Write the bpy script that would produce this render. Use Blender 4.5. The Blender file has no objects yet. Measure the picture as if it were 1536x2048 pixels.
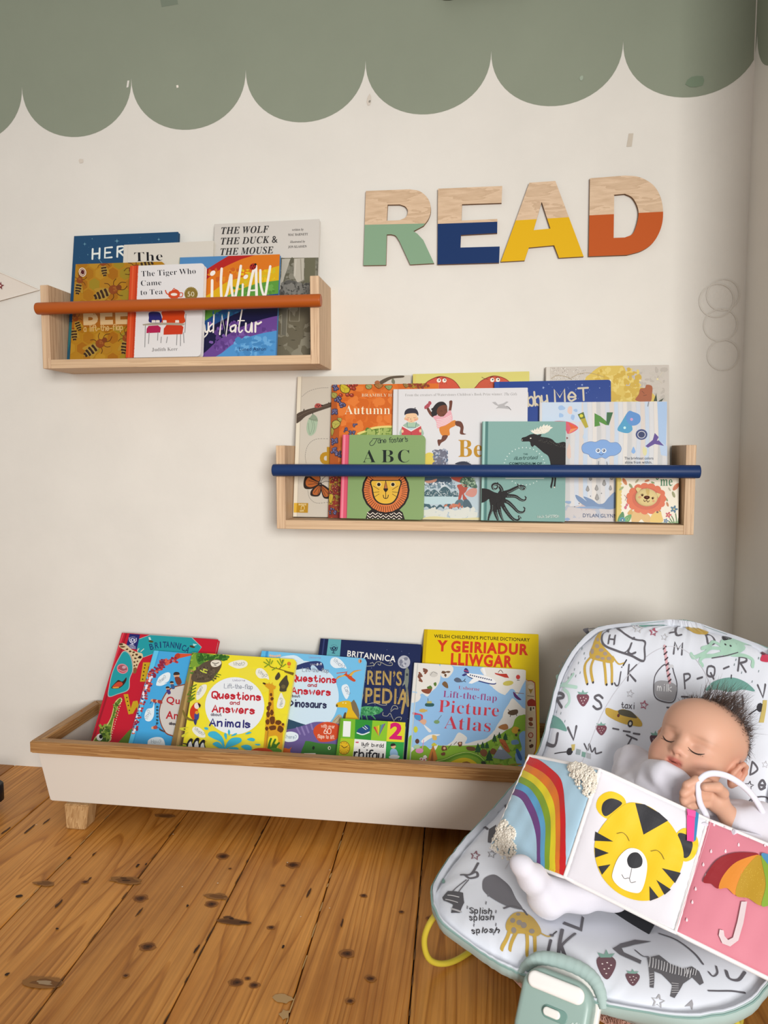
import bpy, bmesh, math, random
import numpy as np
from mathutils import Vector, Matrix
from mathutils.geometry import tessellate_polygon
rnd = random.Random(7)
scene = bpy.context.scene
COL = scene.collection
# ------------------------------------------------------------------ camera
CAM_H = 0.832
cd = bpy.data.cameras.new('camera'); cam = bpy.data.objects.new('camera', cd); COL.objects.link(cam)
cd.sensor_fit = 'VERTICAL'; cd.sensor_height = 24.0
cd.lens = 24.0 * 1478.24 / 2048.0
cd.clip_start = 0.02
YAW, PITCH = 0.142277, 0.081096
fw = Vector((-math.sin(YAW)*math.cos(PITCH), math.cos(YAW)*math.cos(PITCH), -math.sin(PITCH)))
cam.location = (0, -1.75, CAM_H)
cam.rotation_euler = fw.to_track_quat('-Z', 'Y').to_euler()
scene.camera = cam
# ------------------------------------------------------------------ exposure, world, window light
vs = scene.view_settings
vs.view_transform = 'Standard'; vs.look = 'None'; vs.gamma = 1.0; vs.use_curve_mapping = False
vs.exposure = 0.0
world = bpy.data.worlds.new('daylight'); scene.world = world; world.use_nodes = True
bg = world.node_tree.nodes['Background']
bg.inputs[0].default_value = (1.0, 0.985, 0.965, 1); bg.inputs[1].default_value = 0.5
def area(name, loc, target, sx, sy, power, col):
    ld = bpy.data.lights.new(name, 'AREA'); ld.shape = 'RECTANGLE'; ld.size = sx; ld.size_y = sy
    ld.energy = power; ld.color = col
    o = bpy.data.objects.new(name, ld); COL.objects.link(o); o.location = loc
    o.rotation_euler = (Vector(target)-Vector(loc)).to_track_quat('-Z', 'Y').to_euler()
    return o
win = area('window_daylight', (1.05, -3.85, 1.2), (-.5, 0, .64), 1.2, 1.2, 26, (1.0, 0.99, 0.975)); win.data.spread = math.radians(75)
# ------------------------------------------------------------------ colour / material helpers
def lin(c):
    if isinstance(c, str):
        c = [int(c[i:i+2], 16)/255 for i in (0, 2, 4)] if len(c) == 6 else [int(x*2, 16)/255 for x in c]
    return tuple((x/12.92 if x <= .04045 else ((x+.055)/1.055)**2.4) for x in c) + (1.0,)
MATS = {}
def mat(name, rough=.6, color=None, spec=.35, bump=None, sheen=0, vcol=False, coat=0, metal=0, ink=1.0):
    if name in MATS: return MATS[name]
    m = bpy.data.materials.new(name); m.use_nodes = True; nt = m.node_tree; b = nt.nodes['Principled BSDF']
    b.inputs['Roughness'].default_value = rough; b.inputs['Specular IOR Level'].default_value = spec
    b.inputs['Metallic'].default_value = metal
    if sheen: b.inputs['Sheen Weight'].default_value = sheen
    if coat: b.inputs['Coat Weight'].default_value = coat; b.inputs['Coat Roughness'].default_value = .15
    if color: b.inputs['Base Color'].default_value = lin(color)
    if vcol:
        a = nt.nodes.new('ShaderNodeAttribute'); a.attribute_name = 'Col'
        if ink != 1:
            mx = nt.nodes.new('ShaderNodeVectorMath'); mx.operation = 'SCALE'; mx.inputs['Scale'].default_value = ink
            nt.links.new(a.outputs['Color'], mx.inputs[0]); nt.links.new(mx.outputs[0], b.inputs['Base Color'])
        else: nt.links.new(a.outputs['Color'], b.inputs['Base Color'])
    if bump:
        sc, st, dist = bump
        tc = nt.nodes.new('ShaderNodeTexCoord'); n = nt.nodes.new('ShaderNodeTexNoise'); n.inputs['Scale'].default_value = sc
        n.inputs['Detail'].default_value = 4
        bp = nt.nodes.new('ShaderNodeBump'); bp.inputs['Strength'].default_value = st; bp.inputs['Distance'].default_value = dist
        nt.links.new(tc.outputs['Object'], n.inputs['Vector']); nt.links.new(n.outputs['Fac'], bp.inputs['Height'])
        nt.links.new(bp.outputs['Normal'], b.inputs['Normal'])
    MATS[name] = m
    return m
def wood(name, c1, c2, scale=(3, 60, 60), rough=.5, ring=8.0, mix=None, fine=.5, vcol=False):
    """streaky timber: noise stretched along one axis; scale = noise scale per axis (small along the grain)"""
    if name in MATS: return MATS[name]
    m = bpy.data.materials.new(name); m.use_nodes = True; nt = m.node_tree; b = nt.nodes['Principled BSDF']
    L = nt.links.new; N = nt.nodes.new
    tc = N('ShaderNodeTexCoord'); mp = N('ShaderNodeMapping'); mp.inputs['Scale'].default_value = scale
    L(tc.outputs['Object'], mp.inputs['Vector'])
    n1 = N('ShaderNodeTexNoise'); n1.inputs['Scale'].default_value = 1; n1.inputs['Detail'].default_value = 5; n1.inputs['Distortion'].default_value = .4
    L(mp.outputs[0], n1.inputs['Vector'])
    mu = N('ShaderNodeMath'); mu.operation = 'MULTIPLY'; mu.inputs[1].default_value = ring; L(n1.outputs['Fac'], mu.inputs[0])
    sn = N('ShaderNodeMath'); sn.operation = 'FRACT'; L(mu.outputs[0], sn.inputs[0])
    mp2 = N('ShaderNodeMapping'); mp2.inputs['Scale'].default_value = [s*6 for s in scale]; L(tc.outputs['Object'], mp2.inputs['Vector'])
    n2 = N('ShaderNodeTexNoise'); n2.inputs['Scale'].default_value = 1; n2.inputs['Detail'].default_value = 3; L(mp2.outputs[0], n2.inputs['Vector'])
    ad = N('ShaderNodeMix'); ad.data_type = 'FLOAT'; ad.inputs[0].default_value = fine
    L(sn.outputs[0], ad.inputs[2]); L(n2.outputs['Fac'], ad.inputs[3])
    cr = N('ShaderNodeValToRGB'); cr.color_ramp.elements[0].color = lin(c1); cr.color_ramp.elements[1].color = lin(c2)
    cr.color_ramp.elements[0].position = .2; cr.color_ramp.elements[1].position = .8
    L(ad.outputs[0], cr.inputs[0]); L(cr.outputs[0], b.inputs['Base Color'])
    b.inputs['Roughness'].default_value = rough; b.inputs['Specular IOR Level'].default_value = .3
    bp = N('ShaderNodeBump'); bp.inputs['Strength'].default_value = .15; bp.inputs['Distance'].default_value = .0004
    L(ad.outputs[0], bp.inputs['Height']); L(bp.outputs[0], b.inputs['Normal'])
    MATS[name] = m
    return m
# ------------------------------------------------------------------ object helpers
def link(name, me, parent=None, mats=(), smooth=False):
    o = bpy.data.objects.new(name, me); COL.objects.link(o)
    for m in mats: me.materials.append(m)
    if smooth:
        for p in me.polygons: p.use_smooth = True
    if parent: o.parent = parent
    return o
def tag(o, label=None, cat=None, group=None, kind=None):
    if label: o['label'] = label
    if cat: o['category'] = cat
    if group: o['group'] = group
    if kind: o['kind'] = kind
    return o
def empty(name, loc=(0, 0, 0), rot=(0, 0, 0)):
    o = bpy.data.objects.new(name, None); COL.objects.link(o); o.location = loc; o.rotation_euler = rot
    o.empty_display_size = .02
    return o
class MB:
    """vertices + faces + one colour per face -> one mesh"""
    def __init__(s): s.v = []; s.f = []; s.c = []; s.m = []; s.sm = []
    def add(s, vs_, fs, c='fff', mi=0, sm=False):
        o = len(s.v); s.v += [tuple(x) for x in vs_]; c = lin(c) if not isinstance(c, tuple) or len(c) != 4 else c
        for f in fs: s.f.append([i+o for i in f]); s.c.append(c); s.m.append(mi); s.sm.append(sm)
    def build(s, name, mats, parent=None, merge=0):
        me = bpy.data.meshes.new(name); me.from_pydata(s.v, [], s.f); 
        if not isinstance(mats, (list, tuple)): mats = [mats]
        o = link(name, me, parent, mats)
        me.polygons.foreach_set('material_index', s.m)
        me.polygons.foreach_set('use_smooth', s.sm)
        at = me.color_attributes.new('Col', 'FLOAT_COLOR', 'CORNER')
        buf = np.repeat(np.array(s.c, dtype=np.float32), [len(f) for f in s.f], axis=0) if s.f else np.zeros((0, 4))
        at.data.foreach_set('color', buf.ravel())
        me.update()
        return o
    def box(s, lo, hi, c='fff', mi=0, bev=0, M=None):
        bm = bmesh.new(); bmesh.ops.create_cube(bm, size=1)
        for v in bm.verts: v.co = Vector([lo[i]+(v.co[i]+.5)*(hi[i]-lo[i]) for i in range(3)])
        if bev: bmesh.ops.bevel(bm, geom=list(bm.edges), offset=bev, segments=2, affect='EDGES', profile=.5)
        s.bm(bm, c, mi, M)
    def bm(s, bm, c='fff', mi=0, M=None, sm=False):
        bm.verts.index_update()
        s.add([(M @ v.co if M else v.co) for v in bm.verts], [[v.index for v in f.verts] for f in bm.faces], c, mi, sm); bm.free()
    def prism(s, pts, axis, a, b, c='fff', mi=0, bev=0, M=None):
        """outline pts (2D) extruded along axis 0/1/2 from a to b"""
        bm = bmesh.new()
        def mk(p, h): q = [p[0], p[1]]; q.insert(axis, h); return Vector(q)
        f = bm.faces.new([bm.verts.new(mk(p, a)) for p in pts])
        r = bmesh.ops.extrude_face_region(bm, geom=[f])
        for v in r['geom']:
            if isinstance(v, bmesh.types.BMVert): v.co[axis] = b
        bmesh.ops.recalc_face_normals(bm, faces=list(bm.faces))
        if bev:
            es = [e for e in bm.edges if e.calc_face_angle(0) > .5]
            bmesh.ops.bevel(bm, geom=es, offset=bev, segments=2, affect='EDGES', profile=.5)
        s.bm(bm, c, mi, M)
    def tube(s, pts, r, c='fff', n=12, mi=0, cap=True, closed=False, flat=1.0, up=None):
        pts = [Vector(p) for p in pts]; N = len(pts); rs = r if isinstance(r, (list, tuple)) else [r]*N
        T = []
        for i in range(N):
            a = pts[(i-1) % N] if closed or i > 0 else pts[0]; b = pts[(i+1) % N] if closed or i < N-1 else pts[-1]
            d = (b-a); T.append(d.normalized() if d.length > 1e-9 else Vector((0, 0, 1)))
        u = Vector(up) if up else (Vector((0, 0, 1)) if abs(T[0].z) < .9 else Vector((1, 0, 0)))
        V = []; F = []
        for i in range(N):
            u = (u - T[i]*u.dot(T[i])); u = u.normalized() if u.length > 1e-6 else T[i].orthogonal().normalized()
            w = T[i].cross(u)
            for k in range(n):
                an = 2*math.pi*k/n; V.append(pts[i]+(u*math.cos(an)*flat+w*math.sin(an))*rs[i])
        for i in range(N if closed else N-1):
            j = (i+1) % N
            for k in range(n): F.append([i*n+k, i*n+(k+1) % n, j*n+(k+1) % n, j*n+k])
        s.add(V, F, c, mi, True)
        if cap and not closed:
            s.add(V[:n], [list(range(n))[::-1]], c, mi); s.add(V[-n:], [list(range(n))], c, mi)
def cr_spline(pts, n=6, closed=False):
    """Catmull-Rom through points of any dimension"""
    P = [tuple(p) for p in pts]; N = len(P)
    if N < 3: return P
    C4 = []
    for k in range(n):
        t = k/n; C4.append((.5*(-t+2*t*t-t**3), .5*(2-5*t*t+3*t**3), .5*(t+4*t*t-3*t**3), .5*(-t*t+t**3)))
    out = []
    for i in range(N if closed else N-1):
        p1 = P[i]; p2 = P[(i+1) % N]
        p0 = P[(i-1) % N] if closed or i > 0 else tuple(2*a-b for a, b in zip(p1, p2))
        p3 = P[(i+2) % N] if closed or i < N-2 else tuple(2*a-b for a, b in zip(p2, p1))
        for c in C4: out.append(tuple(c[0]*a+c[1]*b+c[2]*d+c[3]*e for a, b, d, e in zip(p0, p1, p2, p3)))
    if not closed: out.append(P[-1])
    return out
# ------------------------------------------------------------------ pen-stroke lettering (x 0-4, y 0-8 with baseline at 2); '/' = straight stroke
GL = {'A':'/02 28 42;/14 34','B':'/02 08;08 38 47 36 05;05 35 44 43 32 02','C':'47 28 07 03 22 43','D':'/02 08;08 27 45 23 02','E':'/48 08 02 42;/05 35','F':'/48 08 02;/05 35','G':'47 28 07 03 22 43 45 25','H':'/02 08;/42 48;/05 45','I':'/22 28','J':'38 33 22 03','K':'/02 08;/48 05 42','L':'/08 02 42','M':'/02 08 24 48 42','N':'/02 08 42 48','O':'28 07 03 22 43 47 28','P':'/02 08;08 38 47 36 05','Q':'28 07 03 22 43 47 28;/24 41','R':'/02 08;08 38 47 36 05;/15 42','S':'47 28 07 16 35 43 22 03','T':'/08 48;/28 22','U':'08 03 22 43 48','V':'/08 22 48','W':'/08 12 27 32 48','X':'/02 48;/08 42','Y':'/08 25 48;/25 22','Z':'/08 48 02 42',
'a':'36 16 04 12 33;/36 32','b':'/08 02;05 26 35 33 22 03','c':'35 26 16 04 12 22 33','d':'35 16 04 12 33;/38 32','e':'04 34 26 16 04 12 33','f':'38 28 17 12;/06 26','g':'35 16 04 13 33;36 31 20 01','h':'/08 02;05 26 35 32','i':'/16 12;/18 18','j':'26 21 10 01;/28 28','k':'/08 02;/36 04 32','l':'/18 12','m':'/06 02;05 16 24 22;25 36 44 42','n':'/06 02;05 26 35 32','o':'16 04 12 22 34 26 16','p':'/06 00;05 26 35 33 22 03','q':'35 16 04 12 33;/36 30','r':'/06 02;04 16 26','s':'35 16 05 24 33 12 03','t':'/18 13 22 33;/06 26','u':'06 03 12 23;/36 32','v':'/06 12 26','w':'/06 12 25 32 46','x':'/02 36;/06 32','y':'06 04 13 34;36 32 20 00','z':'/06 36 02 32','?':'07 18 37 35 14;/12 13','-':'/04 34','&':'42 17 28 36 04 12 34','1':'/06 18 12','2':'07 28 46 02;/02 42','6':'38 16 03 22 43 35 15','0':'28 07 03 22 43 47 28','5':'/38 08 05;05 35 43 22 03',"'":'/18 16',',':'/12 01','.':'/12 13','!':'/18 14;/12 13','X':'/02 48;/08 42','4':'/32 38 04 44'}
GW = {'i':1.9,'l':1.9,'I':2.6,"'":1.6,',':1.4,'.':1.6,'j':3,'f':2.9,'t':3.4,'m':5.2,'w':5.0,'M':5.4,'W':5.4,'r':3.2,'-':4,'1':2.8,'!':2}
def glyphs(s, sp=.25):
    """-> list of strokes [(x,y)..] in cap-height units, total width"""
    x = 0; out = []
    for ch in s:
        if ch == ' ': x += .5; continue
        g = GL.get(ch)
        if not g: x += .5; continue
        for st in g.split(';'):
            straight = st[0] == '/'
            pts = [(int(q[0])/6*.95, (int(q[1])-2)/6) for q in (st[1:] if straight else st).split()]
            if not straight: pts = cr_spline(pts, 4)
            out.append([(x+a, b) for a, b in pts])
        wd = GW.get(ch, 5 if ch.isupper() else 4.2)
        x += (wd-1)/6*.95+sp
    return out, x-sp
FCACHE = {}
FBASE = {'S': (0x1d400, 0x1d41a), 's': (0x1d400, 0x1d41a), 'i': (0x1d434, 0x1d44e), 'I': (0x1d468, 0x1d482)}
def font_glyphs(fnt, need):
    """letter outlines of one type style; every letter stands on its own line before a bar that gives its advance"""
    G = FCACHE.setdefault(fnt, {}); chars = [ch for ch in dict.fromkeys(need) if ch not in G and ch != ' ']
    if not chars: return G
    def mp(ch):
        b = FBASE.get(fnt)
        if b and 'A' <= ch <= 'Z': return chr(b[0]+ord(ch)-65)
        if b and 'a' <= ch <= 'z': return '\u210e' if (b[1] == 0x1d44e and ch == 'h') else chr(b[1]+ord(ch)-97)
        return ch
    c = bpy.data.curves.new('lettering', 'FONT'); c.body = '\n'.join(mp(ch)+'|' for ch in chars); c.size = 1; c.resolution_u = 3; c.space_line = 3
    c.offset = off = {'s': -.011, 'H': .018, 'k': .045}.get(fnt, 0)
    o = bpy.data.objects.new('lettering', c); me = bpy.data.meshes.new_from_object(o)
    V = [v.co.copy() for v in me.vertices]; lines = {}
    for p in me.polygons:
        vi = list(p.vertices); y = sum(V[i].y for i in vi)/len(vi)
        lines.setdefault(round(-(y-.25)/3), []).append(vi)
    bpy.data.objects.remove(o); bpy.data.curves.remove(c); bpy.data.meshes.remove(me)
    for n, fs in lines.items():
        xr = max(V[i].x for f in fs for i in f); bar = [f for f in fs if all(V[i].x > xr-.085-2*max(0, off) for i in f)]
        bx = min(V[i].x for f in bar for i in f); gl = [f for f in fs if f not in bar]
        if gl: G[chars[n]] = ([[(V[i].x/.69, (V[i].y+3*n)/.69) for i in f] for f in gl], (bx-.075+off)/.69)
    return G
def font_mesh(s, fnt):
    """flat letter faces in cap-height units; fnt: h plain, H bold, k heavy, s serif, S bold serif, i italic serif, I bold italic serif"""
    G = font_glyphs(fnt, s); x = 0; V = []; F = []
    for ch in s:
        if ch == ' ': x += .38; continue
        if ch not in G: continue
        for f in G[ch][0]:
            F.append(list(range(len(V), len(V)+len(f)))); V += [(a+x, b) for a, b in f]
        x += G[ch][1]+{'k': .09, 'H': .04}.get(fnt, 0)
    if V:
        x0 = min(v[0] for v in V); V = [(a-x0, b) for a, b in V]
    return V, F
# ------------------------------------------------------------------ printed artwork (real flat layers of ink on a surface)
def homography(src, dst):
    A = []; B = []
    for (x, y), (u, v) in zip(src, dst):
        A += [[x, y, 1, 0, 0, 0, -u*x, -u*y], [0, 0, 0, x, y, 1, -v*x, -v*y]]; B += [u, v]
    a, b, c, d, e, f_, g, i = [float(q) for q in np.linalg.solve(np.array(A, float), np.array(B, float))]
    def f(p):
        x, y = p[0], p[1]; k = g*x+i*y+1
        return ((a*x+b*y+c)/k, (d*x+e*y+f_)/k)
    return f
class Art:
    """2-D drawing calls -> coloured triangles laid on a surface. fr: sheet corners TL,TR,BR,BL of a w x h face."""
    def __init__(s, mb, surf, w=None, h=None, fr=None, h0=5e-5, dz=6e-6, sub=None, mi=0, clip=True):
        s.mb = mb; s.surf = surf; s.k = h0; s.dz = dz; s.sub = sub; s.mi = mi
        s.W = w; s.H = h; s.clip = clip and w is not None
        s.f = homography(fr, [(0, h), (w, h), (w, 0), (0, 0)]) if fr else (lambda p: (p[0], p[1]))
    def tris(s, T, col, grp=None):
        """T: list of uv triangles; grp = shape index of each, lifted a hair apart so overlaps never coincide"""
        s.k += s.dz; V = []; F = []; last = None
        c = lin(col) if not isinstance(col, tuple) else col
        for ti, t in enumerate(T):
            poly = t
            if grp and grp[ti] != last: s.k += 1.5e-6 if last is not None else 0; last = grp[ti]
            if s.clip:
                for ax, lim, sg in ((0, 0, 1), (0, s.W, -1), (1, 0, 1), (1, s.H, -1)):
                    q = []
                    for i in range(len(poly)):
                        a, b = poly[i], poly[(i+1) % len(poly)]
                        da, db = (a[ax]-lim)*sg, (b[ax]-lim)*sg
                        if da >= 0: q.append(a)
                        if (da < 0) != (db < 0):
                            k = da/(da-db); q.append((a[0]+(b[0]-a[0])*k, a[1]+(b[1]-a[1])*k))
                    poly = q
                    if len(poly) < 3: break
                if len(poly) < 3: continue
            ar = sum(poly[i][0]*poly[(i+1) % len(poly)][1]-poly[(i+1) % len(poly)][0]*poly[i][1] for i in range(len(poly)))
            if abs(ar) < 1e-11: continue
            if ar < 0: poly = poly[::-1]
            ps = [poly]
            if s.sub:
                st = [(poly[0], poly[i], poly[i+1]) for i in range(1, len(poly)-1)]; ps = []
                while st:
                    t3 = st.pop(); d = [math.hypot(t3[i][0]-t3[(i+1) % 3][0], t3[i][1]-t3[(i+1) % 3][1]) for i in range(3)]
                    m = max(d); i = d.index(m)
                    if m <= s.sub: ps.append(t3); continue
                    a, b, cc = t3[i], t3[(i+1) % 3], t3[(i+2) % 3]; mid = ((a[0]+b[0])/2, (a[1]+b[1])/2)
                    st += [(a, mid, cc), (mid, b, cc)]
            for q in ps:
                o = len(V); V += [s.surf(u, v, s.k) for u, v in q]; F.append(list(range(o, o+len(q))))
        s.mb.add(V, F, c, s.mi, bool(s.sub))
    def p(s, pts, col):
        """straight-sided shape"""
        q = [s.f(x) for x in pts]
        t = tessellate_polygon([[Vector((a, b, 0)) for a, b in q]])
        s.tris([[q[i] for i in k] for k in t], col)
    def b(s, pts, col, n=5): s.p(cr_spline(pts, n, True), col)                       # smooth closed shape
    def e(s, x, y, rx, ry=None, col='000', rot=0, n=20):
        ry = rx if ry is None else ry; c, d = math.cos(math.radians(rot)), math.sin(math.radians(rot))
        s.p([(x+rx*math.cos(a)*c-ry*math.sin(a)*d, y+rx*math.cos(a)*d+ry*math.sin(a)*c) for a in [2*math.pi*i/n for i in range(n)]], col)
    def r(s, x0, y0, x1, y1, col): s.p([(x0, y0), (x1, y0), (x1, y1), (x0, y1)], col)
    def rib(s, pts, w, col, taper=False):
        """ribbons (list of polylines) of width w in sheet units"""
        T = []; G = []; gi = 0
        for pl in pts:
            N = len(pl)
            if N < 2: continue
            Lf = []; Rt = []
            for i in range(N):
                a = pl[max(0, i-1)]; b = pl[min(N-1, i+1)]; dx, dy = b[0]-a[0], b[1]-a[1]; L_ = math.hypot(dx, dy) or 1
                ww = w/2*(math.sin(math.pi*(i+.35)/(N-.3))*.75+.25 if taper else 1)
                nx, ny = -dy/L_*ww, dx/L_*ww
                Lf.append(s.f((pl[i][0]+nx, pl[i][1]+ny))); Rt.append(s.f((pl[i][0]-nx, pl[i][1]-ny)))
            if not taper:
                for q in (pl[0], pl[-1]):
                    cc = [s.f((q[0]+w/2*math.cos(a), q[1]+w/2*math.sin(a))) for a in [2*math.pi*k/8 for k in range(8)]]
                    T += [[cc[0], cc[k], cc[k+1]] for k in range(1, 7)]; G += [gi]*6; gi += 1
            for i in range(N-1):
                T += [[Lf[i], Rt[i], Rt[i+1]], [Lf[i], Rt[i+1], Lf[i+1]]]; G += [gi]*2
                if i % 5 == 4: gi += 1
            gi += 1
        s.tris(T, col, G)
    def l(s, pts, w, col, taper=False, n=5): s.rib([cr_spline(pts, n)], w, col, taper)     # smooth pen line
    def L(s, pts, w, col): s.rib([pts], w, col)
    def ll(s, lists, w, col): s.rib([cr_spline(p, 4) for p in lists], w, col)
    def dots(s, pts, r, col, n=8):
        T = []
        for q in pts:
            rr = r*(q[2] if len(q) > 2 else 1)
            cc = [s.f((q[0]+rr*math.cos(a), q[1]+rr*math.sin(a))) for a in [2*math.pi*k/n for k in range(n)]]
            T += [[cc[0], cc[k], cc[k+1]] for k in range(1, n-1)]
        s.tris(T, col, [i//(n-2) for i in range(len(T))])
    def blobs(s, lst, col, n=9, jag=.25):
        """irregular blotches (x,y,rx,ry)"""
        T = []
        for x, y, rx, ry in lst:
            a0 = rnd.random()*6; cc = []
            for k in range(n):
                g = 1+jag*(rnd.random()*2-1); a = 2*math.pi*k/n
                cc.append(s.f((x+rx*g*math.cos(a), y+ry*g*math.sin(a))))
            o = s.f((x, y)); T += [[o, cc[k], cc[(k+1) % n]] for k in range(n)]
        s.tris(T, col, [i//n for i in range(len(T))])
    def _xf(s, x, y, size, rot, sx=1, shear=0):
        c, d = math.cos(math.radians(rot)), math.sin(math.radians(rot))
        return lambda a, b: (x+((a*sx+b*shear)*c+b*d)*size, y+((a*sx+b*shear)*d-b*c)*size)
    def t(s, txt, x, y, size, col, fnt='h', rot=0, width=None, al='l', shear=0, over=False):
        """set type; size = cap height, (x,y) = baseline start, rot in degrees clockwise on the sheet"""
        V, F = font_mesh(txt, fnt)
        if not V: return
        w0 = max(v[0] for v in V); sx = (width/(w0*size)) if width else 1
        off = {'l': 0, 'c': -w0*sx*size/2, 'r': -w0*sx*size}[al]; c, d = math.cos(math.radians(rot)), math.sin(math.radians(rot))
        X = s._xf(x+off*c, y+off*d, size, rot, sx, shear)
        q = [s.f(X(a, b)) for a, b in V]
        T = []
        for f in F:
            for i in range(1, len(f)-1): T.append([q[f[0]], q[f[i]], q[f[i+1]]])
        s.tris(T, col)
    def h(s, txt, x, y, size, wt, col, rot=0, sp=.25, al='l', width=None, shear=0):
        """hand lettering with a round pen of width wt"""
        st, w0 = glyphs(txt, sp); sx = (width/(w0*size)) if width else 1
        off = {'l': 0, 'c': -w0*sx*size/2, 'r': -w0*sx*size}[al]; c, d = math.cos(math.radians(rot)), math.sin(math.radians(rot))
        X = s._xf(x+off*c, y+off*d, size, rot, sx, shear)
        s.rib([[X(a, b) for a, b in k] for k in st], wt, col)
    def star(s, x, y, r, col, rot=0, inner=.45, n=5):
        s.p([(x+(r if k % 2 == 0 else r*inner)*math.sin(math.pi*k/n+rot), y-(r if k % 2 == 0 else r*inner)*math.cos(math.pi*k/n+rot)) for k in range(2*n)], col)
def smoothstep(x): x = max(0, min(1, x)); return x*x*(3-2*x)
# ================================================================== THE ROOM
def paint_mat(name, rough, mott=.05, scale=9):
    m = mat(name, rough=rough, vcol=True, spec=.25); nt = m.node_tree; b = nt.nodes['Principled BSDF']; L = nt.links.new; N = nt.nodes.new
    at = [n for n in nt.nodes if n.type == 'ATTRIBUTE'][0]
    tc = N('ShaderNodeTexCoord'); n1 = N('ShaderNodeTexNoise'); n1.inputs['Scale'].default_value = scale; n1.inputs['Detail'].default_value = 8; n1.inputs['Roughness'].default_value = .62
    L(tc.outputs['Object'], n1.inputs['Vector'])
    mr = N('ShaderNodeMapRange'); mr.inputs['From Min'].default_value = .3; mr.inputs['From Max'].default_value = .7; mr.inputs['To Min'].default_value = 1-mott; mr.inputs['To Max'].default_value = 1+mott*.4
    L(n1.outputs['Fac'], mr.inputs['Value'])
    mx = N('ShaderNodeMix'); mx.data_type = 'RGBA'; mx.blend_type = 'MULTIPLY'; mx.inputs[0].default_value = 1
    L(at.outputs['Color'], mx.inputs[6]); L(mr.outputs[0], mx.inputs[7]); L(mx.outputs[2], b.inputs['Base Color'])
    n2 = N('ShaderNodeTexNoise'); n2.inputs['Scale'].default_value = 45; n2.inputs['Detail'].default_value = 6; L(tc.outputs['Object'], n2.inputs['Vector'])
    ad = N('ShaderNodeMath'); ad.operation = 'ADD'; L(n2.outputs['Fac'], ad.inputs[0]); L(n1.outputs['Fac'], ad.inputs[1])
    bp = N('ShaderNodeBump'); bp.inputs['Strength'].default_value = .35; bp.inputs['Distance'].default_value = .0012
    L(ad.outputs[0], bp.inputs['Height']); L(bp.outputs[0], b.inputs['Normal'])
    return m
M_WALL = paint_mat('wall_paint', .75, .045, 5)
CREAM, GREEN = 'dad6cd', '888f7d'
CX = .55                                            # corner with the right-hand wall
SC0, SCS, ZC, ZB = -1.1496, .28539, 1.727, 1.5994     # painted scallops: first cusp, spacing, cusp height, lowest point
def scallop_edge(x0, x1, first):
    out = []; n = 28
    i0 = int((x0-first)//SCS)-1
    for i in range(i0, i0+40):
        for k in range(n):
            a = math.pi*(k/n); x = first+SCS*(i+.5)-SCS/2*math.cos(a); z = ZC-(ZC-ZB)*math.sin(a)**.92
            if x0 <= x <= x1: out.append((x, z))
    return out
mb = MB()
mb.box((-3.2, .0, -.02), (CX+.12, .12, 2.7), CREAM)
a = Art(mb, lambda u, v, k: (u, -k, v), h0=2e-4, dz=1e-4)
e = scallop_edge(-3.2, CX, SC0)
top = [(x, 2.7) for x, z in e][::-1]
T = []
for i in range(len(e)-1):
    (x, z), (x2, z2) = e[i], e[i+1]
    T += [[(x, z), (x2, z2), (x2, 2.7)], [(x, z), (x2, 2.7), (x, 2.7)]]
a.tris(T, GREEN)
# chips, filler patches and marks on the old paint
a.p([(-.751, 1.703), (-.746, 1.7035), (-.745, 1.698), (-.75, 1.697)], 'e6ddd0')
a.p([(-.874, 1.722), (-.869, 1.722), (-.872, 1.707), (-.877, 1.706)], CREAM)
a.p([(-.787, 1.905), (-.745, 1.905), (-.742, 1.886), (-.783, 1.883)], '76806f')
a.p([(.294, 1.531), (.304, 1.531), (.301, 1.503), (.29, 1.503)], 'c3b9a9')
a.blobs([(-1.0, 1.542, .007, .006), (-.285, 1.64, .006, .012)], 'cfc6b9'); a.blobs([(-.284, 1.636, .003, .003)], '8d897f')
a.blobs([(.43, 1.632, .02, .014)], '73836d'); a.blobs([(.19, 1.655, .004, .005)], '9aa694')
for x, z, r in ((.503, 1.177, .034), (.500, 1.112, .035), (.508, 1.046, .033), (.49, 1.165, .036)):
    a.rib([[(x+r*math.cos(t), z+r*math.sin(t)) for t in [k*.2618 for k in range(25)]]], .003, 'd3cec4')
tag(mb.build('wall_back', M_WALL), kind='structure')
mb = MB()
mb.box((CX, -.47, -.02), (CX+.12, .0, 2.7), CREAM); mb.box((CX+.12, -.47, -.02), (2.9, -.35, 2.7), CREAM)
a = Art(mb, lambda u, v, k: (CX-k, -u, v), h0=2e-4, dz=1e-4)
e = scallop_edge(0, .47, .012)
T = []
for i in range(len(e)-1):
    (x, z), (x2, z2) = e[i], e[i+1]; T += [[(x, z), (x2, z2), (x2, 2.7)], [(x, z), (x2, 2.7), (x, 2.7)]]
a.tris(T, GREEN)
tag(mb.build('wall_right', M_WALL), kind='structure')
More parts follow.
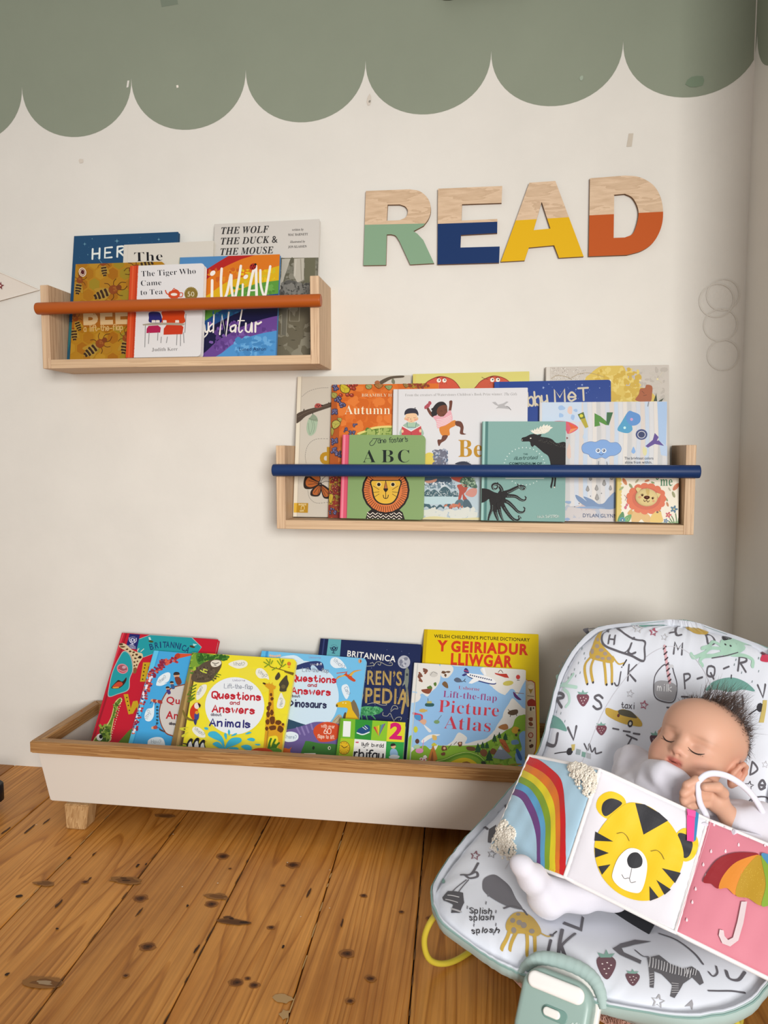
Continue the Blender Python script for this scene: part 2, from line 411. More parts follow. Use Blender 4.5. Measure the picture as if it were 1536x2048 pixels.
# ---- floor of old pine boards
def floor_mat():
    m = bpy.data.materials.new('pine_boards'); m.use_nodes = True; nt = m.node_tree; b = nt.nodes['Principled BSDF']; L = nt.links.new; N = nt.nodes.new
    at = N('ShaderNodeAttribute'); at.attribute_name = 'Col'
    sp = N('ShaderNodeSeparateColor'); L(at.outputs['Color'], sp.inputs[0])
    tc = N('ShaderNodeTexCoord')
    off = N('ShaderNodeCombineXYZ'); mm = N('ShaderNodeMath'); mm.operation = 'MULTIPLY'; mm.inputs[1].default_value = 37; L(sp.outputs[0], mm.inputs[0]); L(mm.outputs[0], off.inputs[2]); L(mm.outputs[0], off.inputs[1])
    va = N('ShaderNodeVectorMath'); va.operation = 'ADD'; L(tc.outputs['Object'], va.inputs[0]); L(off.outputs[0], va.inputs[1])
    def noise(scale, detail, dist=0, rough=.5):
        mp = N('ShaderNodeMapping'); mp.inputs['Scale'].default_value = scale; mp.inputs['Rotation'].default_value = (0, 0, -.042); L(va.outputs[0], mp.inputs['Vector'])
        n = N('ShaderNodeTexNoise'); n.inputs['Scale'].default_value = 1; n.inputs['Detail'].default_value = detail; n.inputs['Distortion'].default_value = dist; n.inputs['Roughness'].default_value = rough
        L(mp.outputs[0], n.inputs['Vector']); return n.outputs['Fac'], mp
    g, _ = noise((9.5, .55, 1), 1.0, .12)
    mu = N('ShaderNodeMath'); mu.operation = 'MULTIPLY'; mu.inputs[1].default_value = 21; L(g, mu.inputs[0])
    pp = N('ShaderNodeMath'); pp.operation = 'FRACT'; L(mu.outputs[0], pp.inputs[0])
    fine, _ = noise((260, 4, 1), 4)
    blot, _ = noise((5, 2.2, 1), 5, .3, .6)
    r1 = N('ShaderNodeValToRGB'); els = r1.color_ramp.elements
    els[0].position = 0; els[0].color = lin('bb8440'); els[1].position = 1; els[1].color = lin('b47c36')
    x = els.new(.45); x.color = lin('bd8744'); x = els.new(.82); x.color = lin('ae7632'); x = els.new(.93); x.color = lin('9a6428')
    L(pp.outputs[0], r1.inputs[0])
    m1 = N('ShaderNodeMix'); m1.data_type = 'RGBA'; m1.blend_type = 'MULTIPLY'; m1.inputs[0].default_value = .8; L(r1.outputs[0], m1.inputs[6])
    r2 = N('ShaderNodeValToRGB'); r2.color_ramp.elements[0].color = (.70, .66, .60, 1); r2.color_ramp.elements[1].color = (1.08, 1.06, 1.02, 1); r2.color_ramp.elements[0].position = .3; r2.color_ramp.elements[1].position = .7
    L(fine, r2.inputs[0]); L(r2.outputs[0], m1.inputs[7])
    m2 = N('ShaderNodeMix'); m2.data_type = 'RGBA'; m2.blend_type = 'MULTIPLY'; m2.inputs[0].default_value = 1; L(m1.outputs[2], m2.inputs[6])
    r3 = N('ShaderNodeValToRGB'); r3.color_ramp.elements[0].color = (.76, .62, .48, 1); r3.color_ramp.elements[1].color = (1.27, 1.21, 1.10, 1); r3.color_ramp.elements[0].position = .28; r3.color_ramp.elements[1].position = .62
    L(blot, r3.inputs[0]); L(r3.outputs[0], m2.inputs[7])
    # board tint from the second channel
    m3 = N('ShaderNodeMix'); m3.data_type = 'RGBA'; m3.blend_type = 'MULTIPLY'; m3.inputs[0].default_value = 1; L(m2.outputs[2], m3.inputs[6])
    cb = N('ShaderNodeCombineColor'); L(sp.outputs[1], cb.inputs[0]); L(sp.outputs[1], cb.inputs[1]); L(sp.outputs[2], cb.inputs[2]); L(cb.outputs[0], m3.inputs[7])
    L(m3.outputs[2], b.inputs['Base Color'])
    b.inputs['Roughness'].default_value = .42; b.inputs['Specular IOR Level'].default_value = .35
    bp = N('ShaderNodeBump'); bp.inputs['Strength'].default_value = .2; bp.inputs['Distance'].default_value = .0006; L(fine, bp.inputs['Height']); L(bp.outputs[0], b.inputs['Normal'])
    return m
M_FLOOR = floor_mat(); M_PRINTM = mat('floor_marks', .55, vcol=True, spec=.2)
SL = -.045
edges = [-2.72, -2.54, -2.35, -2.17, -1.99, -1.80, -1.62, -1.43, -1.245, -1.055, -.869, -.694, -.4975, -.32, -.142, .04, .225, .41, .6, .78, .97, 1.15, 1.34, 1.52, 1.71, 1.9, 2.08]
tint = {10: .99, 11: .93, 12: 1.05, 13: 1.02, 14: .88, 15: .74, 16: .72, 9: 1.05, 8: 1.0}  # boards around the bouncer darker: shade there is put into their tint
mb = MB()
mb.box((-3.2, -4.2, -.06), (3.0, .05, -.012), '2a1a0d', 1)
for i in range(len(edges)-1):
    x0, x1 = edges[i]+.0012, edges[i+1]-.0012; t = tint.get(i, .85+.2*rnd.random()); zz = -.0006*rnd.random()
    bm = bmesh.new(); bmesh.ops.create_cube(bm, size=1)
    for v in bm.verts:
        y = .0 if v.co.y > 0 else -4.2; v.co = Vector(((x1 if v.co.x > 0 else x0)+SL*y, y, zz if v.co.z > 0 else -.02))
    bmesh.ops.bevel(bm, geom=[q for q in bm.edges if abs(q.verts[0].co.y-q.verts[1].co.y) > 1 and q.verts[0].co.z > -.01], offset=.0015, segments=1, affect='EDGES')
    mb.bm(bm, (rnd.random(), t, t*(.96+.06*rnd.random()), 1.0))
# knots, nail holes and scuffs in the boards
a = Art(mb, lambda u, v, k: (u, v, k), h0=5e-5, dz=1e-5, mi=1)
def knot(x, y, r, el=1.0, d=0):
    a.blobs([(x, y, r*1.9, r*1.5*el)], '8b5a2b', 14, .15); a.blobs([(x, y, r*1.35, r*1.1*el)], '6d4220', 14, .15); a.blobs([(x, y, r*.95, r*.75*el)], '4d2c15', 12, .2); a.blobs([(x+.001, y, r*.4, r*.3)], '2f1b0e', 8, .3)
for x, y, r in ((-.537, -.349, .008), (-.638, -.509, .008), (-.5, -.507, .007), (-.563, -.635, .008), (-.386, -.695, .007), (-.356, -.697, .005), (-.371, -.684, .003), (-.385, -.36, .008), (-.226, -.605, .007), (-.226, -.442, .004), (-.371, -.557, .004), (-.385, -.432, .003), (-.178, -.657, .005), (-.15, -.481, .003), (-.096, -.492, .005), (-.201, -.709, .004), (-.768, -.475, .004), (-.506, -.391, .002), (-.565, -.706, .003)): knot(x, y, r)
for x, y, rx, ry in ((-.692, -.459, .026, .008), (-.844, -.491, .018, .006), (-.73, -.206, .02, .006), (-.498, -.484, .02, .006), (-.684, -.739, .03, .008)):
    a.blobs([(x, y, rx*1.25, ry*1.5)], '8a5e30', 16, .2); a.blobs([(x+.003, y, rx*.8, ry)], '6f4824', 14, .3)
a.blobs([(-.692, -.459, .012, .003), (-.70, -.453, .008, .002)], '46290f', 10, .3); a.blobs([(-.684, -.739, .014, .004)], '9a8264', 12, .4)
a.blobs([(-.44, -.552, .030, .008)], '6f4824', 16, .2); a.blobs([(-.44, -.552, .025, .0055), (-.455, -.541, .010, .003)], '56351b', 14, .25); a.blobs([(-.422, -.551, .009, .003), (-.448, -.544, .006, .002)], '2c180b', 10, .3)
a.blobs([(-.866, -.535, .006, .005), (-.846, -.402, .003, .005), (-.694, -.408, .003, .007), (-.754, -.73, .004, .004), (-.478, -.63, .002, .010), (-.74, -.614, .003, .003), (-.541, -.519, .002, .004), (-.336, -.604, .002, .004), (-.68, -.40, .002, .004)], '2e1a0d', 8, .35)
a.blobs([(-.779, -.547, .003, .012), (-.804, -.38, .002, .008), (-.765, -.465, .002, .006), (-.999, -.305, .003, .02), (-.982, -.266, .002, .014), (-1.046, -.318, .003, .014), (-.90, -.245, .002, .01), (-.62, -.55, .002, .014), (-.33, -.45, .002, .016), (-.25, -.53, .002, .012)], '4a2c14', 9, .4)
a.blobs([(-.303, -.719, .014, .010), (-.292, -.75, .008, .009)], 'ab8a5e', 12, .25)
a.blobs([(-1.035, -.083, .008, .002), (-1.02, -.09, .004, .0015)], 'd9c6a4', 7, .5)
a.dots([(-.575, -.464, 1), (-.512, -.443, 1), (-.398, -.354, 1), (-.995, -.285, 1), (-.675, -.281, 1), (-.307, -.368, .8), (-.327, -.521, .8), (-.281, -.489, .8)], .0015, 'dccbae')
# pale dust and splinters caught in the gaps
for k in range(len(edges)):
    x0 = edges[k]
    if -.9 < x0 < -.1: a.blobs([(x0+SL*y+.001, y, .0012, .006+.02*rnd.random()) for y in [-.2-.07*j-.05*rnd.random() for j in range(9)]], ('3a2411', 'b08c5a', '5a3a1c')[k % 3], 8, .4)
tag(mb.build('floor', [M_FLOOR, M_PRINTM]), kind='structure')

# ================================================================== SHELVES
M_ASHZ = wood('ash_upright', 'b08f70', 'd9bb98', (95, 95, 1.6), .55, 7)
M_ASHX = wood('ash_board', 'b89978', 'd6b894', (1.5, 95, 95), .55, 6)
def shelf(x0, x1, z0, zrail, rcol, label, rl):
    D_, th = .125, .0205; z1 = z0+.192 if z0 > .8 else z0+.189
    root = empty('picture_ledge_shelf', ((x0+x1)/2, 0, z0)); tag(root, label, 'shelf', 'wall shelves with a coloured rail')
    c = root.location
    def loc(p): return (p[0]-c.x, p[1], p[2]-c.z)
    for sx in (0, 1):
        m = MB(); xa = x0 if sx == 0 else x1-th
        m.box(loc((xa, -D_, z0)), loc((xa+th, 0, z1)), bev=.0012); o = m.build('end_panel', M_ASHZ, root)
    m = MB(); m.box(loc((x0+th, -D_, z0)), loc((x1-th, 0, z0+.0204)), bev=.001); m.build('base_board', M_ASHX, root)
    m = MB(); r = .0138
    pts = [loc((x, -D_-.0065, zrail)) for x in (x0-.0055, x0-.0045, x0-.002, x1+.003, x1+.0055, x1+.0062)]
    m.tube(pts, [r*.86, r*.97, r, r, r*.97, r*.86], rcol, 28); o = m.build('rail', mat('rail_paint_'+rcol, .42, rcol, .25, (60, .1, .001)), root); o['label'] = rl
    return root
shelf(-1.0415, -.3775, 1.0268, 1.1637, 'a9531a', 'pale wooden wall shelf with an orange rail, holding six books', 'orange painted round rail')
shelf(-.4797, .4262, .6575, .791, '16315f', 'pale wooden wall shelf with a navy blue rail, the longer and lower one', 'navy blue painted round rail')

# ================================================================== LETTERS
M_LET = {}
def letter(ch, outer, hole, zp, xr, pcol, label):
    """plywood letter 9 mm thick; the lower part is painted up to zp[0] (left) .. zp[1] (right)"""
    x0 = min(p[0] for p in outer); z0 = min(p[1] for p in outer)
    def sm(pts):   # round off the runs marked as curves (third value)
        out = []; i = 0; n = len(pts)
        run = []
        for p in pts:
            if len(p) > 2: run.append(p[:2])
            else:
                if run: out += cr_spline(run, 5); run = []
                out.append(p)
        if run: out += cr_spline(run, 5)
        return out
    outer = sm(outer); hole = sm(hole) if hole else None
    def clip(pts, sign):
        q = []
        f = lambda p: sign*(p[1]-(zp[0]+(zp[1]-zp[0])*(p[0]-xr[0])/(xr[1]-xr[0])))
        for i in range(len(pts)):
            a_, b_ = pts[i], pts[(i+1) % len(pts)]; da, db = f(a_), f(b_)
            if da >= 0: q.append(a_)
            if (da < 0) != (db < 0): k = da/(da-db); q.append((a_[0]+(b_[0]-a_[0])*k, a_[1]+(b_[1]-a_[1])*k))
        return q
    m = MB(); th = -.0085; y0 = 0
    loops = [outer]+([hole] if hole else [])
    tr = tessellate_polygon([[Vector((p[0], p[1], 0)) for p in lp] for lp in loops]); allp = [p for lp in loops for p in lp]
    for sign, col in ((1, 'd0ae88'), (-1, pcol)):
        for t in tr:
            q = clip([allp[i] for i in t], sign)
            if len(q) < 3: continue
            ar = sum(q[i][0]*q[(i+1) % len(q)][1]-q[(i+1) % len(q)][0]*q[i][1] for i in range(len(q)))
            if ar < 0: q = q[::-1]
            m.add([((p[0]-x0)/1000, th, (p[1]-z0)/1000) for p in q], [list(range(len(q)))], col, 0 if sign > 0 else 1)
    for lp in loops:
        n = len(lp)
        for i in range(n):
            p, q = lp[i], lp[(i+1) % n]
            m.add([((p[0]-x0)/1000, y0, (p[1]-z0)/1000), ((q[0]-x0)/1000, y0, (q[1]-z0)/1000), ((q[0]-x0)/1000, th, (q[1]-z0)/1000), ((p[0]-x0)/1000, th, (p[1]-z0)/1000)], [[0, 1, 2, 3]], '8a6238', 2)
    o = m.build('letter_'+ch.lower(), [wood('birch_ply', 'bc9f7f', 'd3b798', (9, 9, 55), .5, 4), mat('letter_paint', .6, vcol=True, spec=.12, bump=(90, .12, .001)), mat('ply_edge', .7, '7d5a38')])
    o.location = (x0/1000, 0, z0/1000); tag(o, label, 'letter', 'wooden letters on the wall')
    return o
letter('R', [(-292, 1434), (-190, 1433, 1), (-166, 1427, 1), (-147, 1409, 1), (-141, 1386, 1), (-146, 1366, 1), (-158, 1350, 1), (-181, 1339), (-172, 1333, 1), (-158, 1318, 1), (-133, 1265), (-188, 1264), (-213, 1317, 1), (-222, 1330, 1), (-233, 1334, 1), (-243, 1334), (-245, 1265), (-298, 1266)],
       [(-241, 1401), (-212, 1400, 1), (-199, 1394, 1), (-194, 1383, 1), (-199, 1371, 1), (-213, 1365, 1), (-243, 1365)], (1358, 1355), (-294, -157), '7f9d80', 'wooden letter R with a sage green lower half')
letter('E', [(-125, 1431), (20, 1430), (19, 1393), (-70, 1394), (-71, 1358), (10, 1358), (10, 1327), (-72, 1326), (-73, 1298), (16, 1297), (15, 1261), (-125, 1262)], None, (1353, 1352), (-124, 10), '16315f', 'wooden letter E with a navy blue lower half')
letter('A', [(80, 1434), (137, 1435), (202, 1268), (148, 1267), (137, 1295), (81, 1292), (72, 1264), (19, 1263)], [(108, 1391), (128, 1332), (91, 1330)], (1353, 1355), (50, 169), 'd6a912', 'wooden letter A with a yellow lower half')
letter('D', [(212, 1437), (287, 1439, 1), (318, 1434, 1), (347, 1416, 1), (364, 1388, 1), (370, 1354, 1), (366, 1322, 1), (351, 1293, 1), (327, 1276, 1), (296, 1268, 1), (213, 1268)], [(265, 1399), (288, 1400, 1), (304, 1391, 1), (315, 1372, 1), (318, 1354, 1), (314, 1331, 1), (306, 1313, 1), (290, 1306, 1), (266, 1306)], (1357, 1358), (212, 370), 'b4531f', 'wooden letter D with a burnt orange lower half')

# ================================================================== BOOK TROUGH
M_OAK = wood('oak_rim', '8a5f35', 'b48a58', (2.2, 70, 70), .45, 7)
M_OAKY = wood('oak_rim_side', '8a5f35', 'b48a58', (70, 2.2, 70), .45, 7)
M_OAKZ = wood('oak_leg', '9a7145', 'c29c6c', (70, 70, 4), .5, 6)
M_WHITE = mat('white_lacquer', .42, 'd3cabe', .25, (12, .05, .001))
X0, X1, YF, YB, ZT = -1.003, .18, -.287, -.012, .193
tr_ = empty('book_trough', ((X0+X1)/2, -.15, 0)); tag(tr_, 'low white wooden book trough with an oak rim on short oak legs', 'book trough')
oc = Vector(tr_.location)
def lo(x, y, z): return Vector((x, y, z))-oc
m = MB(); RW, RH = .024, .0265
def rimbar(p, q, r, s, mi):   # mitred bar from four plan points
    bm = bmesh.new(); lowv = [bm.verts.new(lo(a_[0], a_[1], ZT-RH)) for a_ in (p, q, r, s)]; hi = [bm.verts.new(lo(a_[0], a_[1], ZT)) for a_ in (p, q, r, s)]
    bm.faces.new(lowv[::-1]); bm.faces.new(hi)
    for i in range(4): bm.faces.new([lowv[i], lowv[(i+1) % 4], hi[(i+1) % 4], hi[i]])
    bmesh.ops.recalc_face_normals(bm, faces=list(bm.faces))
    bmesh.ops.bevel(bm, geom=list(bm.edges), offset=.002, segments=2, affect='EDGES'); m.bm(bm, 'fff', mi)
rimbar((X0, YF), (X1, YF), (X1-RW, YF+RW), (X0+RW, YF+RW), 0); rimbar((X0, YB), (X0+RW, YB-RW), (X1-RW, YB-RW), (X1, YB), 0)
rimbar((X0, YF), (X0+RW, YF+RW), (X0+RW, YB-RW), (X0, YB), 1); rimbar((X1, YF), (X1, YB), (X1-RW, YB-RW), (X1-RW, YF+RW), 1)
m.build('rim', [M_OAK, M_OAKY], tr_)
def slab(name, q8, bev=.002):   # 4 bottom + 4 top points
    bm = bmesh.new(); v = [bm.verts.new(lo(*p)) for p in q8]
    for f in ((3, 2, 1, 0), (4, 5, 6, 7), (0, 1, 5, 4), (1, 2, 6, 5), (2, 3, 7, 6), (3, 0, 4, 7)): bm.faces.new([v[i] for i in f])
    bmesh.ops.recalc_face_normals(bm, faces=list(bm.faces)); bmesh.ops.bevel(bm, geom=list(bm.edges), offset=bev, segments=2, affect='EDGES')
    mm = MB(); mm.bm(bm); return mm.build(name, M_WHITE, tr_)
zt, zb_ = ZT-RH, .0515; xt, xb = X0+.011, X0+.034; yt, yb = -.277, -.272; w = .012
xrt, xrb = X1-.011, X1-.034
slab('front_panel', [(xb, yb, zb_), (xrb, yb, zb_), (xrb, yb+w, zb_), (xb, yb+w, zb_), (xt, yt, zt), (xrt, yt, zt), (xrt, yt+w, zt), (xt, yt+w, zt)], .003)
slab('back_panel', [(xb, -.035, zb_), (xrb, -.035, zb_), (xrb, -.023, zb_), (xb, -.023, zb_), (xt, -.033, zt), (xrt, -.033, zt), (xrt, -.021, zt), (xt, -.021, zt)])
slab('side_panel', [(xb, yb+w, zb_), (xb+w, yb+w, zb_), (xb+w, -.035, zb_), (xb, -.035, zb_), (xt, yt+w, zt), (xt+w, yt+w, zt), (xt+w, -.033, zt), (xt, -.033, zt)])
slab('side_panel', [(xrb-w, yb+w, zb_), (xrb, yb+w, zb_), (xrb, -.035, zb_), (xrb-w, -.035, zb_), (xrt-w, yt+w, zt), (xrt, yt+w, zt), (xrt, -.033, zt), (xrt-w, -.033, zt)])
slab('bottom_panel', [(xb+w, yb+w,   .066), (xrb-w, yb+w,   .066), (xrb-w, -.035, .066), (xb+w, -.035, .066), (xb+w, yb+w, .079), (xrb-w, yb+w, .079), (xrb-w, -.035, .079), (xb+w, -.035, .079)])
for lx, ly, sx, sy in ((-.9, -.262, -1, -1), (-.9, -.05, -1, 1), (X1-.1, -.262, 1, -1), (X1-.1, -.05, 1, 1)):
    bm = bmesh.new(); tw = .029; bw = .0225
    tc_ = Vector((lx, ly, .0515)); bc = Vector((lx-.002*sx if sx < 0 else lx+.002, ly+.008*sy, 0))
    vs_ = []
    for cc, ww in ((bc, bw), (tc_, tw)):
        for dx, dy in ((-1, -1), (1, -1), (1, 1), (-1, 1)): vs_.append(bm.verts.new(lo(cc.x+dx*ww, cc.y+dy*.02, cc.z)))
    for f in ((3, 2, 1, 0), (4, 5, 6, 7), (0, 1, 5, 4), (1, 2, 6, 5), (2, 3, 7, 6), (3, 0, 4, 7)): bm.faces.new([vs_[i] for i in f])
    bmesh.ops.bevel(bm, geom=list(bm.edges), offset=.002, segments=2, affect='EDGES')
    mm = MB(); mm.bm(bm); mm.build('leg', M_OAKZ, tr_)

# ================================================================== BUNTING FLAG at the left edge, black foot on the floor
mb = MB(); n = 14; V = []; F = []
A_, B_, Tp = Vector((-1.238, 0, 1.2875)), Vector((-1.238, 0, 1.2105)), Vector((-1.1205, 0, 1.2365))
for i in range(n+1):
    f = i/n
    for j in range(7):
        g = j/6; L_ = A_.lerp(B_, g); p = L_.lerp(Tp, f); p.y = -.0035-.0022*math.sin(f*5+g*2)*(1-f)
        V.append(p)
for i in range(n):
    for j in range(6): F.append([i*7+j, i*7+j+1, (i+1)*7+j+1, (i+1)*7+j])
mb.add(V, F, 'd9d0c4', 0, True); mb.add([p+Vector((0, .0016, 0)) for p in V], [f[::-1] for f in F], 'd9d0c4', 0, True)
fl = empty('bunting_flag', (0, 0, 0)); tag(fl, 'cream pennant bunting flag with a dark red star, beside the upper shelf', 'bunting flag')
mb.build('flag_cloth', mat('cotton', .9, vcol=True, sheen=.3, bump=(500, .15, .0006)), fl)
mb = MB()
for a_, b_ in ((A_, Tp), (B_, Tp)): mb.tube([a_.lerp(b_, k/8)+Vector((0, -.006+.002*k/8, 0)) for k in range(9)], .0013, 'ded6ca', 8)
mb.build('hem', MATS['cotton'], fl)
mb = MB(); a = Art(mb, lambda u, v, k: (u, -.0068-k, v), h0=2e-4); a.star(-1.2245, 1.2485, .0105, '6e2a2c', 1.7, .42); a.star(-1.2245, 1.2485, .006, '8c3a38', 1.7, .45); a.dots([(-1.2242, 1.249)], .0018, 'e8dcd0'); mb.build('star', MATS['cotton'], fl)
mb = MB()
mb.tube([(-1.146, -.235, .022), (-1.146, -.235, .0225), (-1.146, -.235, .058), (-1.146, -.235, .061)], [.028, .031, .031, .028], '15161a', 24)
mb.tube([(-1.146, -.235, 0), (-1.146, -.235, .0225)], [.018, .018], '101114', 20)
o = mb.build('furniture_foot', mat('black_rubber', .5, '14151a')); tag(o, 'black round furniture foot on the floor at the photo edge, beside the white trough', 'furniture foot')
mb = MB(); mb.prism([(-.116, 1.843), (-.10, 1.8415), (.075, 1.8565), (.075, 1.93), (-.116, 1.93)], 1, -.03, -.001, '3c4032', 0, .001)  # plain board standing in for an unidentified dark object
o = mb.build('stand_in_board', mat('dark_board', .6, vcol=True)); tag(o, 'dark green board standing in for an unidentified object, cut off at the photo top', 'stand-in board')
# ================================================================== BOOKS
M_PRINT = mat('printed_board', .38, vcol=True, spec=.22, ink=.86)
M_CLOTH = mat('book_cloth', .75, vcol=True, spec=.2, ink=.9, bump=(900, .12, .0004))
M_PAPER = mat('page_edges', .85, 'e9e2d4', .1)
def book(key, name, label, group, place, sheet, fr, art, kind='hard', col='fff', spine=None, edge=None, m=None, rc=0):
    """place: x, v, y, z, tilt, roll, w, h, t ; fr: sheet corners TL TR BR BL"""
    x, v, y, z, tilt, roll, w, h, t = place
    tl, ro = math.radians(tilt), math.radians(roll)
    up = (t*math.sin(tl)+.0006)/math.cos(tl) if z > .5 else 0      # the lower back edge rests on the board
    v += up; h -= up
    root = empty(name, (x, y+v*math.sin(tl), z+v*math.cos(tl)))
    root.rotation_mode = 'QUATERNION'
    root.rotation_quaternion = (Matrix.Rotation(-tl, 3, 'X') @ Matrix.Rotation(ro, 3, 'Y')).to_quaternion()
    tag(root, label, 'book', group)
    m = m or M_PRINT; ct = {'hard': .0024, 'board': .0012, 'paper': .0005}[kind]
    rc = rc or (.009 if kind == 'board' else .0015)
    def outline(x0, x1, y0, y1, r):
        p = [(x0, y0)]
        p += [(x1-r+r*math.sin(a), y0+r-r*math.cos(a)) for a in [k*math.pi/10 for k in range(6)]]
        p += [(x1-r+r*math.cos(a), y1-r+r*math.sin(a)) for a in [k*math.pi/10 for k in range(6)]]
        return p+[(x0, y1)]
    hg = .0075 if kind == 'hard' else 0
    mb = MB(); mb.prism(outline(0, w, 0, h, rc), 1, 0, ct, col)
    a = Art(mb, lambda u, q, k: (u, -k, q), w, h, None)
    f0 = homography([((p[0]-sheet[0])*sheet[2], (p[1]-sheet[1])*sheet[2]) for p in fr], [(0, h), (w, h), (w, -up), (0, -up)]); a.f = f0
    art(a)
    mb.build('front_cover', m, root)
    mb = MB(); mb.prism(outline(0, w, 0, h, rc), 1, t-ct, t, col); mb.build('back_cover', m, root)
    i = .003 if kind == 'hard' else 0 if kind == 'paper' else .0004
    mb = MB()
    if kind == 'board':
        n = max(4, int((t-2*ct)/.0022)); d = (t-2*ct)/n
        for k in range(n): mb.prism(outline(.001, w-i, i, h-i, rc), 1, ct+k*d+.0001, ct+(k+1)*d-.0001, edge or 'f2ede2')
        mb.build('pages', mat('board_pages', .6, vcol=True), root)
    else:
        mb.prism(outline(.001, w-i, i, h-i, .0006), 1, ct, t-ct, edge or 'ece5d6'); mb.build('pages', mat('paper_pages', .85, vcol=True, bump=(700, .2, .0004)), root)
    mb = MB(); n = 8; V = []; F = []; bul = .0022 if kind != 'paper' else .0006
    for k in range(n+1):
        an = math.pi*k/n; px = -bul*math.sin(an); py = t/2-t/2*math.cos(an)
        V += [(px, py, 0), (px, py, h)]
    for k in range(n): F.append([2*k, 2*k+1, 2*k+3, 2*k+2])
    F += [[2*k for k in range(n+1)], [2*k+1 for k in range(n+1)][::-1]]
    mb.add(V, F, spine or col, 0, False); mb.build('spine', m, root)
    return root
G_L, G_R, G_T = 'picture books on the upper left shelf', 'picture books on the lower right shelf', 'picture books in the floor trough'
def speck(a, x0, y0, x1, y1, n, r, cols):
    for c in cols: a.blobs([(x0+(x1-x0)*rnd.random(), y0+(y1-y0)*rnd.random(), r*(.4+rnd.random()), r*(.4+rnd.random())) for _ in range(n)], c)
def hinge(a, x0, x1, xb0, xb1, ytop, ybot, dark, light=None):
    """pressed joint of a hard cover: thin strip down the left side"""
    a.p([(x0, ytop), (x1, ytop), (xb1, ybot), (xb0, ybot)], dark)
    if light: a.p([(x0-(x1-x0)*1.3, ytop), (x0-(x1-x0)*.4, ytop), (xb0-(x1-x0)*.4, ybot), (xb0-(x1-x0)*1.3, ybot)], light)
# ---- upper left shelf (sheet = crop at 60,420 x2.4774 unless noted)
S1 = (60, 420, 2.4774)
def art(a):
    a.p([(150, 560), (220, 560), (215, 780), (150, 780)], '2f6f73'); a.p([(200, 640), (760, 600), (760, 780), (160, 800)], '25566a')
    a.h('HERE', 306, 244, 50, 9, 'e9ede6', -5, .5, width=222, shear=.12)
    a.h('WE ARE', 306, 330, 50, 9, 'e9ede6', -4, .5, width=300)
    for x, y, r in ((429, 154, 13), (268, 169, 10), (638, 146, 9), (305, 143, 5), (283, 222, 5)):
        a.star(x, y, r, '7fb4c4', 0, .16, 4)
    a.dots([(240+rnd.random()*480, 120+rnd.random()*380) for _ in range(40)], 1.2, '5d90a8')
    a.l([(330, 235), (352, 262), (372, 285)], 1.5, '6fa3b8')
book('here', 'picture_book', 'dark blue night sky picture book lettered HERE, at the back left of the upper shelf', G_L, (-1.0165, .0009, -.065, 1.0472, 9, .2, .2684, .3153, .010), S1, [(147, 472), (357.1, 463.6), (344.6, 724.2), (132.3, 727.2)], art, 'hard', '1f4a6e')
def art(a):
    a.t('The', 518, 255, 46, '16161a', 's', -2, 140); a.t('Big', 520, 330, 46, '16161a', 's', -2, 140)
    a.L([(487, 165), (470, 500)], 2, 'cfc8bb')
book('the', 'picture_book', 'cream picture book with bold black word The, behind the bee book', G_L, (-.8762, 0, -.078, 1.0472, 9, -.2, .2254, .2846, .011), S1, [(248.5, 489.5), (428, 481.4), (419.2, 718), (237.8, 721.8)], art, 'hard', 'd9d2c5')
SB = (130, 500, 8.907)
def bee(a, x, y, r, s=1.0, top=True):
    """striped bee with a rusty thorax, legs and wings"""
    c, d = math.cos(math.radians(r)), math.sin(math.radians(r))
    P = lambda u, v: (x+(u*c-v*d)*s, y+(u*d+v*c)*s)
    for k in (-1, 1):
        a.b([P(40, 20*k), P(-60, 90*k), P(-190, 120*k), P(-170, 60*k), P(-40, 30*k)], 'b0862a')
        a.ll([[P(60, 40*k), P(40, 110*k), P(-10, 140*k)], [P(100, 40*k), P(130, 110*k), P(180, 140*k)], [P(150, 25*k), P(230, 60*k), P(300, 30*k)]], 9*s, '4c2410')
    a.b([P(30, 0), P(0, 55), P(-110, 68), P(-215, 40), P(-245, 0), P(-215, -40), P(-110, -68), P(0, -55)], 'a8893f')
    for u, w in ((-40, 60), (-105, 64), (-165, 56), (-220, 36)):
        a.b([P(u+18, -w), P(u+22, 0), P(u+18, w), P(u-18, w*.9), P(u-12, 0), P(u-18, -w*.9)], '3b2513')
    a.b([P(150, 0), P(120, 60), P(40, 62), P(5, 0), P(40, -62), P(120, -60)], '8a4416'); a.blobs([(*P(80+rnd.random()*50, -30+60*rnd.random()), 16*s, 12*s) for _ in range(7)], '9c5a20')
    a.b([P(215, 0), P(195, 36), P(145, 34), P(130, 0), P(145, -34), P(195, -36)], '7a3c16')
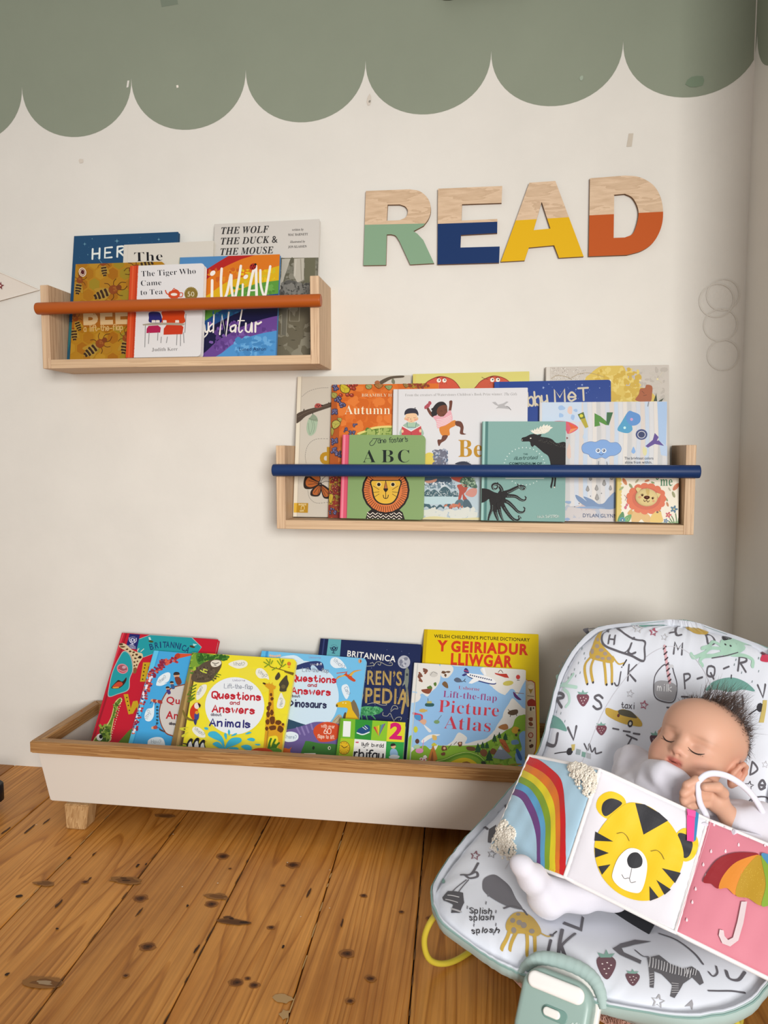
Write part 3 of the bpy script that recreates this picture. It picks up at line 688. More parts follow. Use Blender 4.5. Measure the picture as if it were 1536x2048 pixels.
def art(a):
    cc = ['b07c18', 'a86f12', 'b78722', 'a3660e', '9c8220', 'ae7a1c']
    k = 0
    for j in range(-1, 10):
        for i in range(-1, 7):
            x, y = 90+i*218+(j % 2)*109, 230+j*190
            a.p([(x+104*math.sin(q), y+112*math.cos(q)) for q in [n*math.pi/3 for n in range(6)]], cc[(i*7+j*5+j*j) % 6]); k += 1
    bee(a, 690, 290, -98, .75); bee(a, 255, 600, -80, .8); bee(a, 780, 740, -22, 1.15); bee(a, 560, 1720, -38, 1.1); bee(a, 160, 1420, -95, .8); bee(a, 1080, 1640, -80, .9); bee(a, 1350, 300, 160, 1)
    a.e(318, 395, 66, 82, 'e8d8c0', -15); a.e(318, 395, 52, 66, '7c2a22', -15); a.e(318, 395, 42, 54, 'e3cfb4', -15); a.blobs([(318, 395, 36, 46)], '54141a'); a.dots([(300, 380), (332, 378), (318, 420)], 7, '2a0c10')
    a.p([(120, 1120), (1240, 1090), (1240, 1360), (120, 1390)], 'a5631a')
    bee(a, 215, 1280, -110, .7)
    a.t('BEE', 335, 1322, 330, 'd6b583', 'k', -1.5, 800)
    a.h('a lift-the-flap', 345, 1455, 105, 17, 'd3ab6a', -2.5, .2, width=690)
book('bee', 'picture_book', 'brown honeycomb picture book covered in bees, front left of the upper shelf', G_L, (-.9953, .0016, -.087, 1.0472, 9, .4, .2245, .2371, .007), SB, [(152, 528), (328.6, 522.9), (318.2, 719.4), (140, 721.4)], art, 'board', 'b07c18', edge='c9b48a')
ST = (250, 510, 9.035)
def art(a):
    a.p([(0, 0), (238, 0), (240, 190), (222, 560), (212, 790), (205, 1000), (190, 1250), (168, 1700), (160, 2000), (0, 2000)], 'd2491f')
    a.blobs([(238-(y-180)*.049, y, 9, 26) for y in range(170, 1900, 37)], 'd2491f')
    a.p([(205, 150), (228, 150), (155, 1900), (132, 1900)], 'b93a16'); a.p([(140, 150), (168, 150), (85, 1900), (58, 1900)], 'dd5f33')
    a.t('The Tiger Who', 300, 388, 102, '2b2b30', 's', -3, 985); a.t('Came', 292, 556, 96, '2b2b30', 's', -2.5, 370); a.t('to Tea', 285, 722, 96, '2b2b30', 's', -2.5, 400)
    a.e(1197, 700, 122, 124, '8a7330'); a.e(1197, 702, 100, 102, '7a6426'); a.e(1197, 702, 92, 94, '8a7330')
    for k in range(11): q = math.radians(-160+k*14); a.t('ANNIVERSARY'[k], 1197+104*math.cos(q), 704+106*math.sin(q), 17, 'd9c88e', 'h', math.degrees(q)+90, al='c')
    a.t('50', 1195, 748, 86, 'efe7cf', 's', 0, 118, 'c')
    # tea table set for two (plain furniture only)
    a.p([(390, 1410), (640, 1400), (650, 1310), (600, 1270), (430, 1280), (395, 1330)], 'b01f4e')
    for q in ([(372, 1260), (362, 1660)], [(1010, 1260), (1005, 1640)], [(440, 1400), (428, 1600)], [(600, 1400), (592, 1540)], [(660, 1480), (652, 1585)], [(770, 1480), (752, 1585)], [(945, 1420), (935, 1625)], [(1060, 1400), (1070, 1585)], [(1105, 1070), (1085, 1400)]): a.L(q, 13, '8e8d8c')
    a.p([(700, 1440), (1040, 1430), (1060, 1300), (1000, 1250), (760, 1255), (705, 1330)], 'c8391a'); a.b([(690, 1010), (1050, 1000), (1075, 1110), (1060, 1230), (690, 1240), (680, 1120)], 'cc4318')
    a.p([(320, 1250), (520, 1220), (900, 1225), (1090, 1240), (1060, 1272), (700, 1262), (330, 1272)], 'aaa08c')
    a.b([(440, 1040), (560, 1025), (645, 1060), (660, 1215), (450, 1215), (436, 1130)], '2b2a6e')
    for x in (520, 595, 720, 945): a.p([(x-34, 1222), (x-30, 1180), (x+34, 1180), (x+38, 1222)], 'ece4da'); a.e(x, 1180, 34, 7, 'cdbfae')
    a.b([(860, 640), (930, 620), (990, 670), (990, 740), (930, 790), (850, 790), (790, 740), (800, 670)], 'cf4a20'); a.L([(860, 640), (890, 600), (920, 630)], 16, 'cf4a20'); a.l([(985, 680), (1045, 690), (1035, 750), (985, 755)], 15, 'cf4a20'); a.l([(800, 720), (755, 690), (735, 640)], 20, 'cf4a20'); a.e(890, 712, 60, 26, 'ede3d6')
    a.t('Judith Kerr', 490, 1738, 62, '77726f', 's', -1.5, 465)
book('tiger', 'picture_book', 'white board book with a red spine and a tea table on its cover', G_L, (-.8419, 0, -.110, 1.0472, 9, 0, .1824, .2229, .016), ST, [(261, 531.7), (409.4, 526.3), (401.5, 715.3), (251.8, 718)], art, 'board', 'e2dfdd', 'c9431c', edge='faf8f2')
SN = (400, 500, 6.4)
def art(a):
    cx, cy = 1150, 1750
    def arc(p, c): a.p(cr_spline(p, 5)+[(1200, 1600), (-300, 1600)], c)
    a.r(-400, -100, 1200, 700, '4f86b8')
    arc([(-380, 560), (-60, 330), (80, 250), (350, 85), (640, -70), (1100, -260)], 'b3241f')
    arc([(-300, 640), (0, 440), (250, 255), (480, 140), (640, 85), (1200, -70)], 'd9761a'); speck(a, 90, 250, 960, 420, 26, 24, ['e08a1e', 'c9611c'])
    arc([(-300, 760), (60, 600), (330, 420), (600, 330), (850, 250), (1200, 150)], 'dcae16'); speck(a, 500, 250, 960, 480, 16, 22, ['e6c21c', 'd0bb24'])
    arc([(-300, 900), (60, 760), (400, 560), (700, 440), (1000, 390), (1300, 360)], '5b963a'); speck(a, 420, 450, 980, 570, 14, 22, ['6aa548', '4f8733'])
    arc([(-300, 1080), (60, 910), (260, 780), (620, 620), (1000, 560), (1300, 540)], '1f4a82'); speck(a, 160, 720, 500, 900, 10, 26, ['2b6a9c', '1b5c86'])
    arc([(-300, 1170), (60, 1040), (230, 930), (520, 790), (800, 690), (1300, 660)], '17163c')
    arc([(-300, 1560), (40, 1330), (230, 1160), (420, 1050), (640, 940), (960, 850), (1300, 800)], '6a4690'); speck(a, 130, 930, 950, 1300, 40, 28, ['7a58a2', '5b3a80'])
    arc([(-200, 1560), (230, 1350), (420, 1210), (640, 1110), (940, 1040), (1300, 1000)], '4f93cc'); speck(a, 450, 1120, 930, 1340, 26, 34, ['6aa9da', '4586bd'])
    W = 'f2ece2'
    a.e(165, 298, 40, 28, W, -45); a.L([(158, 390), (155, 640)], 34, W); a.l([(280, 240), (270, 420), (285, 650), (345, 560), (400, 310), (405, 480), (440, 640), (490, 420), (525, 205)], 32, W)
    a.e(588, 345, 34, 24, W, -40); a.L([(550, 440), (543, 640)], 26, W); a.l([(610, 650), (650, 420), (712, 190), (722, 400), (728, 640)], 34, W); a.L([(655, 520), (725, 515)], 20, W); a.l([(775, 260), (780, 450), (830, 590), (870, 400), (902, 210)], 30, W)
    a.l([(60, 960), (75, 1050), (110, 1030)], 20, W); a.l([(110, 930), (100, 1060), (45, 1130)], 16, W); a.l([(170, 940), (120, 990), (130, 1045), (170, 1020)], 18, W); a.L([(182, 830), (172, 1055)], 18, W)
    a.L([(255, 1080), (282, 830), (335, 1105), (372, 800)], 22, W); a.l([(450, 960), (395, 990), (405, 1045), (450, 1020), (462, 960), (455, 1050)], 22, W); a.l([(540, 770), (500, 1000), (515, 1055), (545, 1030)], 18, W); a.L([(490, 905), (570, 905)], 14, W); a.l([(590, 940), (590, 1030), (640, 1045), (665, 930), (668, 1050)], 22, W); a.l([(710, 1050), (715, 930), (740, 950), (785, 925)], 24, W)
    a.e(680, 215, 46, 38, 'a3221c', -40); a.dots([(660, 200), (690, 205), (675, 235), (705, 228)], 8, '251010'); a.e(712, 186, 16, 14, '1c1210')
    a.t('Luned Aaron', 505, 1292, 44, '1d2a5a', 'h', -.5, 340)
book('natur', 'picture_book', 'rainbow striped picture book with white handwritten title, right of the tea table book', G_L, (-.7308, .0017, -.090, 1.0472, 9, .4, .2429, .2428, .010), SN, [(360, 514.9), (560, 508.6), (551.5, 715), (349.9, 717)], art, 'hard', '4f86b8', 'c9b43a', edge='efe9dc')
def art(a):
    a.r(-300, -600, 1600, 112, 'd5cfc6')
    a.p([(40, 112), (1600, 96), (1600, 1600), (-100, 1600)], '837d6b')
    a.p([(1015, 118), (1600, 96), (1600, 620), (1000, 620)], '6f6c5e'); speck(a, 1000, 120, 1480, 600, 40, 40, ['7d7a6a', '64604f', '8a8676'])
    for q in ([(1050, 115), (1160, 112), (1080, 350), (1020, 600), (975, 600), (1040, 340)], [(1205, 112), (1335, 106), (1330, 380), (1250, 420), (1200, 330)], [(1345, 104), (1480, 100), (1480, 600), (1350, 600)]): a.p(q, 'bdb6a6')
    a.p([(1345, 104), (1480, 100), (1475, 620), (1335, 620)], '6b6852'); a.L([(1290, 120), (1300, 380)], 14, 'a39c8c'); a.L([(1230, 120), (1215, 330)], 10, 'd0c9ba')
    a.b([(1020, 600), (1050, 470), (1110, 390), (1220, 400), (1300, 440), (1440, 480), (1440, 600)], '5d5b55'); speck(a, 1040, 430, 1420, 590, 60, 22, ['6d6b64', '4b4944', '807d75'])   # dark undergrowth
    speck(a, 960, 640, 1480, 1350, 70, 60, ['7a7460', '8b8572', '6c6552']); a.p([(960, 620), (1140, 620), (1110, 1100), (1040, 1090), (1050, 800), (1000, 820), (960, 1120)], '6e6a5c')
    a.L([(1150, 700), (1280, 700), (1270, 915), (1150, 912), (1155, 700)], 6, 'aba592'); a.L([(1050, 830), (1040, 1085), (1105, 1100), (1120, 760)], 5, 'aba592'); a.l([(1050, 830), (1000, 880), (985, 1100)], 5, 'aba592')
    a.blobs([(1220, 980, 20, 5), (1190, 1155, 28, 6), (1025, 1225, 22, 5), (1340, 1110, 24, 4), (1230, 1030, 16, 4)], '4a4536')
    d = '2d2b2b'
    k = 6.4/2.4774; X = lambda x: (60+x/2.4774-400)*6.4; Y = lambda y: (420+y/2.4774-500)*6.4
    for s, x, y, w in (('THE WOLF', 950, 120, 236), ('THE DUCK &', 948, 172, 280), ('THE MOUSE', 946, 224, 262)): a.t(s, X(x), Y(y), 34*k, d, 'I', -2, w*k)
    for s, x, y, w, f, z in (('written by', 1300, 104, 56, 'I', 11), ('MAC BARNETT', 1280, 129, 98, 'S', 11), ('illustrated by', 1290, 164, 74, 'I', 11), ('JON KLASSEN', 1280, 189, 92, 'S', 11)): a.t(s, X(x), Y(y), z*k, '6b6762', f, -2, w*k)
book('wolf', 'picture_book', 'tall grey picture book with italic capitals over dim woodland, far right of the upper shelf', G_L, (-.6538, 0, -.068, 1.0472, 9, -.2, .2548, .3293, .012), SN, [(430, 448.2), (639.3, 438.1), (632, 715.3), (419.9, 719.6)], art, 'hard', 'd5cfc6', edge='f1ece2')
# ---- lower right shelf
SC_ = (570, 740, 6.604)
def art(a):
    a.p([(140, 0), (200, 0), (130, 2100), (60, 2100)], 'e6dcc6'); a.L([(205, 80), (140, 1960)], 5, 'b9ae9a')
    for pts in ([(205, 350), (300, 280), (440, 240), (570, 235)], [(262, 1230), (250, 1120), (290, 990), (390, 915), (570, 908)], [(285, 1590), (310, 1690), (400, 1755), (570, 1745)]):
        q = cr_spline(pts, 10)
        for i in range(0, len(q)-1, 2): a.L([q[i], q[i+1]], 6, '8a857c')
    a.b([(130, 590), (250, 530), (400, 490), (520, 450), (620, 425), (620, 475), (500, 520), (380, 560), (260, 610), (190, 670), (130, 700)], '54463a'); a.l([(150, 620), (300, 545), (600, 450)], 6, '6f5f50'); a.l([(230, 540), (235, 520)], 14, '54463a'); a.l([(560, 455), (565, 430)], 12, '54463a')
    a.b([(1240, 160), (1300, 120), (1400, 85), (1560, 75), (1560, 100), (1420, 115), (1320, 165), (1270, 190)], '5d4f3f'); a.b([(1420, 110), (1405, 160), (1440, 190), (1450, 150)], '7a7a62'); a.e(1215, 170, 36, 30, 'a7663e')
    a.b([(375, 490), (390, 450), (430, 440), (475, 462), (478, 480), (420, 500)], 'b05148'); a.dots([(410, 465), (440, 470), (425, 485)], 8, '3a1f1c'); a.e(475, 468, 14, 10, '2c2320')
    a.L([(350, 570), (352, 590)], 10, '3c3a34'); a.b([(350, 585), (385, 600), (415, 640), (412, 720), (385, 820), (330, 868), (290, 850), (268, 770), (285, 670), (320, 620)], 'a9bca0'); a.b([(350, 585), (385, 600), (412, 640), (410, 680), (300, 650), (320, 620)], '8f9d84'); a.ll([[(300, 640), (360, 660), (412, 650)], [(330, 660), (350, 740), (320, 850)], [(360, 670), (375, 760), (350, 840)], [(290, 700), (300, 790), (310, 850)]], 4, '6d7f68')
    a.t('d', 445, 1232, 205, 'b8891c', 'k', 0)
    o, k = 'b4622c', '2e2019'
    a.b([(440, 1500), (380, 1440), (270, 1390), (230, 1470), (240, 1560), (330, 1570), (420, 1530)], k); a.b([(430, 1495), (380, 1455), (300, 1420), (258, 1470), (270, 1530), (340, 1545)], o)
    a.b([(450, 1510), (380, 1540), (325, 1600), (330, 1660), (430, 1665), (465, 1590)], k); a.b([(445, 1525), (385, 1560), (350, 1610), (360, 1645), (420, 1645), (450, 1590)], o)
    a.b([(455, 1510), (520, 1530), (590, 1600), (580, 1690), (500, 1690), (465, 1600)], k); a.b([(465, 1530), (520, 1560), (570, 1610), (560, 1665), (505, 1668), (475, 1590)], o)
    a.b([(440, 1480), (450, 1400), (400, 1380), (290, 1380), (330, 1440)], k); a.b([(430, 1470), (435, 1400), (320, 1395)], o)
    a.ll([[(430, 1495), (300, 1460)], [(430, 1500), (290, 1510)], [(445, 1520), (370, 1620)], [(448, 1525), (420, 1640)], [(460, 1525), (520, 1660)], [(465, 1530), (560, 1640)]], 6, k); a.l([(430, 1490), (465, 1500)], 18, k); a.ll([[(455, 1490), (480, 1440), (520, 1405)], [(460, 1495), (520, 1470), (570, 1475)]], 5, k)
    a.p([(100, 1755), (290, 1757), (285, 1885), (95, 1880)], 'b98a1e'); a.p([(100, 1755), (140, 1755), (132, 1882), (95, 1880)], 'dfb23a'); a.h('magic', 165, 1785, 26, 5, 'e9d8a2', 0, width=100); a.h('cat', 180, 1868, 26, 5, 'e9d8a2'); a.l([(195, 1840), (200, 1800), (235, 1800), (240, 1840)], 6, 'e9d8a2')
book('cream', 'picture_book', 'tall cream picture book with a chrysalis and orange butterfly, far left of the lower shelf', G_R, (-.4562, .0005, -.068, .6778, 9, .1, .2702, .3366, .010), SC_, [(593.1, 753.3), (821.7, 750.5), (815.3, 1038.4), (583.6, 1034.9)], art, 'hard', 'cdc4b4', 'e6dcc6')
def berries(a, x, y, r, n, s=14, c='4a4568', hi='8d88a8'):
    L_ = [(x+r*(rnd.random()*2-1), y+r*(rnd.random()*2-1)) for _ in range(n)]
    a.dots([(p[0], p[1], 1.3) for p in L_], s, '1d1a2a'); a.dots(L_, s, c); a.dots([(p[0]-s*.3, p[1]-s*.3) for p in L_], s*.35, hi)
def leafy(a, pts, c, v):
    a.b(pts, '4a3a1c'); cx = sum(p[0] for p in pts)/len(pts); cy = sum(p[1] for p in pts)/len(pts)
    a.b([(cx+(p[0]-cx)*.88, cy+(p[1]-cy)*.88) for p in pts], c); a.ll([[(cx, cy), p] for p in pts[::2]], 4, v)
def art(a):
    speck(a, 620, 200, 1600, 1300, 60, 60, ['de742c', 'd0661f', 'e27d34'])
    a.p([(560, 180), (650, 180), (720, 700), (700, 1300), (760, 2000), (540, 2000)], 'b0561f')
    speck(a, 590, 1400, 740, 1960, 70, 22, ['7a4320', '8c5a2a', '5e3a22', 'a8832e', '8c2f22'])
    for x, y in ((665, 230), (700, 390), (760, 460), (665, 550), (655, 945), (655, 1060), (700, 1110)): berries(a, x, y, 36, 16)
    for x, y in ((930, 740), (805, 790), (860, 830), (910, 830)): berries(a, x, y, 24, 9, 10)
    for x, y in ((640, 1440), (660, 1560), (640, 1650)): berries(a, x, y, 40, 9, 14, '8c2f22', 'c98a6a')
    berries(a, 640, 1850, 50, 14, 12)
    leafy(a, [(730, 200), (780, 190), (860, 240), (850, 300), (790, 310), (740, 280)], 'c9b32e', '8a7a20'); leafy(a, [(620, 300), (690, 310), (680, 370), (625, 370)], 'a39a4a', '6d6a2e')
    leafy(a, [(620, 700), (680, 660), (740, 700), (700, 760), (640, 780)], 'b5ab4e', '7d7a34'); leafy(a, [(610, 760), (650, 800), (620, 880)], 'a59c44', '6d6a2e'); leafy(a, [(590, 1640), (640, 1650), (620, 1760), (585, 1740)], 'c5a834', '8a7a20'); leafy(a, [(660, 1650), (710, 1660), (690, 1720)], '8f7a2c', '6d5a2e'); leafy(a, [(690, 640), (750, 640), (740, 690)], 'a8a858', '6d6a2e')
    for x, y in ((850, 210), (905, 205), (940, 195), (915, 250), (740, 335), (830, 330), (885, 335), (880, 240)): a.e(x, y, 27, 25, '4a1c16'); a.e(x, y, 22, 21, 'a33a26'); a.e(x-8, y-8, 6, 6, 'e0a890')
    leafy(a, [(1070, 200), (1150, 200), (1140, 250), (1080, 250)], '9aa064', '5e6434'); leafy(a, [(1180, 190), (1300, 200), (1240, 250)], 'a8773e', '6d4a24'); leafy(a, [(1320, 215), (1420, 210), (1380, 270)], '8fa066', '5e6434'); leafy(a, [(1560, 180), (1640, 200), (1600, 240)], '9a7a44', '5e4a24'); speck(a, 1640, 180, 1900, 240, 24, 14, ['5e4a24', 'a8832e', '8c3a22'])
    a.b([(990, 860), (1080, 790), (1200, 750), (1420, 738), (1700, 760), (1800, 860)], 'e3d27a'); a.b([(1020, 880), (1100, 810), (1220, 775), (1420, 765), (1700, 790), (1760, 880)], '7d9440'); speck(a, 1080, 790, 1500, 860, 30, 24, ['8fa650', '5e7a30', 'a3b462']); a.L([(1250, 760), (1240, 880)], 8, 'd8d48a')
    a.t('BRAMBLY HEDGE', 1016, 356, 40, 'f0d9b4', 's', 0, 590); a.t('Autumn', 792, 588, 118, 'f3e4c4', 's', 0, 600)
book('autumn', 'picture_book', 'orange picture book bordered with berries and leaves, lettered Autumn', G_R, (-.3702, 0, -.0785, .6778, 9, 0, .2512, .3155, .007), SC_, [(664, 769.5), (877.8, 766.8), (873, 1040.1), (656.5, 1037.2)], art, 'paper', 'd97026', 'b5642a')
S2_ = (530, 720, 3.4133)
def crabby(a, x, y, c):
    a.b([(x-135, y+110), (x-110, y+35), (x-60, y-5), (x+10, y-25), (x+90, y), (x+140, y+60), (x+150, y+110)], '8a2f22'); a.b([(x-131, y+112), (x-107, y+38), (x-58, y), (x+10, y-20), (x+88, y+4), (x+135, y+62), (x+146, y+112)], c)
    for q in (-8, 30): a.dots([(x+q, y+5)], 15, 'efe7d8'); a.dots([(x+q+3, y+2)], 5, '231510'); a.L([(x+q-14, y-12), (x+q+10, y-20+q*.3)], 4, '4a1812')
    for q in (-8, 30): a.ll([[(x+q+k, y+20), (x+q+k*1.6, y+30)] for k in (-10, 0, 10)], 2, '8a2f22')
def art(a):
    a.p([(1000, 80), (1030, 80), (1025, 1100), (995, 1100)], 'd8c86a'); crabby(a, 1195, 135, 'd0553c'); crabby(a, 1560, 132, 'c9583c'); a.l([(1480, 118), (1500, 128), (1525, 132)], 3, '5a2a20'); crabby(a, 1430, 330, 'd0553c')
book('crab', 'picture_book', 'pale yellow picture book with red staring creatures, mostly hidden behind others', G_R, (-.1774, 0, -.068, .6778, 9, -.5, .2666, .3393, .008), S2_, [(826, 748.1), (1058.8, 742.9), (1059.1, 1039.8), (822.7, 1038.6)], art, 'paper', 'd6cd74', 'c9b85e')
SB2 = (780, 760, 6.825)
def art(a):
    a.p([(100, 100), (125, 100), (95, 2000), (70, 2000)], 'c6c2bf')
    a.t('From the creators of Waterstones Children\u2019s Book Prize winner,', 208, 224, 36, '9a9793', 's', -.6, 1330); a.t('The Girls', 1560, 212, 36, '8a8784', 'i', -.6, 175)
    # boy with a red book
    a.b([(150, 760), (160, 650), (220, 590), (300, 575), (380, 595), (430, 650), (445, 760)], '9fb8a4'); a.r(232, 580, 360, 660, 'a8c4a8'); a.L([(235, 580), (240, 645), (350, 650), (360, 580)], 9, '5f7f80'); a.r(250, 655, 340, 760, 'b8cfd8')
    a.e(292, 505, 82, 78, 'ecc39a'); a.e(210, 530, 14, 20, 'e4b68c'); a.e(374, 530, 14, 20, 'e4b68c'); a.b([(200, 480), (205, 430), (240, 395), (300, 385), (360, 400), (388, 450), (385, 490), (355, 460), (300, 455), (230, 465)], '34323e'); a.l([(345, 400), (340, 378), (355, 385)], 6, '34323e')
    a.e(238, 540, 20, 15, 'e8a084'); a.e(350, 545, 20, 15, 'e8a084'); a.ll([[(240, 512), (252, 520), (266, 514)], [(322, 514), (336, 520), (350, 512)], [(280, 562), (292, 566), (304, 560)], [(288, 520), (280, 540), (292, 545)]], 4, '7a4a34')
    a.p([(165, 635), (290, 705), (425, 628), (430, 760), (160, 760)], 'c74a4e'); a.L([(290, 705), (292, 760)], 5, '8f2f38'); a.p([(165, 635), (290, 705), (425, 628), (420, 618), (290, 688), (170, 622)], 'e9ddd8'); a.e(172, 700, 16, 22, 'ecc39a'); a.e(415, 695, 16, 22, 'ecc39a')
    # dancing child
    s = '6d3f30'
    a.b([(585, 510), (540, 470), (500, 390), (525, 375), (560, 430), (615, 480)], s); a.b([(800, 430), (810, 350), (812, 290), (850, 285), (848, 350), (828, 440)], s); a.e(520, 350, 34, 26, 'b0505a', -50); a.e(545, 315, 22, 26, 'b0505a', -20); a.e(490, 372, 20, 28, 'b0505a', 20)
    a.b([(580, 500), (570, 440), (600, 360), (660, 305), (730, 300), (775, 345), (775, 390), (700, 380), (650, 430), (640, 480)], '2c2626'); a.blobs([(585, 400, 22, 20), (580, 450, 20, 22), (610, 490, 24, 16)], '2c2626')
    a.b([(640, 420), (680, 360), (760, 345), (785, 400), (775, 470), (720, 500), (660, 490)], '74432f'); a.ll([[(685, 430), (700, 422), (715, 430)], [(745, 415), (758, 408), (770, 415)], [(715, 470), (735, 478), (750, 465)]], 4, '3a1e16')
    a.b([(590, 505), (650, 485), (720, 505), (800, 425), (835, 430), (850, 555), (760, 620), (650, 660), (632, 570)], 'e6a8b0')
    for k in range(5): a.l([(640, 545+k*25), (740, 530+k*20), (840, 480+k*22)], 7, 'f0e2e0')
    a.b([(675, 655), (760, 620), (860, 555), (900, 560), (895, 620), (815, 670), (812, 755), (710, 758)], 'd98434')
    a.b([(895, 565), (970, 570), (1005, 640), (1000, 720), (1040, 738), (1000, 748), (955, 730), (960, 650), (900, 620)], s); a.b([(720, 760), (790, 760), (760, 820), (700, 860), (670, 905), (650, 850), (655, 815), (700, 810)], s)
    # gull
    a.p([(1395, 305), (1440, 300), (1475, 340), (1550, 320), (1590, 295), (1620, 300), (1560, 345), (1600, 370), (1650, 400), (1560, 390), (1480, 385), (1440, 395), (1480, 360), (1430, 335)], 'b4b2b2'); a.L([(1590, 360), (1620, 372), (1650, 410)], 8, '6d6b6b')
    a.t('Be', 935, 1050, 235, 'bf8b1a', 'S', 0, 330)
    # mermaid rocks, sea and flowers
    a.e(540, 1080, 85, 90, 'e0c95a'); speck(a, 600, 960, 780, 1150, 60, 18, ['8a93a8', '5e7088', 'b4b8c4', '70707e']); a.b([(895, 1150), (940, 1120), (1020, 1112), (1080, 1135), (1100, 1160)], '2f3244'); a.L([(1050, 1110), (1060, 1135), (1085, 1118)], 5, '2f3244')
    a.r(400, 1290, 1300, 1940, 'b9c9d0'); a.b([(450, 1310), (640, 1320), (820, 1330), (820, 1420), (600, 1440), (440, 1430)], '3f5568'); speck(a, 470, 1400, 900, 1480, 40, 14, ['8fa0ae', 'd6dde0', '6f8894'])
    a.b([(480, 1380), (560, 1370), (640, 1350), (620, 1390), (520, 1410)], 'c98f78')
    for x, y, r in ((520, 1550, 55), (605, 1560, 65), (750, 1540, 85), (885, 1560, 50), (500, 1730, 60), (600, 1760, 50), (685, 1750, 50), (790, 1740, 65), (900, 1740, 60)): a.b([(x-r, y+r*.6), (x-r*.8, y-r*.4), (x, y-r), (x+r*.8, y-r*.4), (x+r, y+r*.6)], '41606a')
    speck(a, 480, 1510, 940, 1590, 60, 6, ['c9d4d4', '8f9ea0']); a.b([(480, 1600), (930, 1600), (930, 1680), (480, 1690)], 'bcd4d8')
    a.b([(1050, 1320), (830, 1330), (950, 1400), (1080, 1400)], 'b5513f'); a.b([(915, 1440), (990, 1425), (1065, 1440), (1040, 1520), (1010, 1560), (1060, 1640), (1000, 1640), (990, 1560), (960, 1640), (930, 1640), (945, 1520)], 'b3503e'); a.b([(1030, 1560), (1090, 1490), (1180, 1480), (1180, 1560), (1120, 1600)], 'd08f80')
    a.b([(950, 1390), (1000, 1330), (1110, 1330), (1190, 1450), (1160, 1480), (1080, 1450), (1000, 1420)], '4b6a55'); speck(a, 980, 1340, 1170, 1460, 40, 9, ['7d9a7a', '354f42', 'a8bfa0'])
    a.b([(880, 1700), (920, 1640), (990, 1640), (1010, 1730), (900, 1740)], '56717a'); a.b([(1010, 1640), (1070, 1640), (1120, 1740), (1010, 1740)], '4b616d'); speck(a, 740, 1690, 990, 1750, 12, 20, ['b5604e', 'c97a5a'])
    speck(a, 480, 1770, 1160, 1900, 70, 34, ['c4cfd2', 'b2c0c8', 'd8d9cf']); a.b([(400, 1900), (600, 1860), (900, 1890), (1250, 1880), (1250, 1960), (400, 1960)], 'd8ce9c')
book('bee2', 'picture_book', 'large white picture book with a dancing child and a boy reading', G_R, (-.2214, 0, -.0915, .6778, 9, 0, .3032, .3018, .010), SB2, [(788, 778.7), (1055.6, 775.5), (1053.3, 1043.6), (782.3, 1039.8)], art, 'hard', 'dedcdc', 'd8d5d2')
SG = (940, 720, 3.2)
def art(a):
    a.p([(150, 130), (188, 130), (188, 1040), (150, 1040)], '24499a')
    a.h('obby', 330, 300, 88, 12, 'd2c7ae', -5, .12, width=170); a.h('MeT', 545, 268, 78, 12, 'd2c7ae', -3, .16, width=215)
    for x, y, r in ((470, 178, 10), (718, 160, 9), (505, 155, 5), (678, 190, 6), (745, 212, 5), (830, 180, 5)): a.star(x, y, r, '9fb2dc', .3, .3)
    a.dots([(200+rnd.random()*700, 140+rnd.random()*300) for _ in range(45)], 2, '7d97cf')
book('blue', 'picture_book', 'royal blue starry picture book with gold lettering, behind the pale cloud book', G_R, (.0093, 0, -.079, .6778, 9, -.3, .2568, .3172, .009), SG, [(989, 763.8), (1222, 759.7), (1223.6, 1043.9), (987.2, 1041.7)], art, 'paper', '1d3f8c', '1a377c', rc=.006)
def art(a):
    a.p([(485, 30), (512, 30), (505, 1050), (480, 1050)], 'd9d3c8'); speck(a, 520, 50, 740, 130, 60, 3, ['a39c92', 'e2ddd4']); speck(a, 1000, 60, 1260, 250, 30, 16, ['bdb5aa', 'c9c2b6'])
    a.b([(735, 135), (770, 90), (830, 45), (900, 30), (980, 40), (1003, 110), (1000, 170), (1060, 175), (1140, 190), (1180, 270), (900, 300), (740, 300)], 'd9bd5c'); speck(a, 800, 60, 1080, 260, 60, 16, ['e3cb72', 'cfae48'])
    a.b([(1060, 260), (1080, 220), (1090, 185), (1120, 180), (1130, 160), (1165, 170), (1165, 220), (1150, 270)], 'a8603c'); a.ll([[(1100, 200), (1115, 215)], [(1110, 230), (1130, 225)]], 3, '6d3a24'); a.p([(1175, 265), (1192, 215), (1198, 265)], '3f4a34'); a.p([(1205, 265), (1240, 245), (1225, 270)], '3f4a34')
    a.ll([[(520, 120), (560, 100), (620, 110), (650, 125)], [(650, 115), (700, 90), (770, 85), (860, 110)]], 2.5, 'a8946e'); a.ll([[(1195, 130), (1210, 110), (1230, 80)], [(1200, 120), (1230, 150)]], 2.5, 'd9d0b8'); a.dots([(1200, 124), (1088, 132)], 7, 'e6d9a8')
book('grey', 'picture_book', 'tall pale grey picture book with a yellow shape, back right of the lower shelf', G_R, (.1249, 0, -.068, .6778, 9, -.1, .2667, .3511, .010), SG, [(1093, 734.2), (1338, 730), (1340.5, 1045.2), (1091.6, 1042.2)], art, 'hard', 'cbc3b8')
SR = (1120, 790, 6.144)
def drop(a, x, y, s, c, r=0): a.b([(x, y-s*1.5), (x+s*.6, y-s*.3), (x+s*.72, y+s*.4), (x, y+s), (x-s*.72, y+s*.4), (x-s*.6, y-s*.3)], c)
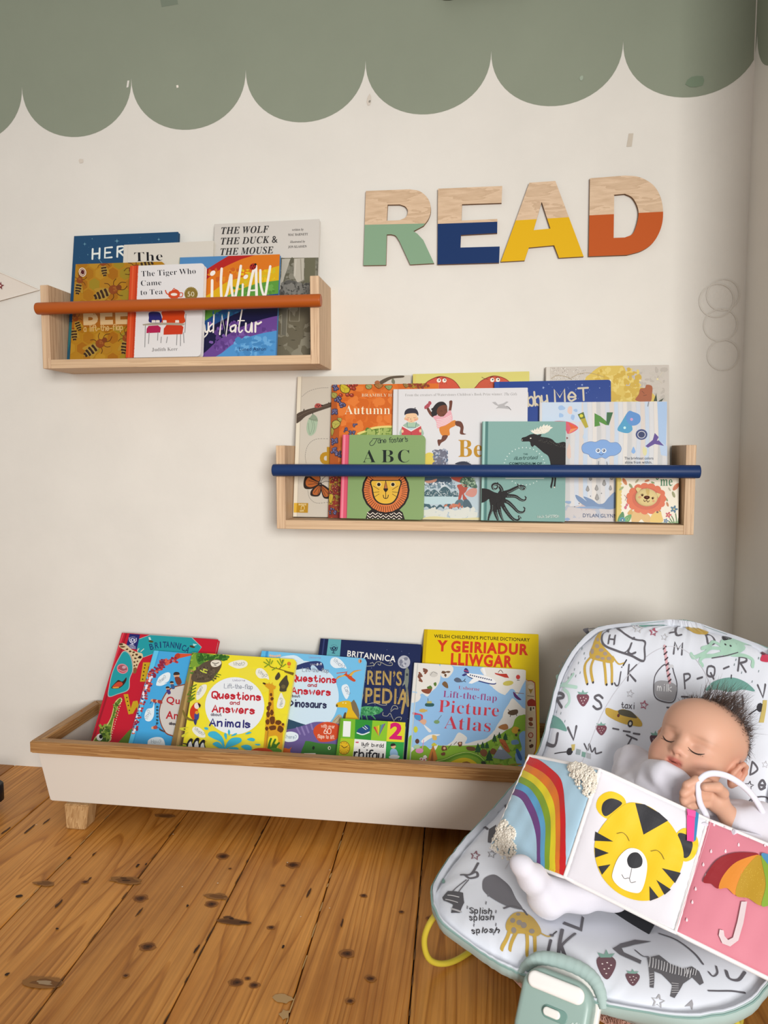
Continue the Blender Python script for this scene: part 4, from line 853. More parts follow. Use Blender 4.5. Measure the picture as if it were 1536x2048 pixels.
def art(a):
    for i in range(30):
        x = -250+i*54; c = ['d7d4d2', 'cdd3dc', 'd9cfc6', 'c4d2e2', 'd8d8d8', 'e0dad2', 'c9c8c6'][i % 7]
        a.b([(x, 60), (x+40, 70), (x+52, 500), (x+44, 900), (x+50, 1600), (x+4, 1610), (x-6, 900), (x+6, 480)], c)
    a.p([(-220, 80), (270, 80), (260, 330), (-220, 330)], 'c7d6e6'); a.blobs([(20, 160, 40, 30), (10, 250, 30, 30), (190, 190, 26, 20), (160, 275, 26, 34)], '9fbde0'); a.blobs([(120, 190, 34, 60), (110, 700, 26, 90)], 'e3c4b4')
    a.p([(1195, 85), (1320, 85), (1300, 720), (1215, 560)], 'a9c4e4'); a.p([(1215, 560), (1330, 640), (1330, 760), (1240, 740)], 'b9cde6'); a.blobs([(1045, 700, 30, 60)], 'ddd6a0')
    a.b([(-80, 330), (95, 330), (225, 405), (105, 480), (60, 420)], 'd9546a'); a.p([(100, 340), (225, 405), (150, 440)], 'dd5a22'); a.p([(130, 420), (225, 405), (105, 480)], 'e88f5a'); a.p([(80, 515), (104, 530), (80, 548)], '7a3a34')
    a.p([(218, 240), (290, 210), (312, 285), (250, 305)], '5d6f24'); a.p([(250, 300), (312, 285), (350, 395), (312, 410)], 'b3a52a'); a.e(263, 258, 22, 20, 'd8d03a')
    a.p([(425, 225), (500, 265), (575, 330), (575, 215), (652, 215), (600, 375), (560, 370), (480, 330), (495, 378), (425, 392)], '4e8a2e'); a.p([(575, 215), (652, 215), (600, 375), (570, 350)], '33663a')
    a.b([(840, 205), (900, 210), (980, 250), (985, 330), (930, 375), (885, 375), (890, 430), (840, 470), (760, 460), (706, 425), (760, 330)], '4a9cc4'); a.b([(840, 205), (900, 210), (980, 250), (985, 330), (930, 375), (860, 370), (810, 290)], '5a8fcc'); a.e(880, 302, 18, 18, 'c79ac4'); a.e(795, 405, 16, 16, 'c4ecec')
    a.e(1002, 488, 72, 66, '2f4078'); a.e(1002, 490, 50, 46, 'd5d4d8'); a.e(1002, 490, 42, 38, '222f5e')
    a.p([(1165, 470), (1212, 520), (1190, 565), (1215, 560), (1278, 628), (1165, 605), (1080, 650), (1050, 630), (1140, 555)], '5a3f8e')
    a.b([(265, 650), (290, 600), (370, 572), (440, 578), (500, 552), (570, 555), (620, 585), (700, 585), (752, 640), (745, 700), (680, 745), (610, 755), (560, 785), (510, 770), (440, 790), (370, 765), (350, 735), (285, 710)], '5c6f94'); a.b([(268, 650), (293, 603), (371, 576), (441, 582), (500, 556), (569, 559), (618, 588), (698, 589), (748, 641), (741, 697), (678, 741), (609, 751), (560, 781), (510, 766), (441, 786), (373, 762), (353, 731), (289, 706)], '7ba3d8')
    for x in (468, 540): a.e(x, 686, 30, 28, 'e9eef2'); a.e(x, 684, 18, 18, '39496a'); a.e(x-4, 680, 6, 6, 'e9eef2')
    a.l([(480, 725), (510, 740), (535, 718)], 6, '39496a')
    drop(a, 903, 690, 34, '84aee0'); drop(a, 298, 515, 26, 'c0d2e4'); a.ll([[(1090, 90), (1080, 140)], [(475, 820), (472, 870)], [(575, 825), (582, 870)]], 12, '8a8d94')
    a.t('The brightest colors', 792, 795, 32, '3b4150', 'H', 0, 355); a.t('shine from within.', 798, 845, 32, '3b4150', 'H', 0, 335)
    a.p([(-250, 1390), (700, 1340), (1400, 1340), (1400, 1700), (-250, 1700)], 'b9b6ba'); speck(a, -100, 1400, 680, 1560, 30, 60, ['c4b2b2', 'aeb4c0', 'c9c2c0'])
    for x, y, s in ((340, 1160, 30), (450, 1150, 30), (543, 1090, 32), (375, 1030, 26), (635, 1020, 28), (455, 1265, 34), (620, 1150, 26)): drop(a, x, y, s, '84827f'); drop(a, x, y, s*.7, '9b9894')
    a.b([(190, 1230), (260, 1260), (330, 1310), (290, 1250), (400, 1290), (470, 1340), (540, 1330), (600, 1260), (680, 1200), (680, 1390), (500, 1400), (360, 1390), (230, 1310)], '6a87ae'); a.b([(190, 1385), (400, 1370), (560, 1395), (350, 1398)], '7f9cc0'); a.blobs([(100, 1320, 40, 18), (90, 1530, 36, 20)], '8aa3c4'); a.dots([(235, 1335), (180, 1375), (510, 1210), (375, 1245)], 7, '6a6a70')
    a.t('DYLAN GLYNN', 280, 1503, 44, '3c4a6c', 'H', 1, 420)
book('rain', 'picture_book', 'pale watercolour picture book with a smiling blue cloud, right half of the lower shelf', G_R, (.1091, .0005, -.090, .6778, 9, .1, .2717, .2676, .010), SR, [(1080.6, 804.9), (1334, 803.2), (1334.9, 1047.5), (1078.6, 1043.5)], art, 'hard', 'd4d3d3', edge='efece6')
def art(a):
    a.p([(500, 480), (572, 480), (552, 1110), (490, 1110)], 'd9566e'); a.p([(538, 480), (552, 480), (532, 1110), (518, 1110)], 'ea8496'); a.p([(572, 480), (578, 480), (558, 1110), (552, 1110)], 'b3475c')
    a.l([(765, 540), (745, 575), (725, 585), (715, 570), (735, 545)], 4, '22302a'); a.h('ane foster\u2019s'.replace('\u2019', "'"), 772, 568, 34, 4, '22302a', -3, .1, width=205); a.L([(735, 538), (790, 536)], 4, '22302a')
    for ch, x, w in (('A', 668, 88), ('B', 795, 84), ('C', 908, 78)): a.t(ch, x, 700, 88, '14201a', 's', 0, w)
    k = '1f1410'; cx, cy = 825, 880
    a.p([(680, 1110), (700, 1040), (740, 1010), (900, 1010), (940, 1040), (962, 1110)], k)
    for y in (1046, 1066, 1086): a.L([(700+i*18, y+(10 if i % 2 else -5)) for i in range(14)], 6, 'efe2d0')
    a.e(cx, cy+8, 163, 165, k); a.e(cx, cy+8, 150, 152, 'd9763c')
    a.rib([[(cx+112*math.cos(t), cy+8+112*math.sin(t)), (cx+147*math.cos(t), cy+8+149*math.sin(t))] for t in [q*2*math.pi/56 for q in range(56)]], 3.5, k)
    a.b([(732, 815), (920, 815), (922, 880), (900, 950), (860, 985), (790, 985), (745, 950), (728, 880)], k); a.b([(740, 822), (912, 822), (913, 880), (892, 945), (855, 977), (795, 977), (754, 945), (738, 880)], 'e3b53c'); a.p([(740, 800), (912, 800), (912, 824), (740, 824)], 'c9763c')
    a.L([(735, 822), (915, 822)], 6, k)
    for x in (778, 874): a.e(x, 850, 17, 17, 'f0d890'); a.e(x, 850, 12, 12, k)
    a.p([(825, 824), (838, 880), (812, 880)], 'b5703a'); a.L([(825, 824), (812, 882)], 3, k); a.L([(825, 824), (838, 882)], 3, k); a.b([(810, 878), (840, 878), (836, 892), (825, 902), (814, 892)], k); a.L([(825, 900), (825, 945)], 4, k); a.l([(808, 922), (812, 940), (825, 946), (838, 940), (843, 922)], 5, k)
    for s in (-1, 1):
        for y0, y1 in ((885, 860), (900, 905), (915, 940)): a.L([(825+s*45, y0), (825+s*85, y1)], 3, k)
book('abc', 'picture_book', 'green board book with a pink spine, letters A B C and a lion face', G_R, (-.336, .0017, -.110, .6778, 9, .5, .1893, .1942, .015), S2_, [(686, 869.4), (851, 870.5), (846.3, 1042.3), (680, 1038.5)], art, 'board', '86a268', 'd9566e', edge='b8cc9a')
SM = (955, 800, 7.879)
def art(a):
    a.p([(60, 300), (96, 300), (50, 2000), (20, 2000)], '9cc2b8'); a.p([(130, 300), (172, 300), (140, 2000), (100, 2000)], '557f7a'); a.p([(100, 300), (122, 300), (80, 2000), (58, 2000)], 'a9cfc6')
    k = '2f2d2d'; w = 'e9e4d4'
    a.b([(690, 635), (705, 595), (760, 580), (830, 545), (900, 535), (950, 555), (1010, 580), (1110, 595), (1180, 625), (1250, 680), (1400, 690), (1420, 1100), (1290, 1100), (1240, 1060), (1160, 1030), (1140, 960), (1110, 880), (1040, 830), (960, 760), (900, 715), (870, 740), (840, 715), (825, 660), (770, 655), (710, 655)], k)
    a.L([(1165, 1000), (1185, 1250), (1160, 1365)], 30, k); a.L([(1225, 1000), (1225, 1250), (1213, 1365)], 28, k)
    a.p([(1150, 1370), (1172, 1370), (1168, 1392), (1154, 1392)], k); a.dots([(1212, 1375)], 12, 'd9d2c2')
    a.b([(930, 560), (1005, 540), (990, 575), (950, 570)], k); a.e(838, 604, 13, 9, 'e8e2d2'); a.dots([(705, 632)], 8, 'c9c2b8')
    a.p([(820, 470), (850, 490), (860, 465), (880, 490), (905, 450), (915, 478), (945, 430), (955, 460), (1000, 405), (1005, 435), (1050, 380), (1060, 412), (1110, 385), (1105, 415), (1150, 395), (1140, 420), (1190, 432), (1150, 460), (1120, 500), (1060, 530), (980, 535), (910, 540), (860, 510)], w)
    a.dots([(900+rnd.random()*220, 440+rnd.random()*80) for _ in range(50)], 3, '8a8678'); a.dots([(960+i*9+rnd.random()*8, 590+rnd.random()*60+i*2.4) for i in range(50)], 3, '7d7a70')
    for q in range(34):
        t = q*2*math.pi/34; a.e(740+320*math.cos(t), 1045+295*math.sin(t), 11, 8, 'cfe0d8', math.degrees(t)) if not (1010 < 1045+295*math.sin(t) < 1260) else None
    a.t('THE', 722, 866, 24, '1f4a48', 'H', 0, 70); a.h('illustrated', 565, 944, 52, 6, '22403e', -2, .1, width=375, shear=.3); a.t('COMPENDIUM OF', 500, 1020, 36, '1c3a38', 'H', 0, 515); a.r(440, 1228, 1050, 1242, 'd5ddd4')
    a.b([(20, 1415), (150, 1400), (260, 1450), (340, 1470), (430, 1480), (440, 1560), (410, 1640), (330, 1660), (300, 1760), (250, 1760), (240, 1640), (190, 1560), (120, 1600), (20, 1615)], k); a.r(-10, 1412, 110, 1612, k)
    arms = [[(350, 1480), (380, 1420), (340, 1350), (280, 1325), (238, 1350), (250, 1400), (300, 1400), (325, 1350), (318, 1300)], [(400, 1470), (500, 1440), (600, 1390), (680, 1360), (740, 1375), (735, 1410), (690, 1405), (650, 1360), (635, 1325)], [(400, 1510), (500, 1510), (600, 1520), (680, 1570), (740, 1585), (768, 1550), (750, 1520)], [(400, 1580), (480, 1610), (560, 1680), (640, 1760), (720, 1770), (750, 1720), (728, 1690)], [(380, 1620), (440, 1730), (540, 1860), (620, 1900), (665, 1870), (650, 1830), (685, 1860)], [(330, 1640), (350, 1760), (380, 1850), (420, 1930)], [(270, 1700), (290, 1800), (320, 1880), (340, 1940)], [(220, 1560), (230, 1700), (190, 1820), (160, 1940)]]
    for q in arms:
        s = cr_spline(q, 6); n = len(s)
        for i in range(0, n-1, 2): a.rib([s[i:i+3]], 54*(1-i/n)+10, k)
        a.dots([(x+8, y+8) for x, y in s[4:-4:1]], 4.5, '9fb8b0')
    a.h('MAJA SAFSTROM', 945, 1858, 40, 6, 'd6e2da', -1, .2, width=335)
book('comp', 'picture_book', 'teal cloth book with a black moose and octopus, front of the lower shelf', G_R, (-.0179, .0009, -.1110, .6778, 9, .3, .1806, .2239, .016), SM, [(966.2, 843), (1131.9, 842.9), (1130, 1046.3), (962.5, 1043.1)], art, 'hard', '86aba3', '8db3aa', m=M_CLOTH, edge='f4f0e6')
def art(a):
    a.p([(690, 900), (745, 900), (740, 1600), (690, 1600)], 'd8c05e'); a.blobs([(745, 1000+i*46, 14, 24) for i in range(14)], 'd8c05e')
    for x, y, s, c, r in ((795, 1065, 48, 'd07a3e', 60), (870, 1120, 36, '8f9a64', 55), (755, 1150, 34, 'a3b070', -40), (1070, 1055, 32, 'cf7a4a', -15), (1140, 1078, 24, '7f9a5a', 20), (1425, 1130, 56, 'cf6a34', -50), (1395, 1225, 40, '9a9a6a', 70), (1310, 1285, 26, '8a9a60', 60), (1320, 1345, 30, 'c27a3a', 70), (1345, 1160, 24, 'b8b89a', 60), (945, 1060, 30, 'b8b08a', -50), (1160, 990, 50, '6f8f4a', -20), (1250, 960, 30, '8f9a64', 10)): a.e(x, y, s, s*.45, c, r); a.L([(x-s*math.cos(math.radians(r)), y-s*math.sin(math.radians(r))), (x+s*math.cos(math.radians(r)), y+s*math.sin(math.radians(r)))], 2.5, '6a6440')
    a.t('me', 1232, 1118, 118, '3f7a4e', 'S', 0, 150); a.l([(1180, 1020), (1195, 1042), (1212, 1020)], 10, '3f7a4e')
    a.b([(690, 1580), (740, 1560), (850, 1570), (950, 1560), (1060, 1575), (1180, 1560), (1300, 1570), (1460, 1560), (1460, 1650), (690, 1650)], 'a9c089')
    a.b([(880, 1560), (890, 1440), (960, 1400), (1060, 1450), (1110, 1500), (1110, 1570), (1040, 1565), (1000, 1530), (950, 1570)], 'd9b06a'); a.b([(830, 1450), (880, 1400), (890, 1460), (850, 1480)], 'cda050'); a.b([(1120, 1570), (1115, 1500), (1160, 1440), (1230, 1420), (1250, 1480), (1260, 1560)], 'e0bd5e'); a.dots([(1190, 1440), (1228, 1428)], 8, '4a2a1a'); a.e(1196, 1442, 15, 11, '5a341e')
    leaf = '3f7f44'
    a.b([(705, 1590), (715, 1510), (770, 1435), (790, 1500), (760, 1580)], leaf); a.b([(760, 1590), (800, 1500), (875, 1470), (860, 1540), (800, 1590)], '5a9a52'); a.e(765, 1540, 38, 38, '3f8fa0'); a.e(765, 1540, 24, 24, '2f6f80'); a.e(768, 1538, 8, 8, 'e8e6da'); a.e(825, 1525, 22, 20, '7ab06a'); a.dots([(826, 1524)], 7, '20302a')
    for x, y, r, c in ((1400, 1405, 44, '3f6f8a'), (1332, 1475, 36, 'c03f4a'), (1300, 1548, 28, '3f6f9a')):
        for k in range(5): q = k*2*math.pi/5; a.e(x+r*.6*math.cos(q), y+r*.6*math.sin(q), r*.5, r*.3, c, math.degrees(q))
        a.dots([(x, y)], r*.22, 'e8d070')
    a.ll([[(1400, 1610), (1395, 1540), (1370, 1490)], [(1420, 1610), (1430, 1540), (1420, 1460)], [(1440, 1610), (1450, 1560), (1460, 1510)], [(1370, 1610), (1355, 1570), (1335, 1550)], [(1385, 1610), (1380, 1570), (1350, 1520)]], 12, '4a7a3a')
    a.ll([[(790, 1230), (830, 1280)], [(835, 1220), (800, 1300)], [(800, 1370), (820, 1350)]], 5, '8a3a44'); a.e(805, 1385, 16, 20, 'c9566a'); a.e(822, 1352, 14, 18, 'c9566a')
    o = 'd8622a'
    a.blobs([(1060+195*math.cos(t), 1275+150*math.sin(t), 52, 46) for t in [q*2*math.pi/15 for q in range(15)]], o, 14, .05); a.e(1060, 1275, 195, 155, o); a.e(1060, 1275, 176, 136, 'c9531f')
lion = book('lion', 'picture_book', 'small square board book with a padded orange lion, front right of the lower shelf', G_R, (.2723, .0022, -.106, .6778, 9, 1, .1272, .1203, .012), SR, [(1235.5, 934.8), (1358, 937.2), (1356.7, 1049.1), (1233.5, 1045.3)], art, 'board', 'ece4cf', 'd8c05e', edge='f4efe0')
# the lion's raised soft face is a part of that book
mb = MB(); bm = bmesh.new(); bmesh.ops.create_uvsphere(bm, u_segments=28, v_segments=14, radius=1)
fc = homography([((p[0]-1120)*6.144, (p[1]-790)*6.144) for p in [(1235.5, 934.8), (1358, 937.2), (1356.7, 1049.1), (1233.5, 1045.3)]], [(0, .1203), (.1272, .1203), (.1272, 0), (0, 0)])
cx_, cy_ = fc((1060, 1275)); 
for v_ in bm.verts: v_.co = Vector((cx_+v_.co.x*.0235, -.001+v_.co.y*.007, cy_+v_.co.z*.0195))
mb.bm(bm, 'd9c58c', 0, None, True)
a = Art(mb, lambda u, v, k: (u, -.001-.007*math.sqrt(max(.02, 1-((u-cx_)/.0235)**2-((v-cy_)/.0195)**2))-k, v), h0=2e-4); a.f = fc
a.p([(925, 1170), (945, 1150), (1000, 1165), (950, 1215)], 'd9c58c'); a.p([(1180, 1215), (1235, 1235), (1205, 1285)], 'd9c58c')
a.b([(1020, 1275), (1045, 1258), (1085, 1262), (1092, 1285), (1065, 1302), (1035, 1296)], '4a1f16'); a.L([(1060, 1298), (1055, 1315)], 6, '4a1f16'); a.l([(1020, 1308), (1030, 1328), (1055, 1315), (1070, 1335), (1090, 1318)], 7, '4a1f16')
a.dots([(1002, 1252), (1130, 1290)], 13, '4a2a1a'); a.ll([[(985, 1245), (1005, 1232), (1020, 1250)], [(1115, 1285), (1135, 1272), (1150, 1288)]], 4, '5a341e'); a.e(972, 1275, 18, 14, 'd5a07a'); a.e(1140, 1322, 16, 13, 'd5a07a'); a.b([(1050, 1170), (1090, 1172), (1085, 1240), (1060, 1245)], 'cbb06e')
o = mb.build('padded_face', mat('plush', .95, vcol=True, sheen=.5, bump=(600, .4, .001)), lion)
# ---- floor trough
SQ = (170, 1255, 6.678)
def art(a):
    a.p([(545, 70), (565, 70), (90, 1600), (60, 1600)], '9c1526'); a.p([(505, 70), (522, 70), (20, 1600), (-5, 1600)], 'dd4a58')
    T_ = '1f9aa2'
    a.p([(715, 150), (870, 95), (1430, 130), (1560, 260), (1500, 340), (900, 355), (780, 400), (700, 330), (680, 200)], '9fb8b4'); a.p([(722, 156), (872, 101), (1422, 136), (1552, 262), (1500, 345), (905, 350), (782, 392), (705, 325), (688, 203)], T_)
    a.b([(520, 310), (610, 380), (640, 560), (600, 680), (582, 830), (440, 890), (310, 922), (320, 780), (360, 600), (440, 420)], '9fb8b4'); a.b([(522, 322), (602, 388), (630, 560), (590, 680), (572, 822), (440, 880), (320, 912), (330, 780), (370, 600), (448, 428)], T_)
    a.p([(595, 82), (735, 92), (690, 295), (540, 270)], '22246a'); a.e(635, 165, 24, 24, 'd8d8ea'); a.e(635, 165, 14, 14, '22246a'); a.ll([[(590, 135), (595, 180), (630, 215)], [(685, 140), (680, 185), (635, 215)], [(610, 150), (615, 195)], [(665, 150), (660, 195)], [(632, 200), (625, 230)], [(600, 228), (650, 232)]], 9, 'd8d8ea'); a.dots([(605+i*12, 132-6*math.sin(i*.5)) for i in range(6)], 4, 'd8d8ea'); a.t('BRITANNICA', 552, 250, 13, 'd8d8ea', 'H', 4, 122); a.t('BOOKS', 544, 276, 22, 'd8d8ea', 'H', 4, 130)
    for ch, x, y, r in zip('BRITANNICA', (872, 938, 1002, 1038, 1078, 1138, 1196, 1252, 1282, 1328), (300, 280, 270, 268, 265, 268, 275, 288, 300, 322), (-14, -8, -4, 0, 2, 6, 10, 16, 20, 26)): a.t(ch, x, y, 80, '16406e', 'H', r, 50 if ch != 'I' else 16)
    a.e(880, 185, 34, 14, '4a4a1c', 10); a.p([(845, 130), (870, 125), (885, 165), (858, 165)], 'b8dcd8'); a.e(1432, 255, 38, 15, '4a3a1c', 15); a.p([(1440, 215), (1500, 225), (1450, 250)], 'b8dcd8')
    a.b([(470, 210), (540, 220), (620, 290), (700, 330), (760, 345), (770, 400), (720, 480), (690, 560), (680, 600), (640, 600), (640, 500), (620, 390), (560, 320), (460, 260)], 'd9c49a'); a.blobs([(480, 225, 30, 14), (500, 258, 34, 12), (560, 290, 18, 12), (600, 320, 20, 14), (650, 330, 18, 12), (690, 360, 20, 14), (640, 370, 14, 12), (670, 410, 18, 14), (720, 400, 16, 12), (660, 460, 16, 14), (700, 450, 14, 12), (660, 510, 14, 14), (690, 500, 12, 12)], '5a3a20'); a.b([(650, 540), (690, 540), (680, 605), (645, 605)], '8a5a30'); a.e(735, 395, 22, 20, '2a1c14'); a.ll([[(700, 310), (720, 280)], [(745, 320), (785, 285)]], 10, 'd6dcc6')
    a.e(500, 550, 76, 66, 'd98a94', 20); a.e(500, 550, 62, 52, 'c03f50', 20); a.b([(450, 520), (520, 500), (560, 560), (500, 580)], '9c5560'); a.e(520, 530, 26, 20, 'c9a0a8'); a.l([(450, 560), (500, 585), (550, 575)], 6, 'e8c4c8')
    a.b([(350, 800), (420, 720), (450, 700), (500, 720), (550, 665), (550, 710), (510, 770), (450, 810), (380, 815)], '3a1c16'); a.b([(365, 795), (430, 730), (490, 730), (500, 765), (440, 800)], 'c9472a'); a.b([(365, 800), (440, 790), (450, 805), (390, 812)], 'dca03a')
    y = 'c9a21c'
    a.p([(775, 465), (905, 465), (895, 520), (845, 520), (838, 580), (900, 580), (890, 630), (830, 630), (815, 722), (735, 722)], y); a.dots([(802, 500), (795, 540), (785, 590), (778, 640), (770, 690)], 11, '4a3a10')
    a.p([(515, 890), (575, 888), (610, 1080), (640, 985), (700, 975), (735, 1100), (780, 1000), (740, 1240), (690, 1060), (640, 1150), (580, 1160)], y); a.dots([(558, 935), (568, 985), (578, 1040), (592, 1105)], 10, '4a3a10')
    a.b([(480, 935), (495, 980), (440, 1060), (400, 1180), (380, 1260), (350, 1420), (330, 1520), (110, 1560), (130, 1470), (200, 1410), (300, 1280), (350, 1180), (390, 1020), (430, 960)], 'c9c07a'); a.b([(470, 945), (480, 980), (430, 1060), (392, 1180), (368, 1260), (335, 1420), (310, 1520), (130, 1540), (150, 1470), (215, 1420), (312, 1290), (362, 1180), (402, 1030), (435, 975)], '5d7a24'); speck(a, 200, 1300, 330, 1510, 30, 16, ['88a03c', '3f5a1c']); speck(a, 380, 1000, 440, 1200, 14, 10, ['88a03c', '3f5a1c'])
    a.dots([(490-(i*8.6)+(i % 2)*4, 960+i*30) for i in range(19)], 9, 'e8e4c4', 3); a.e(195, 1465, 42, 46, 'ecebe4'); a.e(212, 1455, 24, 28, '14140f'); a.b([(440, 1570), (520, 1450), (640, 1350), (640, 1570)], '5d7a24')
book('brit', 'picture_book', 'red and teal animal picture book, leftmost of the books in the floor trough', G_T, (-.9275, .008, -.210, .088, 33, 1.8, .2556, .3354, .014), SQ, [(244, 1265.3), (436.4, 1278.7), (373.3, 1562.6), (165, 1541.3)], art, 'hard', 'c4182f', edge='e6d6d2')
def bubble(a, pts, txt, x, y, s, r, w, col='8c98a4', fill='e6f0f4', wd=5): a.b(pts, fill); a.h(txt, x, y, s, wd, col, r, .2, width=w)
def art(a):
    a.p([(930, 300), (990, 305), (620, 1620), (540, 1620)], '5fc6ec'); a.p([(985, 305), (1002, 305), (630, 1620), (612, 1620)], '3aa0d8')
    a.b([(1600, 700), (1400, 740), (1150, 800), (1040, 930), (990, 1080), (990, 1220), (1040, 1360), (1150, 1450), (1600, 1500)], '8a4a34'); a.b([(1600, 720), (1400, 755), (1160, 815), (1052, 940), (1003, 1085), (1003, 1215), (1052, 1350), (1160, 1435), (1600, 1480)], 'd2cbc4')
    a.p([(1180, 400), (1240, 345), (1430, 350), (1420, 372), (1260, 410), (1200, 440)], 'd9522c'); a.e(1232, 382, 34, 46, 'b93c24', 40)
    pth = cr_spline([(1190, 430), (1080, 460), (1000, 510), (930, 580), (860, 680), (820, 790), (780, 900), (740, 1030), (690, 1180), (650, 1290), (640, 1400)], 8)
    L1 = []; L2 = []; L3 = []
    for i, (x, y) in enumerate(pth):
        for k in range(3 if i < 45 else 2):
            q = (x+(rnd.random()-.5)*110, y+(rnd.random()-.5)*70, 14+10*rnd.random(), 11+8*rnd.random())
            (L1 if rnd.random() < .5 else L2 if rnd.random() < .6 else L3).append(q)
    a.blobs(L1, 'b8383a', 9, .2); a.blobs(L2, '8a2440', 9, .2); a.blobs(L3, 'd9604a', 9, .2)
    a.dots([(x+(rnd.random()-.5)*60, y+(rnd.random()-.5)*50) for x, y in pth[30::2]], 17, 'e9e4ec'); a.blobs([(x+(rnd.random()-.5)*130, y+(rnd.random()-.5)*60, 14, 12) for x, y in pth[40::3]], '4a2a6a')
    bubble(a, [(950, 760), (990, 660), (1090, 600), (1140, 620), (1120, 710), (1060, 745), (1100, 740), (1030, 775), (980, 778)], 'When?', 1000, 745, 40, -42, 120)
    bubble(a, [(795, 1170), (830, 1090), (900, 1070), (922, 1000), (925, 1090), (915, 1190), (870, 1250), (810, 1240)], 'Why?', 838, 1230, 46, -72, 125)
    bubble(a, [(835, 1560), (850, 1500), (930, 1465), (1020, 1470), (1060, 1520), (1050, 1600), (850, 1620)], 'How?', 885, 1545, 46, 0, 130)
    for x, y, s, c in ((1225, 640, 1.3, '7a3a2c'), (1160, 745, .8, '3a5a8a'), (1105, 815, .8, '4a3a7a')):
        a.e(x, y, 30*s, 26*s, 'd9a884'); a.b([(x-32*s, y-5*s), (x-20*s, y-34*s), (x+20*s, y-32*s), (x+28*s, y-8*s)], '3a2a22'); a.b([(x-20*s, y+22*s), (x+30*s, y+20*s), (x+50*s, y+80*s), (x+5*s, y+95*s)], c)
    for x, y in ((920, 975), (985, 985)): a.e(x-20, y, 22, 20, 'd9a884'); a.b([(x-10, y-15), (x+40, y-10), (x+45, y+30), (x-5, y+25)], 'a83a34'); a.l([(x-30, y+10), (x-50, y+40)], 8, '2a4a7a')
    a.e(905, 1340, 20, 20, 'd9a884'); a.b([(915, 1320), (960, 1310), (965, 1350), (920, 1355)], 'b84a34'); a.ll([[(950, 1330), (1000, 1345)], [(945, 1310), (960, 1280)]], 8, '2a4a7a')
    a.blobs([(965, 1060+i*44, 16, 15) for i in range(6)], '2c4f5c'); a.blobs([(1000+i*18, 1360+i*10, 12, 12) for i in range(4)], '5a3a2c')
    a.t('Questions', 1085, 1010, 88, 'b8202c', 'H', 4, 620); a.t('Answers', 1078, 1215, 100, 'b8202c', 'H', 4, 520); a.h('about', 1125, 1295, 34, 9, '3a3038', 6)
book('blueqa', 'picture_book', 'sky blue lift the flap book with red petals, second from the left in the trough', G_T, (-.8276, .011, -.226, .088, 33, 2.5, .252, .2947, .011), SQ, [(308.1, 1300.7), (503.7, 1317.5), (449.8, 1574.4), (239.7, 1550)], art, 'board', '46a8e0', '5fc6ec', edge='cfe4ee')
SA = (340, 1295, 5.908)
def qa(a, X, Y, last, lcol, k=1.0):
    """hand-lettered title block, all text sloping a few degrees"""
    P = lambda x, y: (X+x*k, Y+y*k)
    a.h('Usborne', *P(742, 398), 22*k, 4*k, '9a96a8', 1, width=145*k); a.h('Lift-the-flap', *P(640, 482), 52*k, 6.5*k, '8a8f9c', 2, .2, width=335*k)
    a.h('Questions', *P(500, 596), 76*k, 19*k, 'c22432', 3, .24, width=570*k); a.h('and', *P(710, 672), 40*k, 10*k, 'b5303c', 2, .22, width=112*k)
    a.h('Answers', *P(502, 760), 78*k, 19*k, 'c22432', 3, .24, width=495*k); a.h('about', *P(485, 806), 30*k, 7*k, '5a4a5c', 2, .22, width=120*k)
    a.h(last, *P(470, 924), 82*k, 18*k, lcol, 3, .24, width=475*k)
